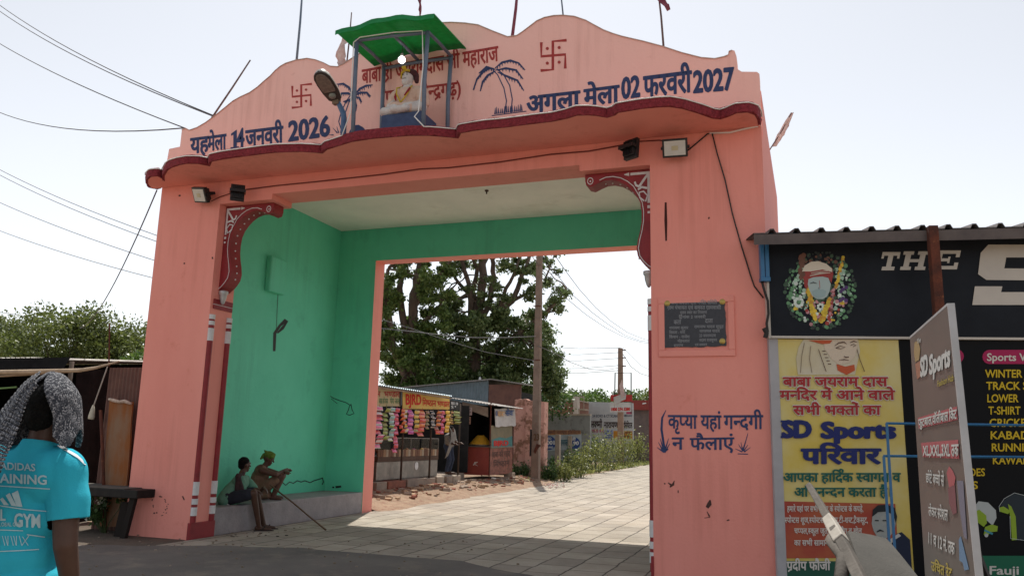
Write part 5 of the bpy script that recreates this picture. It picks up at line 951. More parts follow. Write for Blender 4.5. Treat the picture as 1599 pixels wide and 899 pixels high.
# red front at the road's end
RY = 52.; f_ = my(RY); rs_ = empty('red_shop', (f_(1003, 690).x, RY, 0), 'dark red shop front with a slatted shutter at the far end of the wall', 'shop')
m = MB(); m.box((f_(989, 690).x, RY, 0), (f_(1030, 690).x, RY+3, f_(1000, 634).z)); m.build('body', M('grey_shutter', (.16, .12, .11), (.1, .08, .08), scale=2), rs_); m = MB(); m.box((f_(988, 690).x, RY-.5, f_(1000, 640).z), (f_(1030, 690).x, RY+3, f_(1000, 625).z)); m.build('fascia', M('red_fascia', (.25, .03, .025), (.2, .05, .04), scale=2), rs_)
m = MB(); m.stroke([(1003, 630), (1009, 629)], 1.6, my(RY-.51)); m.build('white_mark', WHITEP, rs_)
# far pole with sign boards
FP = dp(968.5, 690, 56); FP.z = 0; fpo = empty('utility_pole', FP, 'far utility pole with insulators and boards in front of the hospital wall', 'utility pole', 'utility poles')
zt = dp(970, 540, 56).z; m = MB(); m.slab([FP+V((-.22, 0, 0)), FP+V((.22, 0, 0)), FP+V((.15, 0, zt)), FP+V((-.15, 0, zt))], (0, .3, 0)); m.build('shaft', M('reddish_pole', (.33, .23, .18), (.24, .16, .12), scale=2, rough=1), fpo)
m = MB()
for z in (zt-.15, zt-.7, zt-1.3): m.tube([FP+V((0, .1, z)), FP+V((.42, .05, z))], .045, 6)
m.build('insulator_arm', RUST, fpo)
f_ = my(FP.y-.3); nb = empty('notice_board', f_(972, 630), 'red and white boards in a bent iron frame fixed to the far pole', 'sign board')
m = MB(); c = [f_(959.5, 640), f_(960.5, 582), f_(985.5, 582), f_(985.5, 645)]; m.tube(c, .045, 6); m.build('frame', M('dark_iron', (.04, .04, .045)), nb)
g2 = my(FP.y-.34); m = MB(); m.slab([g2(953.5, 626), g2(987, 627), g2(987, 616), g2(953.5, 616)], (0, .04, 0)); m.build('red_board', M('red_board', (.45, .03, .03), (.38, .04, .04), scale=3), nb)
m = MB(); m.slab([g2(952.5, 643), g2(986, 642.5), g2(986, 628), g2(952.5, 627.5)], (0, .04, 0)); wb = m.build('white_board', M('white_board', (.6, .6, .6), (.5, .5, .5), scale=3), nb)
m = MB(); text(m, '1800 274 5280', my(FP.y-.36)(954.5, 641), my(FP.y-.36)(984, 640.5), my(FP.y-.36)(954.5, 636.5), .05, ybox=LN); m.build('lettering', M('bright_red_paint', (.5, .02, .015)), wb)
m = MB(); m.slab([my(FP.y-.45)(q, r) for q, r in ((959, 633), (970, 626), (977, 623), (978, 613), (968, 616), (958, 620))], (0, .02, 0)); m.build('torn_sheet', M('torn_grey', (.5, .48, .47), (.4, .38, .36), scale=3), nb); m = MB(); m.slab([my(FP.y-.46)(q, r) for q, r in ((967, 602), (971, 592), (974, 606), (976, 618), (970, 622))], (0, .03, 0)); m.build('pink_rag', FLAGP, nb)
# trees through the opening
def paths(t, L, mat, depth, name='trunk'):
    m = MB()
    for pts, r0q, r1q, dd in L:
        P = [dp(x, y, depth+dd*i/max(1, len(pts)-1)) for i, (x, y) in enumerate(pts)]; Q = []
        for a, b_ in zip(P[:-1], P[1:]): Q += wig(a, b_, 3, .05)[:-1]
        Q.append(P[-1]); k = len(Q); PTS.extend(Q[len(Q)//4:]); m.tube(Q, [r0q+(r1q-r0q)*i/(k-1) for i in range(k)], 9)
    return m.build(name, mat, t, smooth=True)
GBARK = M('grey_brown_bark', (.20, .15, .12), (.10, .075, .06), scale=3, rough=1, bump=.03, bscale=9, stretch=(1, 1, .35))
PTS = []
def clumps(L, depth, leaf, dens, mat, t, jd=1.6):
    m = MB(); tw = MB()
    for x, y, rx, ry, dd in L:
        s = depth/1235; n = int(dens*rx*ry/100)
        k = max(3, int(rx*ry/62))
        for i in range(k):
            a = random.uniform(0, 6.28); q = math.sqrt(random.random())*.8; px, py = x+rx*q*math.cos(a), y+ry*q*math.sin(a); r_ = random.uniform(6, 14)*s*min(1, .45+min(rx, ry)/32); c_ = dp(px, py, depth+dd+random.uniform(-jd, jd))
            if PTS and random.random() < .45:
                q_ = min(PTS, key=lambda p: (p-c_).length)
                if (q_-c_).length < 4: tw.tube(wig(q_, c_+V((0, 0, r_*.4)), 4, .10), [.045, .035, .028, .02, .012], 5)
            leafcloud(m, c_, (r_*1.15, r_*1.15, r_*.75), max(8, int(n/k)), leaf, shell=-1)
    if tw.v: tw.build('twigs', GBARK, t)
    return m.build('crown', mat, t)
random.seed(31); DB = 40
base = dp(742, 690, DB); base.z = 0
bt = empty('peepal_tree', base, 'tall multi stemmed tree with pale bare limbs above a dense lower crown', 'tree', 'trees behind the snack stall')
paths(bt, [([(742, 700), (741, 610), (742, 540), (748, 480), (755, 430), (752, 385), (748, 330)], .34, .14, 0), ([(741, 590), (736, 520), (735, 470), (728, 430), (721, 405), (712, 360)], .17, .08, -1), ([(744, 520), (762, 480), (772, 435), (768, 400), (764, 350)], .17, .09, 1), ([(748, 500), (738, 455), (745, 420), (735, 390)], .16, .08, 1), ([(745, 530), (775, 487), (800, 470), (812, 440), (826, 402), (836, 380)], .2, .07, 0), ([(780, 484), (790, 450), (806, 420), (812, 400)], .12, .05, 0), ([(800, 470), (830, 455), (850, 440), (858, 420)], .10, .04, 0), ([(760, 560), (810, 520), (850, 490), (872, 468), (884, 450)], .16, .04, -1), ([(850, 490), (866, 486), (882, 478)], .05, .03, -1), ([(741, 470), (715, 440), (700, 410)], .12, .05, 0), ([(752, 420), (763, 395), (775, 360)], .12, .06, 0)], GBARK, DB)
random.seed(44); UPP = [(random.uniform(690, 872), random.uniform(392, 478), random.uniform(5, 11), random.uniform(4, 7), random.uniform(-2, 2)) for _ in range(46)]
clumps(UPP+[(740, 575, 58, 45, 0), (700, 545, 40, 45, -1), (795, 560, 45, 55, 0), (850, 560, 26, 60, 1), (838, 505, 26, 24, 0), (800, 515, 30, 25, 1), (705, 492, 24, 26, 1), (770, 500, 20, 22, -1), (868, 600, 16, 36, 1), (785, 610, 60, 30, 0), (720, 610, 50, 25, 0), (775, 480, 22, 14, 2), (700, 470, 14, 16, 2), (735, 510, 50, 25, -2), (812, 408, 9, 7, 0), (853, 408, 9, 6, 0), (862, 470, 10, 12, -1), (878, 456, 10, 7, -1), (872, 482, 7, 6, -1), (822, 462, 9, 7, 0), (698, 425, 10, 12, 1), (834, 392, 10, 8, 0), (722, 412, 6, 5, 0), (850, 440, 8, 8, 0), (770, 340, 70, 45, 0), (700, 350, 50, 40, 0), (840, 360, 30, 20, 0)], DB, .15, 430, LEAF('peepal_leaf', (.065, .11, .035), (.20, .26, .10)), bt)
base = dp(648, 690, 37); base.z = 0
b2 = empty('neem_tree', base, 'leafy tree with a thick grey trunk beside the gate jamb', 'tree', 'trees behind the snack stall')
PTS.clear(); paths(b2, [([(642, 700), (645, 600), (645, 520), (646, 460), (655, 425), (662, 395), (668, 350)], .28, .15, 0), ([(643, 560), (630, 500), (624, 450), (630, 410), (636, 380)], .2, .1, 1), ([(640, 600), (612, 540), (604, 470), (606, 420)], .2, .08, -1), ([(646, 480), (668, 450), (690, 425), (706, 405)], .14, .06, 0), ([(645, 520), (676, 490), (690, 470)], .12, .05, 0)], GBARK, 37)
clumps([(random.uniform(600, 705), random.uniform(392, 470), random.uniform(5, 11), random.uniform(4, 7), random.uniform(-2, 2)) for _ in range(26)]+[(620, 560, 28, 60, 0), (665, 560, 36, 55, 0), (612, 470, 14, 28, 0), (668, 460, 16, 24, 0), (690, 432, 15, 13, 0), (622, 428, 8, 8, 0), (640, 610, 44, 32, 0), (676, 500, 26, 22, 0), (636, 500, 12, 16, 1), (664, 408, 9, 7, 0), (688, 590, 34, 30, 1), (650, 340, 60, 40, 0), (590, 480, 20, 90, 0)], 37, .14, 430, LEAF('neem_leaf', (.07, .13, .03), (.20, .28, .08)), b2)
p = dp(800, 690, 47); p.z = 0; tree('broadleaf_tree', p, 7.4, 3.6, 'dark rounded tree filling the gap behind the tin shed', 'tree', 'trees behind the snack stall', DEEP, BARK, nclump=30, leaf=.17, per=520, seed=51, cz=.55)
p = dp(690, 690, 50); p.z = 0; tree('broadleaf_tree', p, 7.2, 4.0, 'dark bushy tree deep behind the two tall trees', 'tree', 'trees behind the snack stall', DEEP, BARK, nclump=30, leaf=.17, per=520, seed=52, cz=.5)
for i, (px, d_, h, cr, mt, lb) in enumerate([(886, 78, 7.2, 3.2, HAZY, 'pale hazy tree at the left of the far row'), (912, 74, 6.4, 3.0, BRIGHT, 'bright green tree above the brick house'), (938, 76, 7.0, 3.0, BRIGHT, 'bright tree left of the far pole boards'), (953, 84, 7.6, 2.8, HAZY, 'hazy taller tree just behind the far pole'), (985, 80, 6.6, 3.0, BRIGHT, 'green tree right of the far pole boards'), (1010, 72, 6.6, 2.8, BROADL, 'dark green tree above the red shop front'), (868, 66, 6.0, 2.6, BRIGHT, 'light green tree at the foot of the tall tree'), (1035, 84, 7.4, 3, HAZY, 'hazy tree behind the right pier edge'), (900, 100, 8.6, 4, HAZY, 'faint tree far behind the brick house'), (970, 104, 8.6, 4, HAZY, 'faint tree far behind the hospital wall')]):
    p = dp(px, 690, d_); p.z = 0; tree('broadleaf_tree', p, h, cr, lb, 'tree', 'far row of trees', mt, BARK, nclump=20, leaf=.24, per=280, trunk_r=.18, seed=60+i, cz=.58)
# weeds and bushes along the road
FEATH = LEAF('feathery_leaf', (.13, .155, .035), (.30, .32, .10)); WEED = LEAF('weed_leaf', (.035, .075, .02), (.09, .16, .05))
def bush(px, py, hpx, wpx, mat, label, i, name='roadside_bush', n=900, leaf=.06):
    b0 = at(px, py, 2, 0.0); d_ = (b0-CAM).dot(fw); h = hpx*1.3*d_/1235; w_ = wpx*1.15*d_/1235/2; t = empty(name, b0, label, 'bush', 'bushes along the road'); random.seed(100+i); c = MB(); s = MB()
    for k in range(16):
        a = random.uniform(0, 6.28); q = math.sqrt(random.random()); e = b0+V((math.cos(a)*w_*q, math.sin(a)*w_*q, h*(.45+.55*random.random())*(1-.35*q))); s.tube(wig(b0+V((math.cos(a)*w_*.3*q, math.sin(a)*w_*.3*q, 0)), e, 3, h*.06), .012, 5); r_ = w_*random.uniform(.25, .45)
        leafcloud(c, b0.lerp(e, .72), (r_, r_, h*.34), n//16, leaf*d_/26, shell=-1)
    s.build('stem', LEAF('stem_green', (.05, .09, .03), (.08, .12, .04)), t); c.build('foliage', mat, t)
for i, (px, py, hp, wp, mt, lb) in enumerate([(812, 750, 26, 30, WEED, 'low green weeds at the foot of the pink wall'), (856, 752, 26, 26, WEED, 'green weeds right of the numbered pole'), (880, 752, 30, 34, FEATH, 'nearest feathery bush by the road edge'), (905, 746, 44, 42, FEATH, 'feathery bush in front of the blue disc adverts'), (930, 738, 52, 44, FEATH, 'tall feathery bush before the hospital wall'), (952, 734, 50, 44, FEATH, 'feathery bush left of the far pole foot'), (975, 729, 44, 40, FEATH, 'feathery bush right of the far pole foot'), (996, 724, 44, 36, FEATH, 'feathery bush near the right pier edge'), (1014, 720, 40, 30, FEATH, 'last feathery bush beside the striped column'), (895, 731, 28, 30, WEED, 'dark weeds between the plain posts and the grey wall'), (922, 722, 40, 34, WEED, 'dark weeds in front of the whitewashed wall end'), (945, 717, 44, 50, WEED, 'dark green thicket against the hospital wall'), (985, 716, 44, 50, WEED, 'dark thicket under the orange painted panel'), (845, 726, 18, 22, WEED, 'small weed against the grey wall'), (868, 729, 14, 22, WEED, 'tiny weed between the plain posts')]): bush(px, py, hp, wp, mt, lb, i)
gr = MB(); P = []
for i in range(2600):
    y = random.uniform(17, 52); x = 1.15-.02*y-abs(random.gauss(0, 1.1))-.1
    P.append((x, y, random.uniform(.02, .16)))
leaves(gr, np.array(P), .14, 0); gr.build('verge_grass', FEATH, kind='stuff')
lt = MB(); random.seed(5)
for i in range(60):
    q = at(random.uniform(846, 880), random.uniform(754, 762), 2, .02); s = random.uniform(.03, .08); lt.obox(q, V((s, s*.3, random.uniform(0, .03))), V((-s*.2, s, .01)), V((0, 0, .012)), random.randrange(3))
lt.build('litter', [M('litter_pink', (.4, .2, .2)), STONE, M('litter_pale', (.5, .45, .4))], kind='stuff')
# wires through the opening
GW = M('grey_wire', (.10, .10, .11)); OW2 = 'wires beyond the gate'
def wpx(pts, d0, d1, r_, lab):
    k = len(pts)-1; cable([dp(x, y, d0+(d1-d0)*i/k) for i, (x, y) in enumerate(pts)], r_, GW, lab, 'cable', OW2, 5)
wpx([(862, 392), (884, 424), (905, 452), (930, 480), (955, 502), (980, 519), (1002, 528), (1030, 536)], 28, 58, .014, 'highest of three wires sagging through the right of the opening')
wpx([(842, 392), (866, 424), (895, 461), (925, 488), (948, 505), (975, 523), (1000, 532), (1030, 535)], 28, 58, .014, 'middle of three wires sagging through the right of the opening')
wpx([(832, 402), (852, 428), (880, 462), (915, 491), (945, 511), (970, 524), (1000, 534), (1030, 538)], 28, 58, .014, 'lowest of three wires sagging through the right of the opening')
wpx([(590, 512), (640, 517), (690, 523), (740, 527), (790, 527), (836, 525)], 24, 28.2, .014, 'rust coloured wire crossing in front of the trees')
wpx([(590, 497), (640, 512), (700, 532), (760, 550), (836, 563)], 24, 28.2, .01, 'thin wire falling towards the numbered pole')
wpx([(840, 540), (868, 552), (890, 565), (920, 576), (945, 578), (966, 574)], 28.4, 56, .016, 'slack wire between the numbered pole and the far pole')
for i, (ya, yb) in enumerate(((541, 543), (553, 550), (563, 559), (576, 570), (583, 578))): wpx([(845, ya), (905, (ya+yb)/2+2), (969, yb)], 60, 56, .018, ['top', 'second', 'third', 'fourth', 'lowest'][i]+' of the level wires running left from the far pole')
wpx([(973, 553), (985, 572), (1000, 583), (1030, 592)], 56, 70, .02, 'slack wire leaving the far pole to the right'); wpx([(973, 543), (1000, 570), (1030, 585)], 56, 70, .014, 'straight wire leaving the top of the far pole')
# ------------------------------------------------------------------ sports shop on the right
SO = V((9.30, -.05, 0)); SU = V((.977, .2132, 0)).normalized(); SN = V((SU.y, -SU.x, 0))      # front line and outward direction
def SP(off=0.): 
    o = SO+SN*off; return lambda x, y: pl(x, y, o, SN)
def sx(p): return (V(p)-SO).dot(SU)
SOFF = lambda k: SN*k
sp = empty('sports_shop', SO+SU*4, 'sports goods shop with a black name board and a grey trapezoid tin roof', 'shop')
BLK = M('black_flex', (.013, .016, .022), (.018, .022, .030), scale=2, rough=.6, spec=.12); CREAMP = M('cream_print', (.55, .52, .47), (.50, .47, .43), scale=3, rough=.5)
z0, z1 = 2.79, SP(.06)(1204, 379).z
L0 = sx(SP(.06)(1203, 500)); LW = 7.2
def bxs(m, a, b_, d0, d1, za, zb, mi=0):      # box along the shop front
    m.obox(SO+SU*a+SN*d1+V((0, 0, za)), SU*(b_-a), SN*(d0-d1), V((0, 0, zb-za)), mi)
m = MB(); bxs(m, L0, LW, -4.5, -.06, 0, 3.5); m.build('shop_body', M('shop_wall', (.25, .24, .23), (.2, .19, .18), scale=3), sp)
m = MB(); bxs(m, L0, LW, -.055, .06, z0, z1+.12); nb_ = m.build('name_board', BLK, sp)
m = MB(); bxs(m, L0-.03, L0-.002, -.055, .075, z0-.03, z1+.02); bxs(m, L0, LW, -.0, .075, z0-.028, z0-.002); m.build('board_edge', CREAMP, nb_)
m = MB(); u0_ = L0-.22; K = 28; rr = []
for i in range(K):                            # trapezoid profile roof sheet
    a = u0_+i*.272
    rr += [(a, 0), (a+.16, 0), (a+.185, .045), (a+.225, .045), (a+.25, 0)]
ez = SP(.42)(1176, 379).z+.12; fr = [SO+SU*a+SN*.42+V((0, 0, ez+h+a*.018)) for a, h in rr]; bk_ = [SO+SU*a-SN*4.6+V((0, 0, ez+h+.55+a*.018)) for a, h in rr]
m.sheet(fr, bk_, 1); m.sheet([p-V((0, 0, .012)) for p in fr], [p-V((0, 0, .012)) for p in bk_], 1); m.sheet(fr, [p-V((0, 0, .012)) for p in fr], 1); m.build('roof_sheet', M('dark_grey_tin', (.15, .14, .14), (.10, .095, .10), scale=5, rough=.7, metal=.2), sp)
m = MB(); m.sheet([p+V((0, 0, -.02)) for p in fr[::5]], [SO+SU*rr[i][0]+SN*.42+V((0, 0, ez-.14+rr[i][0]*.018)) for i in range(0, len(rr), 5)], 1); m.build('eave_flashing', M('brown_flashing', (.085, .07, .07), (.12, .1, .095), scale=5, rough=.8), sp)
m = MB(); bxs(m, L0-.02, LW, .1, .3, z1+.03, z1+.055); m.build('blue_purlin', M('blue_steel', (.02, .07, .14), rough=.5), sp)
m = MB(); a = sx(SP(.1)(1187, 420)); b_ = sx(SP(.1)(1201, 420)); zb = SP(.1)(1195, 440).z; bxs(m, a, (a+b_)/2-.004, .04, .14, zb, z1+.08); bxs(m, (a+b_)/2+.004, b_, .04, .13, zb+.03, z1+.08); bxs(m, a-.006, b_+.004, .03, .15, zb-.0, zb+.05); m.build('blue_box_pipe', M('bright_blue_paint', (.02, .13, .30), (.03, .16, .34), scale=6, rough=.4), sp, bevel=.006)
m = MB(); f_ = SP(.09); m.tube([f_(1190, 441), f_(1194, 455), f_(1199, 470), f_(1200, 490), f_(1197, 505), f_(1199, 518)], .016, 6); m.tube([f_(1193, 512), f_(1197, 520), f_(1195, 527)], .03, 6); m.build('wire_bundle', CABLE, sp)
m = MB(); f_ = SP(.02); p0, p1 = f_(1200, 530), f_(1214, 530); bxs(m, sx(p0), sx(p1), -.05, .04, 0, z0-.03); m.build('white_post', M('grey_white_post', (.42, .42, .44), (.36, .36, .38), scale=4), sp)
# name board lettering
fb = SP(.066); 
def slab_letters(par):
    m = MB(); sh_ = .22
    def P(x, y): return fb(x, y)
    def T(x0, x1, yb, yt, segs):
        for s_ in segs: m.poly([(x0+(x1-x0)*a+(yb-yt)*sh_*(1-b_), yt+(yb-yt)*b_) for a, b_ in s_], fb, 0, SN*.002)
    R_ = lambda a, b_, c, d: [(a, b_), (c, b_), (c, d), (a, d)]
    T(1372, 1400, 422, 393.5, [R_(0, 0, 1, .2), R_(.36, .2, .64, .8), R_(.15, .8, .85, 1), R_(0, .2, .13, .36), R_(.87, .2, 1, .36)])
    T(1405, 1444, 421.5, 392.5, [R_(0, 0, .42, .18), R_(.10, .18, .32, .82), R_(0, .82, .42, 1), R_(.58, 0, 1, .18), R_(.68, .18, .90, .82), R_(.58, .82, 1, 1), R_(.32, .42, .68, .58)])
    T(1450, 1494, 420.5, 391, [R_(0, 0, 1, .18), R_(.14, .18, .38, .82), R_(0, .82, 1, 1), R_(.38, .42, .68, .58), R_(.86, .18, 1, .36), R_(.86, .64, 1, .82), R_(.60, .33, .68, .42), R_(.60, .58, .68, .67)])
    # big S, continues past the frame
    S_ = [(1543, 382), (1700, 382), (1702, 419), (1662, 419), (1660, 402), (1571, 402), (1568, 419), (1690, 420), (1702, 432), (1697, 462), (1680, 476), (1518, 476), (1522, 447), (1565, 447), (1563, 456), (1640, 456), (1643, 438), (1540, 437), (1527, 428), (1531, 395)]
    m.poly(S_, fb, 0, SN*.002); T(1730, 1900, 476, 382, [R_(0, 0, .8, .2), R_(.1, .2, .34, .8), R_(0, .8, .8, 1), R_(.74, .15, 1, .85)])
    return m.build('lettering', CREAMP, par)
slab_letters(nb_)
# garlanded portrait printed on the board
PC = {k: M('print_'+k, v, tuple(min(1, c*1.35) for c in v), isl=True, rough=.5) for k, v in dict(dark=(.012, .02, .02), moss=(.03, .075, .04), green=(.10, .25, .12), mint=(.30, .46, .36), white=(.52, .60, .56), brown=(.13, .05, .03), marigold=(.48, .25, .02), yellow=(.58, .42, .03), red=(.30, .03, .025), pink=(.42, .20, .22), skin=(.36, .46, .46), shade=(.22, .31, .32), cloth=(.55, .50, .42), purple=(.06, .02, .12), ink=(.02, .03, .04)).items()}
PK = list(PC); m = MB(); random.seed(77); fp_ = SP(.064)
def dot(x, y, r_, c, lift=.002, ry=None): m.disc((x, y), r_, fp_, PK.index(c), SN*lift, 7, ry)
for i in range(620):
    a = random.uniform(0, 6.28); q = math.sqrt(random.random()); x, y = 1281+56*q*math.cos(a), 453+62*q*math.sin(a); e = q+random.uniform(-.1, .1)
    side = abs(x-1281)
    if e > .93: c = 'moss' if random.random() < .6 else 'dark'
    elif y < 415 and side < 30: c = random.choice(['dark', 'moss', 'brown', 'dark'])
    elif e > .82: c = random.choice(['moss', 'green', 'green'])
    elif y > 470: c = random.choice(['green', 'mint', 'pink', 'moss', 'white', 'yellow', 'red'])
    elif side > 24: c = random.choice(['mint', 'white', 'green', 'mint', 'mint'])
    else: c = 'moss'
    dot(x, y, random.uniform(1.2, 3.4), c, .002+.0015*random.random())
for i in range(16): t = i/15; dot(1253-2*math.sin(t*3)+random.uniform(-2, 2), 399+34*t, 4.2, 'brown', .004); dot(1317-t*12+random.uniform(-1, 1), 402+t*46, 2.8, random.choice(['marigold', 'yellow']), .004)
for i in range(40): t = i/39; dot(1262+t*10+random.uniform(-3, 3), 450+t*48, 3.2, random.choice(['yellow', 'yellow', 'marigold']), .0045); dot(1296-t*14+random.uniform(-3, 3), 466+t*36, 3, random.choice(['yellow', 'yellow', 'marigold']), .0045); dot(1301-t*6+random.uniform(-2, 2), 452+t*50, 2.4, random.choice(['red', 'pink', 'brown']), .0042)
for k in range(9): a = k*.7; dot(1247+6*math.cos(a), 472+6*math.sin(a), 2.8, 'white', .0046)
dot(1247, 472, 2.4, 'green', .005)
for k in range(7): a = k*.9; dot(1281+4*math.cos(a), 479+4*math.sin(a), 2.2, 'white', .0048)
for dx, dy in ((0, 0), (5, -3), (3, 4), (-3, 3), (0, 14), (-4, 17), (5, 17)): dot(1316+dx, 452+dy, 3.2, 'purple', .0048)
L5 = SN*.0056; L6 = SN*.0064; L7 = SN*.0074
m.poly([(1256, 424), (1254, 432), (1256, 448), (1260, 452), (1264, 438), (1274, 434), (1292, 433), (1298, 442), (1301, 428), (1299, 418)], fp_, PK.index('red'), L5)
m.poly([(1262, 436), (1270, 433), (1284, 432), (1293, 434), (1297, 444), (1295, 455), (1291, 463), (1285, 467), (1275, 467), (1268, 462), (1263, 452), (1261, 444)], fp_, PK.index('skin'), L6)
m.poly([(1252, 424), (1256, 415), (1266, 409), (1277, 408), (1290, 412), (1299, 420), (1299, 425), (1284, 421), (1266, 424)], fp_, PK.index('cloth'), L6)
m.stroke([(1264, 431), (1280, 427), (1296, 426)], [1, 2.4, 1], fp_, PK.index('cloth'), L7); m.stroke([(1266, 427), (1280, 424.5), (1294, 423)], 1, fp_, PK.index('cloth'), L7)
m.poly([(1268, 455), (1274, 452), (1284, 452), (1290, 455), (1287, 463), (1277, 466), (1270, 462)], fp_, PK.index('shade'), L7)
for x0, x1, y in ((1264, 1275, 443), (1283, 1294, 441.5)): m.stroke([(x0, y), ((x0+x1)/2, y-1.8), (x1, y)], [.6, 1.6, .6], fp_, PK.index('ink'), SN*.0085); m.stroke([(x0+2, y+2), (x1-2, y+1.6)], 1.6, fp_, PK.index('ink'), SN*.0085)
m.stroke([(1279, 438), (1280, 450)], [.8, .8], fp_, PK.index('red'), SN*.0085); m.stroke([(1274, 458), (1280, 457), (1286, 457.6)], [.6, 1.4, .6], fp_, PK.index('ink'), SN*.0085); m.stroke([(1278, 449), (1279, 453), (1282, 453)], .8, fp_, PK.index('ink'), SN*.0085)
m.build('garlanded_portrait', [PC[k] for k in PK], nb_)
# yellow welcome banner
wb = empty('welcome_banner', SO+SU*.6, 'yellow welcome banner with red, blue and green Hindi lines under the black name board', 'banner')
fw0 = SP(.03); f1 = SP(.036); f2 = SP(.041); f3 = SP(.046); f4 = SP(.051)
qb = [fw0(1214, 528.5), fw0(1405.5, 528.5)]; qb = [V((qb[0].x, qb[0].y, z0-.035)), V((qb[1].x, qb[1].y, z0-.035))]
m = MB(); bl_ = V((qb[0].x, qb[0].y, .06)); br_ = V((qb[1].x, qb[1].y, .06)); m.slab([bl_, br_, qb[1], qb[0]], SN*-.012); m.build('yellow_flex', M('yellow_flex', (.60, .46, .07), (.62, .55, .25), scale=.9, rough=.45, lo=.40, hi=.62), wb)
def zone(pts, mat, name, f=f1, par=wb): m = MB(); m.poly(pts, f, 0, SN*.0005); return m.build(name, mat, par)
zone([(1222, 782), (1352, 785), (1398, 786), (1403, 870), (1225, 871)], M('orange_red_print', (.42, .11, .05), (.36, .06, .04), scale=1.6, lo=.4, hi=.6), 'red_panel')
zone([(1225, 875), (1404, 876), (1405, 905), (1226, 905)], M('green_print', (.015, .09, .06)), 'green_strip')
RED_ = M('crimson_print', (.36, .03, .035)); NAV = M('navy_print', (.015, .025, .14)); TEAL = M('deep_teal_print', (.01, .11, .09)); WP = M('white_print', (.62, .60, .56)); HALO = WP
def bt_(txt, x0, x1, y, h, mat, bold=.028, f=f3, yb=YB, par=wb, dy=0., name='lettering'):
    m = MB(); text(m, txt, f(x0, y), f(x1, y+dy), f(x0, y-h), bold, ybox=yb); return m.build(name, mat, par)
for t_, x0, x1, y, h, mat in (('बाबा जयराम दास', 1222, 1387, 602.5, 13.5, RED_), ('मन~िदर में आने वाले', 1217, 1398, 623.5, 13.5, RED_), ('सभी भक~तों का', 1238, 1376, 647, 13.5, RED_), ('आपका हािद^क स~वागत व', 1223, 1407, 751.5, 13, TEAL), ('अिभनन~दन करता है।', 1240, 1392, 774.5, 13, TEAL)):
    bt_(t_, x0, x1, y, h, mat, .03, f3)
    if mat is RED_: bt_(t_, x0-.8, x1+.8, y+.6, h+1.2, HALO, .062, f2, name='lettering_halo')
bt_('प'+'ि'+'रवार', 1250, 1377, 723, 22, NAV, .045); bt_('SD', 1220, 1268, 682, 25, NAV, .065, yb=LN); bt_('Sports', 1281, 1400, 683, 24, NAV, .06, yb=LN)
m = MB()
for x0, x1, y in ((1219, 1231, 682), (1246, 1253, 682), (1219, 1228, 657.5), (1246, 1254, 657.5)): m.stroke([(x0, y), (x1, y)], 3.2, f3, 0, SN*.002)
m.build('serifs', NAV, wb)
for t_, x0, x1, y in (('हमारे यहां पर सभी प`कार के स~पोर~टस के कपड़े,', 1229, 1348, 798), ('स~पोर~टस शूज,स~पोर~टस सामान,टी-शर~ट,ट`ैकसूट,', 1225, 1355, 815.5), ('चप~पल,स~कूल जूते,स~कूल बैग व खेल', 1240, 1346, 832.5), ('का सभी सामान उिचत रेट पर', 1240, 1340, 851)): bt_(t_, x0, x1, y, 8, WP, .02)
bt_('प`दीप फौजी', 1228, 1297, 889, 12.5, WP, .03); bt_('98120', 1365, 1398, 890, 9, WP, .03, yb=LN)
m = MB()        # seated saint drawing cut by the board above
WHc, INK_, SKc, REDc = 0, 1, 2, 3
m.poly([(1255, 529.5), (1340, 529.5), (1343, 548), (1338, 571), (1335, 585), (1246, 585), (1243, 560), (1247, 542)], f1, WHc, SN*.001)
m.poly([(1284, 529.5), (1338, 529.5), (1339, 542), (1335, 556), (1326, 566), (1311, 569), (1298, 560), (1288, 545)], f2, SKc, SN*.001)
m.poly([(1262, 531), (1300, 531), (1296, 536), (1284, 537)], f3, REDc, SN*.001); m.poly([(1306, 568), (1320, 572), (1334, 569), (1335, 578), (1322, 585), (1308, 578)], f2, REDc, SN*.001)
for p_, w_ in ([(1303, 540), (1310, 535), (1318, 534), (1322, 537)], [.6, 1.8, 1.8, .6]), ([(1305, 543), (1312, 540), (1320, 542), (1313, 544.5), (1305, 543)], 1), ([(1327, 535), (1333, 532.5), (1338, 534)], [.6, 1.8, .6]), ([(1328, 539), (1333, 537), (1337, 539), (1332, 541)], 1), ([(1318, 556.5), (1322, 558), (1325, 557)], 1.6), ([(1310, 562), (1318, 561), (1326, 562.5)], [.5, 1.6, .5]), ([(1278, 545), (1283, 560), (1290, 580)], 1), ([(1256, 535), (1252, 555), (1250, 582)], .7), ([(1266, 540), (1264, 560), (1268, 582)], .7), ([(1338, 545), (1343, 562), (1350, 580)], 1): m.stroke(p_, w_, f3, INK_, SN*.002)
for k in range(5): m.stroke([(1284+k*2.2, 548+k*5), (1289+k*2.2, 548+k*5)], 1.2, f3, INK_, SN*.002)
m.build('saint_drawing', [M('pale_drawing', (.60, .56, .44), (.56, .50, .34), scale=3), M('brown_line', (.10, .05, .04)), M('pale_face', (.62, .53, .42)), M('orange_print', (.50, .10, .04))], wb)
m = MB()        # printed portrait of a man in a dark jacket
m.poly([(1388, 850), (1393, 838), (1402, 832), (1408, 830), (1421, 842), (1425, 905), (1372, 905), (1374, 872)], f2, 0, SN*.001); m.poly([(1383, 846), (1403, 832), (1407, 836), (1397, 842), (1388, 852)], f3, 1, SN*.001)
m.poly([(1362, 806), (1364, 795), (1372, 789), (1385, 788), (1396, 793), (1400, 806), (1399, 815), (1397, 826), (1390, 836), (1380, 842), (1370, 838), (1364, 828), (1361, 817)], f2, 2, SN*.0016)
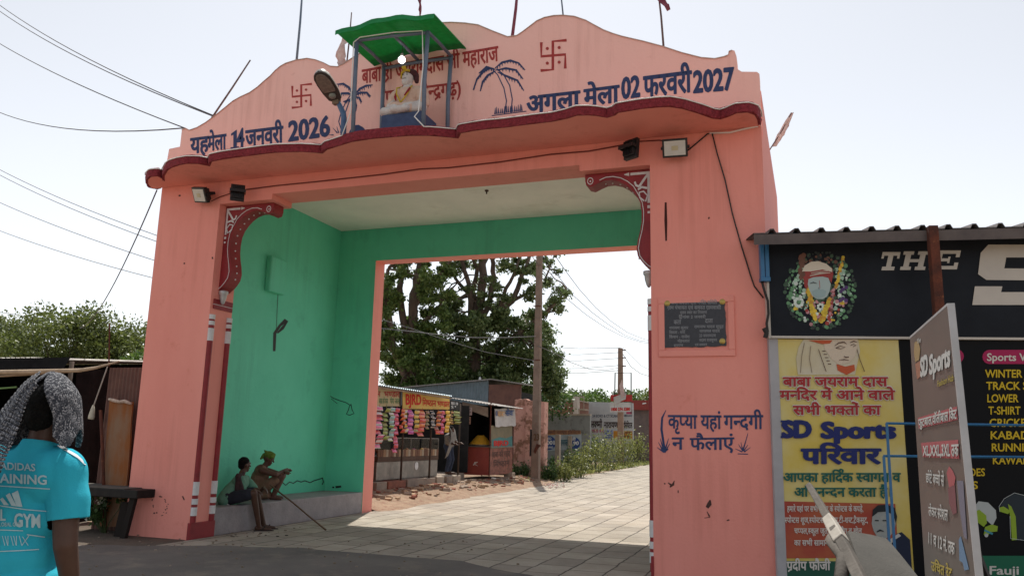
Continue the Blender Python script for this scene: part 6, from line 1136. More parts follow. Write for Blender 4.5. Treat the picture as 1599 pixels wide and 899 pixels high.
m.poly([(1362, 806), (1363, 795), (1371, 788), (1385, 787), (1397, 792), (1401, 806), (1399, 817), (1395, 803), (1384, 798), (1371, 799)], f3, 3, SN*.001); m.stroke([(1369, 830), (1374, 827), (1380, 829)], [1.4, 2.8, 1.2], f3, 3, SN*.002)
for x, y in ((1369, 812), (1381, 812)): m.stroke([(x-3, y), (x+3, y)], 1.8, f3, 3, SN*.002)
m.build('man_portrait', [M('navy_jacket_print', (.012, .02, .05)), M('collar_print', (.5, .5, .48)), M('face_print', (.30, .33, .33), (.36, .38, .36), scale=20), M('black_print', (.015, .02, .025))], wb)
# black goods poster
gp = empty('goods_poster', SO+SU*3.2, 'black poster listing sports goods in yellow capitals beside the yellow banner', 'poster')
m = MB(); a = sx(fw0(1407.5, 600)); bxs(m, a, LW, -.02, .032, .03, z0-.035); m.build('black_flex', M('black_poster_flex', (.007, .008, .010), rough=.6, spec=.12), gp)
YT = M('yellow_print', (.58, .42, .02)); P1 = SP(.036); P2 = SP(.04)
for t_, x1, y in (('WINTER JACKET', 1652, 589), ('TRACK SUIT', 1629, 608), ('LOWER', 1588, 627.5), ('T-SHIRT', 1590, 646.5), ('CRICKET KIT', 1638, 665.5), ('KABADDI', 1619, 685), ('RUNNING', 1617, 704), ('KAWAD', 1600, 724)): bt_(t_, 1538+(y-589)*.09, x1+(y-589)*.06, y, 12, YT, .022, P1, LN, gp)
bt_('SPORTS SHOES', 1440, 1538, 742.5, 11.5, YT, .022, P1, LN, gp); bt_('JOGGERS', 1442, 1527, 762.5, 11.5, YT, .022, P1, LN, gp)
m = MB(); MAG = M('magenta_pill', (.36, .015, .09))
def pill(x0, x1, y0_, y1_): 
    r_ = (y1_-y0_)/2; return [(x0+r_-r_*math.sin(t), (y0_+y1_)/2-r_*math.cos(t)) for t in np.linspace(0, math.pi, 9)]+[(x1-r_+r_*math.sin(t), (y0_+y1_)/2+r_*math.cos(t)) for t in np.linspace(0, math.pi, 9)]
m.poly(pill(1534, 1680, 546, 568), P1, 0, SN*.0005); m.poly(pill(1425, 1505, 545, 567), P1, 0, SN*.0005); m.build('pill_label', MAG, gp); bt_('Sports Wear', 1541, 1634, 563, 11.5, WP, .02, P2, LN, gp); bt_('Shoes', 1440, 1490, 562, 11, WP, .02, P2, LN, gp)
m = MB(); m.poly([(1508, 867), (1700, 867), (1704, 915), (1512, 915)], P1, 0, SN*.0005); m.build('green_strip', M('green_strip', (.01, .13, .07)), gp); bt_('Pradeep Fauji', 1452, 1591, 896, 13, WP, .02, P2, (0, .70), gp)
m = MB(); f_ = P1; g_ = P2
m.poly([(1562, 790), (1568, 780), (1583, 770), (1600, 772), (1620, 770), (1640, 785), (1632, 800), (1630, 842), (1580, 843), (1577, 800)], f_, 0, SN*.0005); m.poly([(1560, 792), (1567, 790), (1578, 797), (1574, 802), (1561, 798)], g_, 1, SN*.0005); m.poly([(1574, 786), (1579, 790), (1586, 806), (1588, 842), (1580, 843), (1578, 810)], g_, 1, SN*.0008)
m.stroke([(1561, 798), (1560, 790), (1568, 778), (1584, 769), (1600, 773)], .8, g_, 2, SN*.001); m.stroke([(1577, 805), (1578, 840), (1600, 843)], .8, g_, 2, SN*.001)
m.poly([(1520, 792), (1528, 782), (1543, 784), (1555, 796), (1556, 808), (1550, 820), (1541, 812), (1530, 806), (1521, 806)], f_, 2, SN*.0005); m.poly([(1519, 800), (1529, 795), (1540, 804), (1541, 816), (1536, 822), (1527, 815), (1519, 812)], g_, 1, SN*.0005); m.poly([(1538, 822), (1549, 818), (1558, 821), (1557, 829), (1547, 830), (1540, 838), (1536, 834)], g_, 1, SN*.001); m.stroke([(1537, 827), (1550, 833)], 3, g_, 3, SN*.0014); m.disc((1540, 835), 3, g_, 2, SN*.0018)
m.build('goods_picture', [M('shirt_black', (.02, .03, .04)), M('lime_print', (.25, .38, .03)), M('pale_grey_print', (.42, .46, .46)), M('aqua_print', (.05, .25, .35))], gp)
# rusty pole under the roof edge
q = SP(.45)(1462, 440); m = MB(); m.box((q.x-.05, q.y-.05, -.05), (q.x+.05, q.y+.05, SP(.45)(1457, 356).z+.02), 0, .2); m2 = solo(m, 'rusty_pole', RUST, 'square rusty pole holding the tin roof edge before the name board', 'pole', bevel=.008)
# blue railing frame
RO = SP(.55); bf = empty('blue_frame', RO(1384, 850), 'thin blue steel frame in front of the yellow banner', 'railing')
BL2 = MATS['bright_blue_paint']
for p0, p1 in (((1380, 712), (1386, 990)), ((1384.5, 660), (1391, 990))): a = RO(*p0); b_ = RO(*p1); m = MB(); m.box((a.x-.013, a.y-.013, 0), (a.x+.013, a.y+.013, a.z)); m.build('upright', BL2, bf)
for p0, p1 in (((1384, 660.5), (1640, 664)), ((1379.5, 711.5), (1640, 713.5))):
    a, b_ = RO(*p0), RO(*p1); m = MB(); m.tube([a, V((b_.x, b_.y, b_.z))], .013, 4); m.build('rail', BL2, bf)
# standing grey sign board
tr = dp(1479, 478, 3.75); tl = at(1421, 528.5, 2, tr.z); e_ = (tr-tl); e_.z = 0; L_ = e_.length; e_.normalize(); n_ = V((e_.y, -e_.x, 0)); n_ = n_ if n_.dot(CAM-tl) > 0 else -n_
ST = lambda off=0.: mpl(tl+n_*off, n_)
sg = empty('standing_sign', V((tl.x, tl.y, 0)), 'tall grey brown standing sign board with a white frame edge, turned side on', 'sign board')
bl_, br_ = ST()(1445, 905), ST()(1523, 905); bl_ = tl+(bl_-tl)*1.0; dn_ = lambda a, b_: a+(b_-a)*((0.04-a.z)/(b_.z-a.z))
BL_, BR_ = dn_(tl, bl_), dn_(tr, br_)
m = MB(); m.slab([BL_, BR_, tr, tl], -n_*.024); m.build('panel', M('grey_brown_flex', (.135, .116, .105), (.105, .092, .085), scale=1.2, rough=.4), sg)
m = MB(); w1 = e_*.015; m.slab([BR_+e_*.001, BR_+w1, tr+w1+V((0, 0, .012)), tr+e_*.001+V((0, 0, .012))], -n_*.03); m.slab([tl+V((0, 0, .002)), tr+V((0, 0, .002)), tr+V((0, 0, .014)), tl+V((0, 0, .014))], -n_*.026); m.build('frame', M('grey_white_frame', (.46, .47, .49), (.38, .39, .40), scale=6, rough=.4), sg)
for off_ in (.1, .45):
    b0 = BL_.lerp(BR_, off_)-n_*.027; m = MB(); m.tube([b0-n_*.01+V((0, 0, 1.4)), b0-n_*.45-V((0, 0, .04))], .015, 6); m.build('back_leg', BLACKM, sg)
s1 = ST(.003); s2 = ST(.005)
def stx(txt, x0, y0_, x1, y1_, h, mat, bold=.02, yb=YB, f=s1, h1=None):
    VV, FF = layout(txt, bold); xs = [p[0] for p in VV]; xa, xb = min(xs), max(xs); m = MB(); vs = []
    for x, y, z in VV:
        a = (x-xa)/(xb-xa); b_ = (y-yb[0])/(yb[1]-yb[0]); hh = h+((h1 or h)-h)*a; vs.append(f(x0+(x1-x0)*a, y0_+(y1_-y0_)*a-hh*b_)+n_*z)
    m.add(vs, FF); return m.build('lettering', mat, sg)
GW_ = M('grey_white_print', (.46, .46, .45)); YP = M('ochre_print', (.36, .28, .05)); RP = M('dull_red_print', (.33, .07, .08))
stx('The', 1432, 537, 1438, 533.5, 7, GW_, .02, LN, h1=8); stx('SD', 1437, 587.5, 1449, 583, 27, GW_, .06, LN, h1=31); stx('Sports', 1451, 584, 1484, 570, 28, GW_, .05, LN, h1=34); stx('Fashion Hub', 1464, 603.5, 1489, 594, 9, YP, .02, LN, h1=11)
m = MB(); m.poly([(1433, 652), (1494, 634), (1495.5, 655), (1434.5, 669)], s1); m.poly([(1438, 691), (1496, 686), (1498, 716), (1441, 713)], s1); m.build('red_band', RP, sg)
stx('फुटबाल,वॉलीबाल िकट', 1434, 666, 1494, 653, 11, GW_, .03, YB, s2, 14); stx('XL,XXL,3XL तक', 1441, 710.5, 1497, 711.5, 13, GW_, .03, YB, s2, 18)
stx('छोटे बच~चों से', 1446, 752, 1475, 759, 13, GW_, .02, YB, s1, 17); stx('लेकर स~पेशल', 1450, 804, 1481, 813, 13, GW_, .02, YB, s1, 17); stx('11 व 12 नं. तक', 1450, 847, 1491, 866, 15, GW_, .03, YB, s1, 18); stx('उिचत रेट', 1454, 889, 1487, 903, 13, YP, .03, YB, s1, 15)
m = MB()
m.poly([(1428, 534), (1434, 532), (1437, 545), (1435, 562), (1429, 565), (1427, 550)], s1, 3); m.poly([(1429, 568), (1437, 563), (1437, 588), (1432, 592)], s1, 4)
m.poly([(1478, 738), (1482, 727), (1488, 735), (1492, 745), (1490, 757), (1482, 760)], s1, 0); m.poly([(1480, 761), (1491, 757), (1494, 800), (1488, 803), (1482, 785)], s1, 5); m.poly([(1494, 750), (1504, 750), (1510, 842), (1505, 838), (1499, 800)], s1, 1); m.poly([(1497, 842), (1500, 836), (1505, 855), (1513, 888), (1506, 890), (1503, 878), (1498, 874)], s1, 2)
m.build('printed_picture', [MATS['dull_red_print'], M('dull_violet', (.14, .13, .18)), M('dull_blue', (.10, .18, .30)), M('dull_gold', (.30, .20, .08)), M('dull_orange', (.30, .12, .07)), M('dull_maroon', (.16, .05, .06))], sg)
# slanted grey panel with a taped rail, bottom right
hc = empty('slanted_panel', dp(1350, 905, 4.6), 'grey slanted panel with a pale taped wooden rail before the yellow banner', 'panel')
hc.location.z = 0
RAILW = M('pale_worn_rail', (.13, .115, .10), (.085, .075, .065), scale=5, rough=.9, bump=.006, bscale=30)
P_ = [dp(1263, 757, 6.0), dp(1285, 794, 5.6), dp(1305, 828, 5.2), dp(1326, 866, 4.9), dp(1348, 912, 4.5), dp(1372, 970, 4.1)]
m = MB(); m.tube(P_, [.030, .036, .041, .046, .050, .055], 4); m.build('rail', RAILW, hc, bevel=.008)
m = MB(); a = P_[1].lerp(P_[2], .45); b_ = P_[2].lerp(P_[3], .45); m.tube([a, a.lerp(b_, .3), a.lerp(b_, .7), b_], [.046, .051, .054, .054], 4); m.build('white_tape', M('dirty_white_tape', (.42, .39, .34), (.34, .31, .27), scale=9, rough=.8, bump=.004, bscale=30), hc, bevel=.008)
m = MB(); m.tube([P_[2]+UP*-.06-RT*.02, dp(1318, 868, 4.95), dp(1312, 912, 4.6)], [.05, .045, .04], 8); m.build('cross_piece', RAILW, hc, smooth=True)
m = MB(); g4_ = [dp(1324, 828, 5.25), dp(1360, 834, 5.5), dp(1384, 840, 5.62), dp(1392, 848, 5.5), dp(1412, 872, 5.15), dp(1438, 905, 4.75), dp(1470, 950, 4.4), dp(1380, 975, 4.1), dp(1352, 906, 4.6)]; nn = (g4_[2]-g4_[0]).cross(g4_[6]-g4_[0]).normalized(); nn = nn if nn.z > 0 else -nn; m.slab(g4_, -nn*.03); m.build('panel', M('grey_panel', (.075, .07, .062), (.055, .052, .046), scale=4, rough=.9, bump=.004, bscale=60), hc)
for q in (g4_[2], g4_[6], P_[5]): m = MB(); m.tube([q-V((0, 0, .04)), V((q.x, q.y, 0))], .025, 7); m.build('leg', RUST, hc)
# ------------------------------------------------------------------ people
def hand(m, w_, d, pal, thumb, s=1., curl=.25):
    """palm and five fingers: w_ wrist, d pointing direction, pal palm normal, thumb side direction"""
    w_, d, pal, thumb = V(w_), V(d).normalized(), V(pal).normalized(), V(thumb).normalized()
    for k in (-1, -.33, .33, 1): m.cap(w_+d*.015*s+thumb*(k*.018*s), .017*s, w_+d*.085*s+thumb*(k*.028*s), .014*s, 8)
    for i, L_ in enumerate((.070, .078, .074, .058)):
        b_ = w_+d*.088*s+thumb*((1-i*.667)*.030*s); d1 = (d+pal*curl).normalized(); d2 = (d+pal*curl*3).normalized(); k1 = b_+d1*L_*.5*s; m.cap(b_, .0105*s, k1, .0095*s, 8); m.cap(k1, .0095*s, k1+d2*L_*.5*s, .008*s, 8)
    t0 = w_+d*.03*s+thumb*.03*s; t1 = t0+(d*.6+thumb*.7+pal*.3).normalized()*.038*s; m.cap(t0, .015*s, t1, .0115*s, 8); m.cap(t1, .0115*s, t1+(d*.9+thumb*.2+pal*.3).normalized()*.03*s, .0095*s, 8)
def head(m, c, f, up=(0, 0, 1), s=1.):
    """skull, jaw, nose, ears; f = facing"""
    c, f, up = V(c), V(f).normalized(), V(up).normalized(); f = (f-up*f.dot(up)).normalized(); r_ = f.cross(up); Rm = Matrix((r_, f, up)).transposed()
    P = lambda a, b_, z: c+(r_*a+f*b_+up*z)*s
    m.ell(P(0, -.008, .02), (.075*s, .094*s, .098*s), Rm); m.cap(P(0, .03, -.045), .055*s, P(0, .05, -.085), .034*s); m.cap(P(0, .085, .005), .010*s, P(0, .108, -.028), .014*s, 8); m.cap(P(-.03, .08, .022), .013*s, P(.03, .08, .022), .013*s, 8)
    m.cap(P(-.018, .084, -.056), .010*s, P(.018, .084, -.056), .010*s, 8)
    for sx_ in (-1, 1): m.ell(P(sx_*.077, -.008, -.01), (.010*s, .02*s, .03*s), Rm, 10); m.ell(P(sx_*.042, .052, -.02), (.022*s, .02*s, .024*s), Rm, 10)
    return P, Rm
def eyes(P, Rm, par, s=1.):
    m = MB()
    for sx_ in (-1, 1): m.ell(P(sx_*.031, .0835, .004), (.0125*s, .006*s, .007*s), Rm, 10, 0); m.ell(P(sx_*.031, .0885, .004), (.006*s, .003*s, .006*s), Rm, 8, 1); m.cap(P(sx_*.014, .094, .027), .0035*s, P(sx_*.048, .084, .029), .003*s, 6, 1)
    m.build('eyes', [M('eye_white', (.45, .42, .38), rough=.3), M('eye_dark', (.01, .008, .006), rough=.3)], par, smooth=True)
# --- walking man in the foreground, seen from behind
b0 = dp(47, 700, 3.25); b0.z = 0; f0 = V((fw.x, fw.y, 0)).normalized(); f0 = Matrix.Rotation(R(-10), 3, 'Z') @ f0; rr_ = f0.cross(V((0, 0, 1)))
Q = lambda r_, f, z: b0+rr_*r_+f0*f+V((0, 0, z))
wm = empty('person', b0, 'man in a turquoise shirt seen from behind with a patterned scarf over his head', 'person')
m = MB(); HP, HR = head(m, Q(.055, .03, 1.615), f0+rr_*.15)
m.cap(Q(.04, .0, 1.42), .062, Q(.052, .015, 1.56), .056)
m.cap(Q(-.1, .0, 1.36), .10, Q(.1, 0, 1.36), .10); m.cap(Q(0, .01, 1.30), .125, Q(0, .01, 1.05), .115); m.cap(Q(-.07, 0, .95), .11, Q(.07, 0, .95), .11); m.cap(Q(-.15, 0, 1.405), .058, Q(.15, 0, 1.405), .058)
m.cap(Q(.185, -.005, 1.385), .058, Q(.240, -.03, 1.10), .045); m.cap(Q(.240, -.03, 1.10), .045, Q(.245, .05, .86), .030); hand(m, Q(.245, .055, .85), V((0, 0, -1))+f0*.3, -rr_, f0)
m.cap(Q(-.185, -.005, 1.385), .058, Q(-.235, -.02, 1.10), .045); m.cap(Q(-.235, -.02, 1.10), .045, Q(-.235, .09, .87), .030); hand(m, Q(-.235, .095, .86), V((0, 0, -1))+f0*.3, rr_, f0)
for sx_, kf, af in ((1, .06, -.10), (-1, .05, .14)):
    m.cap(Q(.09*sx_, 0, .88), .095, Q(.095*sx_, kf, .48), .06); m.cap(Q(.095*sx_, kf, .48), .058, Q(.10*sx_, af, .09), .038); m.cap(Q(.10*sx_, af-.04, .05), .038, Q(.11*sx_, af+.13, .03), .03)
remesh(m, 'body', SKIN, wm, .0075, 3)
m = MB(); m.ell(HP(0, -.014, .034), (.081, .098, .097), HR); m.ell(HP(0, -.055, -.02), (.066, .052, .065), HR); remesh(m, 'hair', HAIR, wm, .007, 2, rough=.004, rscale=60)
TSH = M('turquoise_jersey', (.03, .42, .56), (.038, .46, .60), scale=3, rough=.9, spec=.15, bump=.0012, bscale=160)
m = MB()
m.cap(Q(-.1, .0, 1.355), .122, Q(.1, 0, 1.355), .122); m.cap(Q(0, .01, 1.30), .150, Q(0, .015, 1.05), .142); m.cap(Q(-.05, .0, 1.2), .118, Q(.05, .0, 1.2), .118); m.cap(Q(-.05, 0, 1.05), .116, Q(.05, 0, 1.05), .116); m.cap(Q(-.08, 0, .76), .142, Q(.08, 0, .76), .142); m.cap(Q(-.078, 0, .90), .136, Q(.078, 0, .90), .136); m.cap(Q(-.155, -.005, 1.40), .074, Q(.155, -.005, 1.40), .074); m.cap(Q(.03, -.01, 1.42), .085, Q(.04, 0, 1.475), .072)
m.cap(Q(.18, -.005, 1.385), .078, Q(.252, -.02, 1.12), .073); m.cap(Q(-.18, -.005, 1.385), .078, Q(-.252, -.015, 1.12), .073)
ha = (Q(.235, -.02, 1.0)-Q(.18, -.005, 1.385)).normalized(); hb_ = (Q(-.235, -.02, 1.0)-Q(-.18, -.005, 1.385)).normalized()
pa, pb_ = Q(.226, -.015, 1.195), Q(-.226, -.015, 1.195)
nk = Q(.043, 0, 1.49); nd = (V((0, 0, 1))+f0*.25).normalized()
def shirt_cut(p):
    d = p-b0; x = d.dot(rr_)
    return False
def folds(p):
    d = p-b0; x, z = d.dot(rr_), d.z
    return noise.fractal(V((x*5+z*2.2, d.dot(f0)*5, z*2.6-x*1.5)), 1, 2, 3)*1.0+.45*noise.noise(V((x*14-z*9, 3, z*6)))
sh_o = remesh(m, 'shirt', TSH, wm, .0085, 5, rough=.011, rfn=folds, planes=[(pa, ha, lambda p: (p-b0).dot(rr_) > .168 and 1.03 < p.z < 1.3), (pb_, hb_, lambda p: (p-b0).dot(rr_) < -.168 and 1.03 < p.z < 1.3), (nk, nd, lambda p: p.z > 1.40 and abs((p-b0).dot(rr_)-.04) < .12), (Q(0, 0, .82), V((0, 0, -1)), lambda p: p.z < .9)])
s_ = sh_o.modifiers.new('s', 'SOLIDIFY'); s_.thickness = .004; s_.offset = 1
loc = wloc(sh_o.parent); bvh = BVHTree.FromPolygons([v.co+loc for v in sh_o.data.vertices], [tuple(p.vertices) for p in sh_o.data.polygons])
def on_shirt(x, y):
    d = ray(x, y).normalized(); h = bvh.ray_cast(CAM, d)
    return (h[0] if h[0] is not None else CAM+d*3.1)-d*.011
PRT = M('pale_shirt_print', (.46, .62, .66), (.38, .56, .62), scale=40, rough=.8)
def sprint(txt, x0, y0_, x1, y1_, h, bold=.02, yb=None, mb=None):
    VV, FF = layout(txt, bold); xs = [p[0] for p in VV]; xa, xb = min(xs), max(xs); yb = yb or LN
    (mb or m).add([on_shirt(x0+(x1-x0)*(x-xa)/(xb-xa), y0_+(y1_-y0_)*(x-xa)/(xb-xa)-h*(y-yb[0])/(yb[1]-yb[0])) for x, y, z in VV], FF)
def sline(pts, w_, mb):
    for (xa, ya), (xb, yb2) in zip(pts[:-1], pts[1:]):
        k = max(1, int(abs(xb-xa)/3)+int(abs(yb2-ya)/3))
        for i in range(k):
            A = (xa+(xb-xa)*i/k, ya+(yb2-ya)*i/k); B = (xa+(xb-xa)*(i+1)/k, ya+(yb2-ya)*(i+1)/k); l = math.hypot(xb-xa, yb2-ya) or 1; nx, ny = -(yb2-ya)/l*w_/2, (xb-xa)/l*w_/2
            mb.quad(on_shirt(A[0]-nx, A[1]-ny), on_shirt(B[0]-nx, B[1]-ny), on_shirt(B[0]+nx, B[1]+ny), on_shirt(A[0]+nx, A[1]+ny))
m = MB()
sprint('ADIDAS', 0, 732, 55, 735, 11, .02); sprint('TRAINING', -26, 752, 73, 756, 14, .026)
sline([(-20, 757), (30, 760), (78, 763)], 1.6, m); sline([(-20, 786), (20, 792), (40, 795), (75, 798)], 1.6, m); sline([(-20, 826), (36, 828)], 1.6, m); sline([(42, 834), (70, 838)], 1.6, m); sline([(-20, 861), (30, 859), (61, 857)], 1.6, m)
for a in ([(0, 779), (4, 776), (14, 788), (6, 788)], [(9, 773), (15, 769), (26, 790), (18, 789)], [(18, 770), (28, 765), (35, 791), (26, 790)]):
    K = 5
    for i in range(K):
        t0, t1 = i/K, (i+1)/K; l = lambda p, q, t: (p[0]+(q[0]-p[0])*t, p[1]+(q[1]-p[1])*t); m.quad(*[on_shirt(*p) for p in (l(a[0], a[3], t0), l(a[1], a[2], t0), l(a[1], a[2], t1), l(a[0], a[3], t1))])
sprint('ALL', -22, 811, 9, 812, 17, .03); sprint('GYM', 22, 821, 63, 823, 20, .034); sprint('GLOBAL GYM', -6, 821, 33, 821, 6, .02)
for i in range(11): sline([(-14+i*4.4, 836), (-12+i*4.4+(2 if i % 3 else -2), 851)], 1.1, m)
sline([(34, 851), (45, 836)], 1.2, m); sline([(35, 837), (44, 851)], 1.2, m)
m.build('shirt_print', PRT, sh_o)
m = MB()
for k in range(3): sline([(90+k*4, 695+k*.5), (100+k*4, 701+k), (112+k*4, 708+k), (122+k*3, 714+k*1.6), (130+k*2, 722+k*2)], 1.7, m)
m.build('shoulder_stripes', M('shirt_white', (.7, .72, .75), rough=.8), sh_o)
m = MB()
for sx_, kf, af in ((1, .06, -.10), (-1, .05, .14)): m.cap(Q(.09*sx_, 0, .88), .115, Q(.095*sx_, kf, .48), .085); m.cap(Q(.095*sx_, kf, .48), .083, Q(.10*sx_, af, .12), .068)
m.cap(Q(-.07, 0, .9), .125, Q(.07, 0, .9), .125); remesh(m, 'trousers', M('dark_track_cloth', (.02, .022, .03), (.03, .032, .04), scale=9, rough=.9), wm, .011, 3, rough=.008, cut=lambda p: p.z < .10)
m = MB()
for sx_, af in ((1, -.10), (-1, .14)): m.slab([Q(.11*sx_+.045, af+.17, .0), Q(.11*sx_+.05, af+.05, .0), Q(.10*sx_+.04, af-.09, .0), Q(.10*sx_-.04, af-.09, .0), Q(.11*sx_-.05, af+.05, .0), Q(.11*sx_-.04, af+.17, .0)], (0, 0, .022))
m.build('sandals', M('sandal_rubber', (.03, .02, .018), rough=.8), wm, bevel=.006)
SCARF = bpy.data.materials.new('black_white_scarf'); SCARF.use_nodes = True; nt = SCARF.node_tree; L = nt.links.new; pb__ = nt.nodes['Principled BSDF']; pb__.inputs['Roughness'].default_value = .95
tc = N(nt, 'ShaderNodeTexCoord'); wv = N(nt, 'ShaderNodeTexWave'); wv.inputs['Scale'].default_value = 26; wv.inputs['Distortion'].default_value = 14; wv.inputs['Detail'].default_value = 4; wv.inputs['Detail Scale'].default_value = 5; wv.inputs['Detail Roughness'].default_value = .7
L(tc.outputs['Object'], wv.inputs['Vector']); cr_ = N(nt, 'ShaderNodeValToRGB'); e = cr_.color_ramp.elements; e[0].position = .42; e[0].color = (.022, .025, .035, 1); e[1].position = .62; e[1].color = (.38, .38, .40, 1); L(wv.outputs['Fac'], cr_.inputs[0])
ns_ = N(nt, 'ShaderNodeTexNoise'); ns_.inputs['Scale'].default_value = 130; ns_.inputs['Detail'].default_value = 4; L(tc.outputs['Object'], ns_.inputs['Vector']); r2 = N(nt, 'ShaderNodeValToRGB'); r2.color_ramp.elements[0].position = .45; r2.color_ramp.elements[1].position = .58; L(ns_.outputs['Fac'], r2.inputs[0])
mx_ = N(nt, 'ShaderNodeMix', data_type='RGBA'); mx_.inputs[6].default_value = (.03, .034, .045, 1); L(r2.outputs[0], mx_.inputs[0]); L(cr_.outputs[0], mx_.inputs[7]); L(mx_.outputs[2], pb__.inputs['Base Color'])
bp = N(nt, 'ShaderNodeBump'); bp.inputs['Distance'].default_value = .004; L(ns_.outputs['Fac'], bp.inputs['Height']); L(bp.outputs[0], pb__.inputs['Normal'])
sc_ = MB(); NA, NV = 44, 22; hc0 = HP(0, -.01, .03); back = -f0; side = rr_
def hood(u, v):
    g = R(4+ (0 if v < .16 else 46*min(1, (v-.16)/.42)**.75)); a = g+(2*math.pi-2*g)*u       # angle from the back, through the right side
    rho = math.sin(min(1, v*2.0)*math.pi/2); wd = .098+.032*max(0, v-.45)/.55; dp_ = .118+.012*v
    z = .125-.36*max(0, v-.06)**1.15 if v > .06 else .125-.1*v*v
    fo_ = 1+.045*noise.noise(V((a*2.3, v*2.2, 4)))+.03*math.sin(a*9+v*5)*v
    return hc0+back*(math.cos(a)*rho*dp_*fo_)+side*(math.sin(a)*rho*wd*fo_)+V((0, 0, z+.008*noise.noise(V((a, v*4, 1)))))
vs = [hood(i/NA, j/NV) for j in range(NV+1) for i in range(NA+1)]; fs = []
for j in range(NV):
    for i in range(NA):
        u = i/NA; v = j/NV
        if .42 < u < .58 and v > .42: continue
        if u < .42 and v > .80+.1*math.sin(u*20): continue
        fs.append((j*(NA+1)+i, j*(NA+1)+i+1, (j+1)*(NA+1)+i+1, (j+1)*(NA+1)+i))
sc_.add(vs, fs)
inn = [(82, 596, 3.14), (70, 612, 3.13), (62, 634, 3.12), (54, 660, 3.09), (44, 688, 3.05), (36, 706, 3.02), (28, 730, 3.01), (16, 756, 3.0), (0, 784, 3.0)]; out = [(88, 576, 3.22), (66, 590, 3.24), (46, 612, 3.24), (26, 636, 3.22), (4, 662, 3.18), (-16, 690, 3.14), (-32, 722, 3.12), (-48, 760, 3.1), (-64, 810, 3.1)]
A = []; B = []
for (x, y, d), (x2, y2, d2) in zip(inn, out): A.append(dp(x, y, d)); B.append(dp(x2, y2, d2))
def curve(P, k): 
    o = []
    for i in range(len(P)-1):
        p0, p1, p2, p3 = P[max(i-1, 0)], P[i], P[i+1], P[min(i+2, len(P)-1)]
        for q in range(k): t = q/k; o.append(.5*((2*p1)+(p2-p0)*t+(2*p0-5*p1+4*p2-p3)*t*t+(3*p1-p0-3*p2+p3)*t**3))
    return o+[P[-1]]
A, B = curve(A, 4), curve(B, 4); n = len(A); rows = []
for i in range(n):
    row = []
    for j in range(13):
        t = j/12; p = A[i].lerp(B[i], t); w_ = math.sin(math.pi*t); p = p-fw*(.09+.030*w_+.007*math.sin(t*15+i*.05)+.0022*math.sin(t*33-i*.07)); row.append(p)
    rows.append(row)
for r1, r2_ in zip(rows[:-1], rows[1:]): sc_.sheet(r1, r2_, 1)
so__ = sc_.build('head_scarf', SCARF, wm, smooth=True); s_ = so__.modifiers.new('s', 'SOLIDIFY'); s_.thickness = .009; ss_ = so__.modifiers.new('ss', 'SUBSURF'); ss_.levels = 1; ss_.render_levels = 1
# --- two men sitting on the bench
def X(px, py, x): return at(px, py, 0, x)
hip = X(353, 783, .93); hip.z = .50; bs = V((hip.x, hip.y, .41)); s1_ = empty('person', bs, 'man in green shirt and dark striped shorts sitting on the bench with one foot down', 'person')
SH = X(371, 747, .98); nkp = X(377, 739, .99); hd = X(382, 725, 1.0); fc = V((.35, .93, -.12))
kn = X(396, 770, 1.34); ft_ = at(404, 824, 2, .05)
h2_ = hip+V((-.02, .24, 0)); kn2 = kn+V((-.12, .22, .02)); ft2 = ft_+V((-.16, .24, 0)); ft2.x = max(ft2.x, 1.27)
m = MB(); P1_, R1_ = head(m, hd, fc); m.cap(nkp-V((0, 0, .02)), .052, hd-V((0, 0, .06)), .05)
tw = (SH-hip).normalized(); sv = V((-.25, .97, 0))
m.cap(hip+V((0, .12, .02)), .12, hip.lerp(SH, .55)+V((0, .1, 0)), .115); sl1, sl2 = SH-sv*.02+V((.03, -.03, 0)), SH+sv*.32; m.cap(sl1+V((0, .04, -.03)), .075, sl2+V((0, -.06, -.03)), .075); m.cap(hip.lerp(SH, .6)+V((0, .1, 0)), .12, SH+sv*.14-V((0, 0, .06)), .115)
m.cap(hip+V((0, .02, 0)), .09, kn, .062); m.cap(kn, .058, ft_+V((0, 0, .03)), .038); m.cap(ft_+V((-.03, -.01, .0)), .036, ft_+V((.14, .10, -.022)), .026)
m.cap(h2_, .09, kn2, .062); m.cap(kn2, .056, ft2+V((0, 0, .03)), .038); m.cap(ft2, .036, ft2+V((.15, .08, -.022)), .026)
for i in range(5): q = ft_+V((.14-.012*i, .075+.016*i, -.025)); m.cap(q, .011, q+V((.04, .025, -.004)), .009, 8)
el = X(383, 776, 1.12); wr = X(394, 768, 1.30)+V((0, .05, .03)); m.cap(sl1+V((0, 0, -.03)), .052, el, .042); m.cap(el, .040, wr, .028); hand(m, wr, V((.7, .5, -.3)), V((-.2, .1, -1)), V((-.4, .8, .1)), 1, .5)
el2 = el+V((.0, .34, .02)); wr2 = wr+V((.02, .2, .03)); m.cap(sl2+V((0, 0, -.03)), .052, el2, .042); m.cap(el2, .04, wr2, .028); hand(m, wr2, V((.8, -.3, -.3)), V((0, 0, -1)), V((.3, -.8, .1)), 1, .5)
remesh(m, 'body', SKIN, s1_, .008, 3); eyes(P1_, R1_, s1_)
m = MB(); m.ell(P1_(0, -.018, .04), (.080, .095, .088), R1_); m.ell(P1_(0, -.055, -.015), (.068, .05, .06), R1_); remesh(m, 'hair', HAIR, s1_, .008, 2, rough=.004, rscale=50)
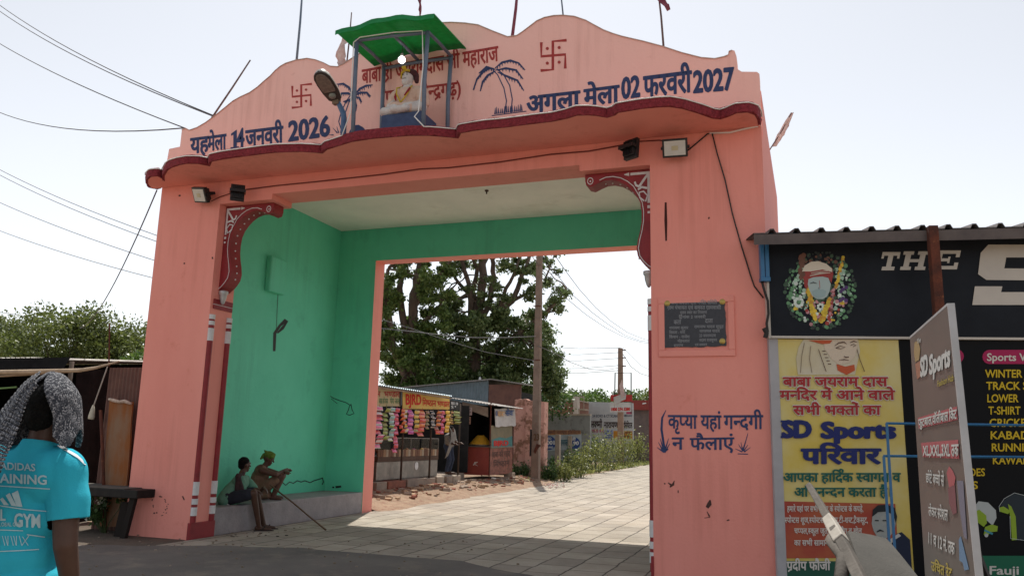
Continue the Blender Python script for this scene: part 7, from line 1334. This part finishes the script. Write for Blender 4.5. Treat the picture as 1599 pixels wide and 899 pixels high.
m = MB(); m.cap(hip+V((0, .12, .0)), .145, hip.lerp(SH, .55)+V((0, .1, 0)), .14); m.cap(hip+V((-.03, .0, .0)), .12, hip.lerp(SH, .5)+V((-.02, .04, 0)), .12); m.cap(sl1+V((0, .05, -.03)), .093, sl2+V((0, -.07, -.03)), .093); m.cap(hip.lerp(SH, .6)+V((0, .1, 0)), .142, SH+sv*.14-V((0, 0, .06)), .132); m.cap(sl1+V((0, 0, -.03)), .078, sl1.lerp(el, .62), .072); m.cap(sl2+V((0, 0, -.03)), .078, sl2.lerp(el2, .62), .072)
remesh(m, 'shirt', M('faded_green_shirt', (.10, .24, .17), (.13, .29, .21), scale=8, rough=.9), s1_, .011, 3, rough=.010, rscale=11, cut=lambda p: (p-(nkp+V((0, 0, .015)))).dot(V((.1, 0, 1))) > 0 and (p-nkp).length < .14)
m = MB(); m.cap(sl1+V((.06, -.07, .06)), .035, sl1+V((.05, -.06, -.17)), .03); m.tube([nkp+V((.09, -.04, .02)), sl1+V((.05, -.06, .05)), sl1+V((.09, .0, -.16)), sl1+V((.12, .10, -.3))], [.025, .045, .05, .03], 9); remesh(m, 'shoulder_cloth', M('dark_gamcha', (.03, .018, .022), (.06, .03, .03), scale=30, rough=.95), s1_, .01, 2, rough=.008)
m = MB(); m.cap(hip+V((-.02, .04, -.0)), .115, hip.lerp(kn, .80), .092); m.cap(h2_+V((-.02, -.02, .0)), .115, h2_.lerp(kn2, .80), .092); m.cap(hip+V((-.02, .02, .02)), .12, h2_+V((-.02, .0, .02)), .12); so3 = remesh(m, 'shorts', M('dark_navy_shorts', (.012, .015, .025), (.02, .022, .035), scale=9, rough=.9), s1_, .01, 3, rough=.006)
lo3 = wloc(so3.parent); bv3 = BVHTree.FromPolygons([v.co+lo3 for v in so3.data.vertices], [tuple(p.vertices) for p in so3.data.polygons])
m = MB()
def on3(x, y):
    d = ray(x, y).normalized(); h = bv3.ray_cast(CAM, d); return (h[0]-d*.004) if h[0] is not None else None
for a, b_ in (((351, 785), (371, 793)), ((352, 788.5), (369, 796)), ((376, 793), (390, 790.5)), ((376, 796), (389, 794))):
    pr_ = [on3(a[0]+(b_[0]-a[0])*i/8, a[1]+(b_[1]-a[1])*i/8) for i in range(9)]; pr_ = [p for p in pr_ if p is not None]
    if len(pr_) > 2: m.tube(pr_, .0085, 5)
if m.v: m.build('white_stripes', WHITEP, so3)
m = MB()
for q in (ft_, ft2): m.slab([q+V((-.06, -.05, -.05)), q+V((-.02, -.07, -.05)), q+V((.16, .03, -.05)), q+V((.21, .11, -.05)), q+V((.16, .14, -.05)), q+V((-.04, .03, -.05))], (0, 0, .02)); m.tube([q+V((.06, -.01, -.03)), q+V((.09, .04, .03)), q+V((.05, .09, -.03))], .008, 6)
m.build('slippers', M('dark_rubber', (.025, .02, .018), rough=.8), s1_)
# second man, knees drawn up
h_ = X(399, 776, .62); h_.z = .50; bs = V((h_.x, h_.y, .41)); s2_ = empty('person', bs, 'man with green head cloth squatting on the bench, arms folded over his knees', 'person')
F2 = V((.86, .5, 0)).normalized(); R2 = F2.cross(V((0, 0, 1)))
W = lambda f, r_, z: V((h_.x, h_.y, .41))+F2*f+R2*r_+V((0, 0, z))
hd2 = W(.17, 0, .70)
m = MB(); P2_, R2_ = head(m, hd2, F2+V((0, 0, -.4))+R2*.15, V((F2.x*.35, F2.y*.35, .93)))
m.cap(W(0, 0, .12), .13, W(.05, 0, .38), .13); m.cap(W(.06, -.14, .52), .075, W(.06, .14, .52), .075); m.cap(W(.04, 0, .38), .13, W(.06, 0, .48), .12); m.cap(W(.10, 0, .54), .055, W(.15, 0, .63), .05)
for sx_ in (-1, 1):
    k_ = W(.42, .11*sx_, .40); m.cap(W(.02, .1*sx_, .10), .095, k_, .060); m.cap(k_, .056, W(.30, .11*sx_, .07), .038); m.cap(W(.27, .11*sx_, .04), .035, W(.43, .13*sx_, .022), .024)
    for i in range(5): q = W(.43-.006*abs(i-1), (.13+.013*(i-2)*1)*sx_, .02); m.cap(q, .010, q+F2*.03, .008, 8)
    e_2 = W(.33, .24*sx_, .43); m.cap(W(.08, .19*sx_, .50), .056, e_2, .043); wq = W(.49, -.07*sx_, .475+.035*(sx_ > 0)); m.cap(e_2, .042, wq, .029); hand(m, wq, F2*.25-R2*sx_, V((0, 0, -1)), F2, 1, .35)
remesh(m, 'body', SKIN2, s2_, .008, 3); eyes(P2_, R2_, s2_)
m = MB(); m.cap(W(0, 0, .12), .155, W(.05, 0, .38), .15); m.cap(W(.06, -.12, .50), .095, W(.06, .12, .50), .095)
for sx_ in (-1, 1): m.cap(W(.02, .1*sx_, .11), .12, W(.33, .11*sx_, .34), .085); m.cap(W(-.05, .08*sx_, .08), .1, W(.2, .13*sx_, .08), .06)
remesh(m, 'brown_clothing', M('brown_cotton', (.17, .10, .065), (.22, .135, .09), scale=9, rough=.95), s2_, .011, 3, rough=.012, rscale=10, cut=lambda p: p.z > bs.z+.575)
m = MB(); m.ell(P2_(0, -.012, .048), (.088, .103, .078), R2_); m.ell(P2_(.0, .03, .075), (.08, .06, .045), R2_); m.cap(P2_(.05, -.06, .08), .03, P2_(.11, -.10, .10), .012); m.cap(P2_(.0, -.09, .03), .04, P2_(.02, -.12, -.05), .022); m.cap(P2_(-.07, .02, .04), .03, P2_(.07, .05, .04), .03); remesh(m, 'head_cloth', M('green_head_cloth', (.09, .15, .02), (.12, .20, .03), scale=20, rough=.95), s2_, .008, 2, rough=.008, rscale=22)
a = W(.40, .02, .10)+V((.05, 0, .06)); b_ = at(509, 827, 2, .015); a = X(431, 764, 1.16)
m = MB(); m.tube([a+(a-b_)*.12, a, a.lerp(b_, .35)+V((0, 0, .01)), a.lerp(b_, .7), b_], [.013, .014, .013, .0125, .015], 9); solo(m, 'walking_stick', M('brown_stick', (.14, .075, .04), (.09, .05, .03), scale=14, rough=.7), 'long brown walking stick resting from the bench to the ground', 'walking stick', smooth=True)
gv = MB(); random.seed(12)
for i in range(150):
    q = V((random.uniform(-2, 9), random.uniform(-2.6, .1), .013)) if i % 3 else at(random.uniform(120, 800), random.uniform(843, 862), 2, .013); s = random.uniform(.006, .02)
    gv.obox(q, V((s*1.6, s*.5, 0)), V((-s*.5, s*1.2, 0)), V((0, 0, s*.7)), random.randrange(2))
gv.build('loose_gravel', [STONE, M('tan_litter', (.22, .17, .12), rough=1)], kind='stuff')
# dust and crumbs by the bench
tr_ = MB(); random.seed(8)
for i in range(34):
    q = at(random.uniform(340, 470), random.uniform(822, 838), 2, .012); s = random.uniform(.008, .022); tr_.obox(q, V((s*2, s*.6, 0)), V((-s*.4, s, 0)), V((0, 0, s*.5)), random.randrange(2))
tr_.build('ground_litter', [M('dark_litter', (.05, .04, .03), rough=1), M('tan_litter', (.22, .17, .12), rough=1)], kind='stuff')
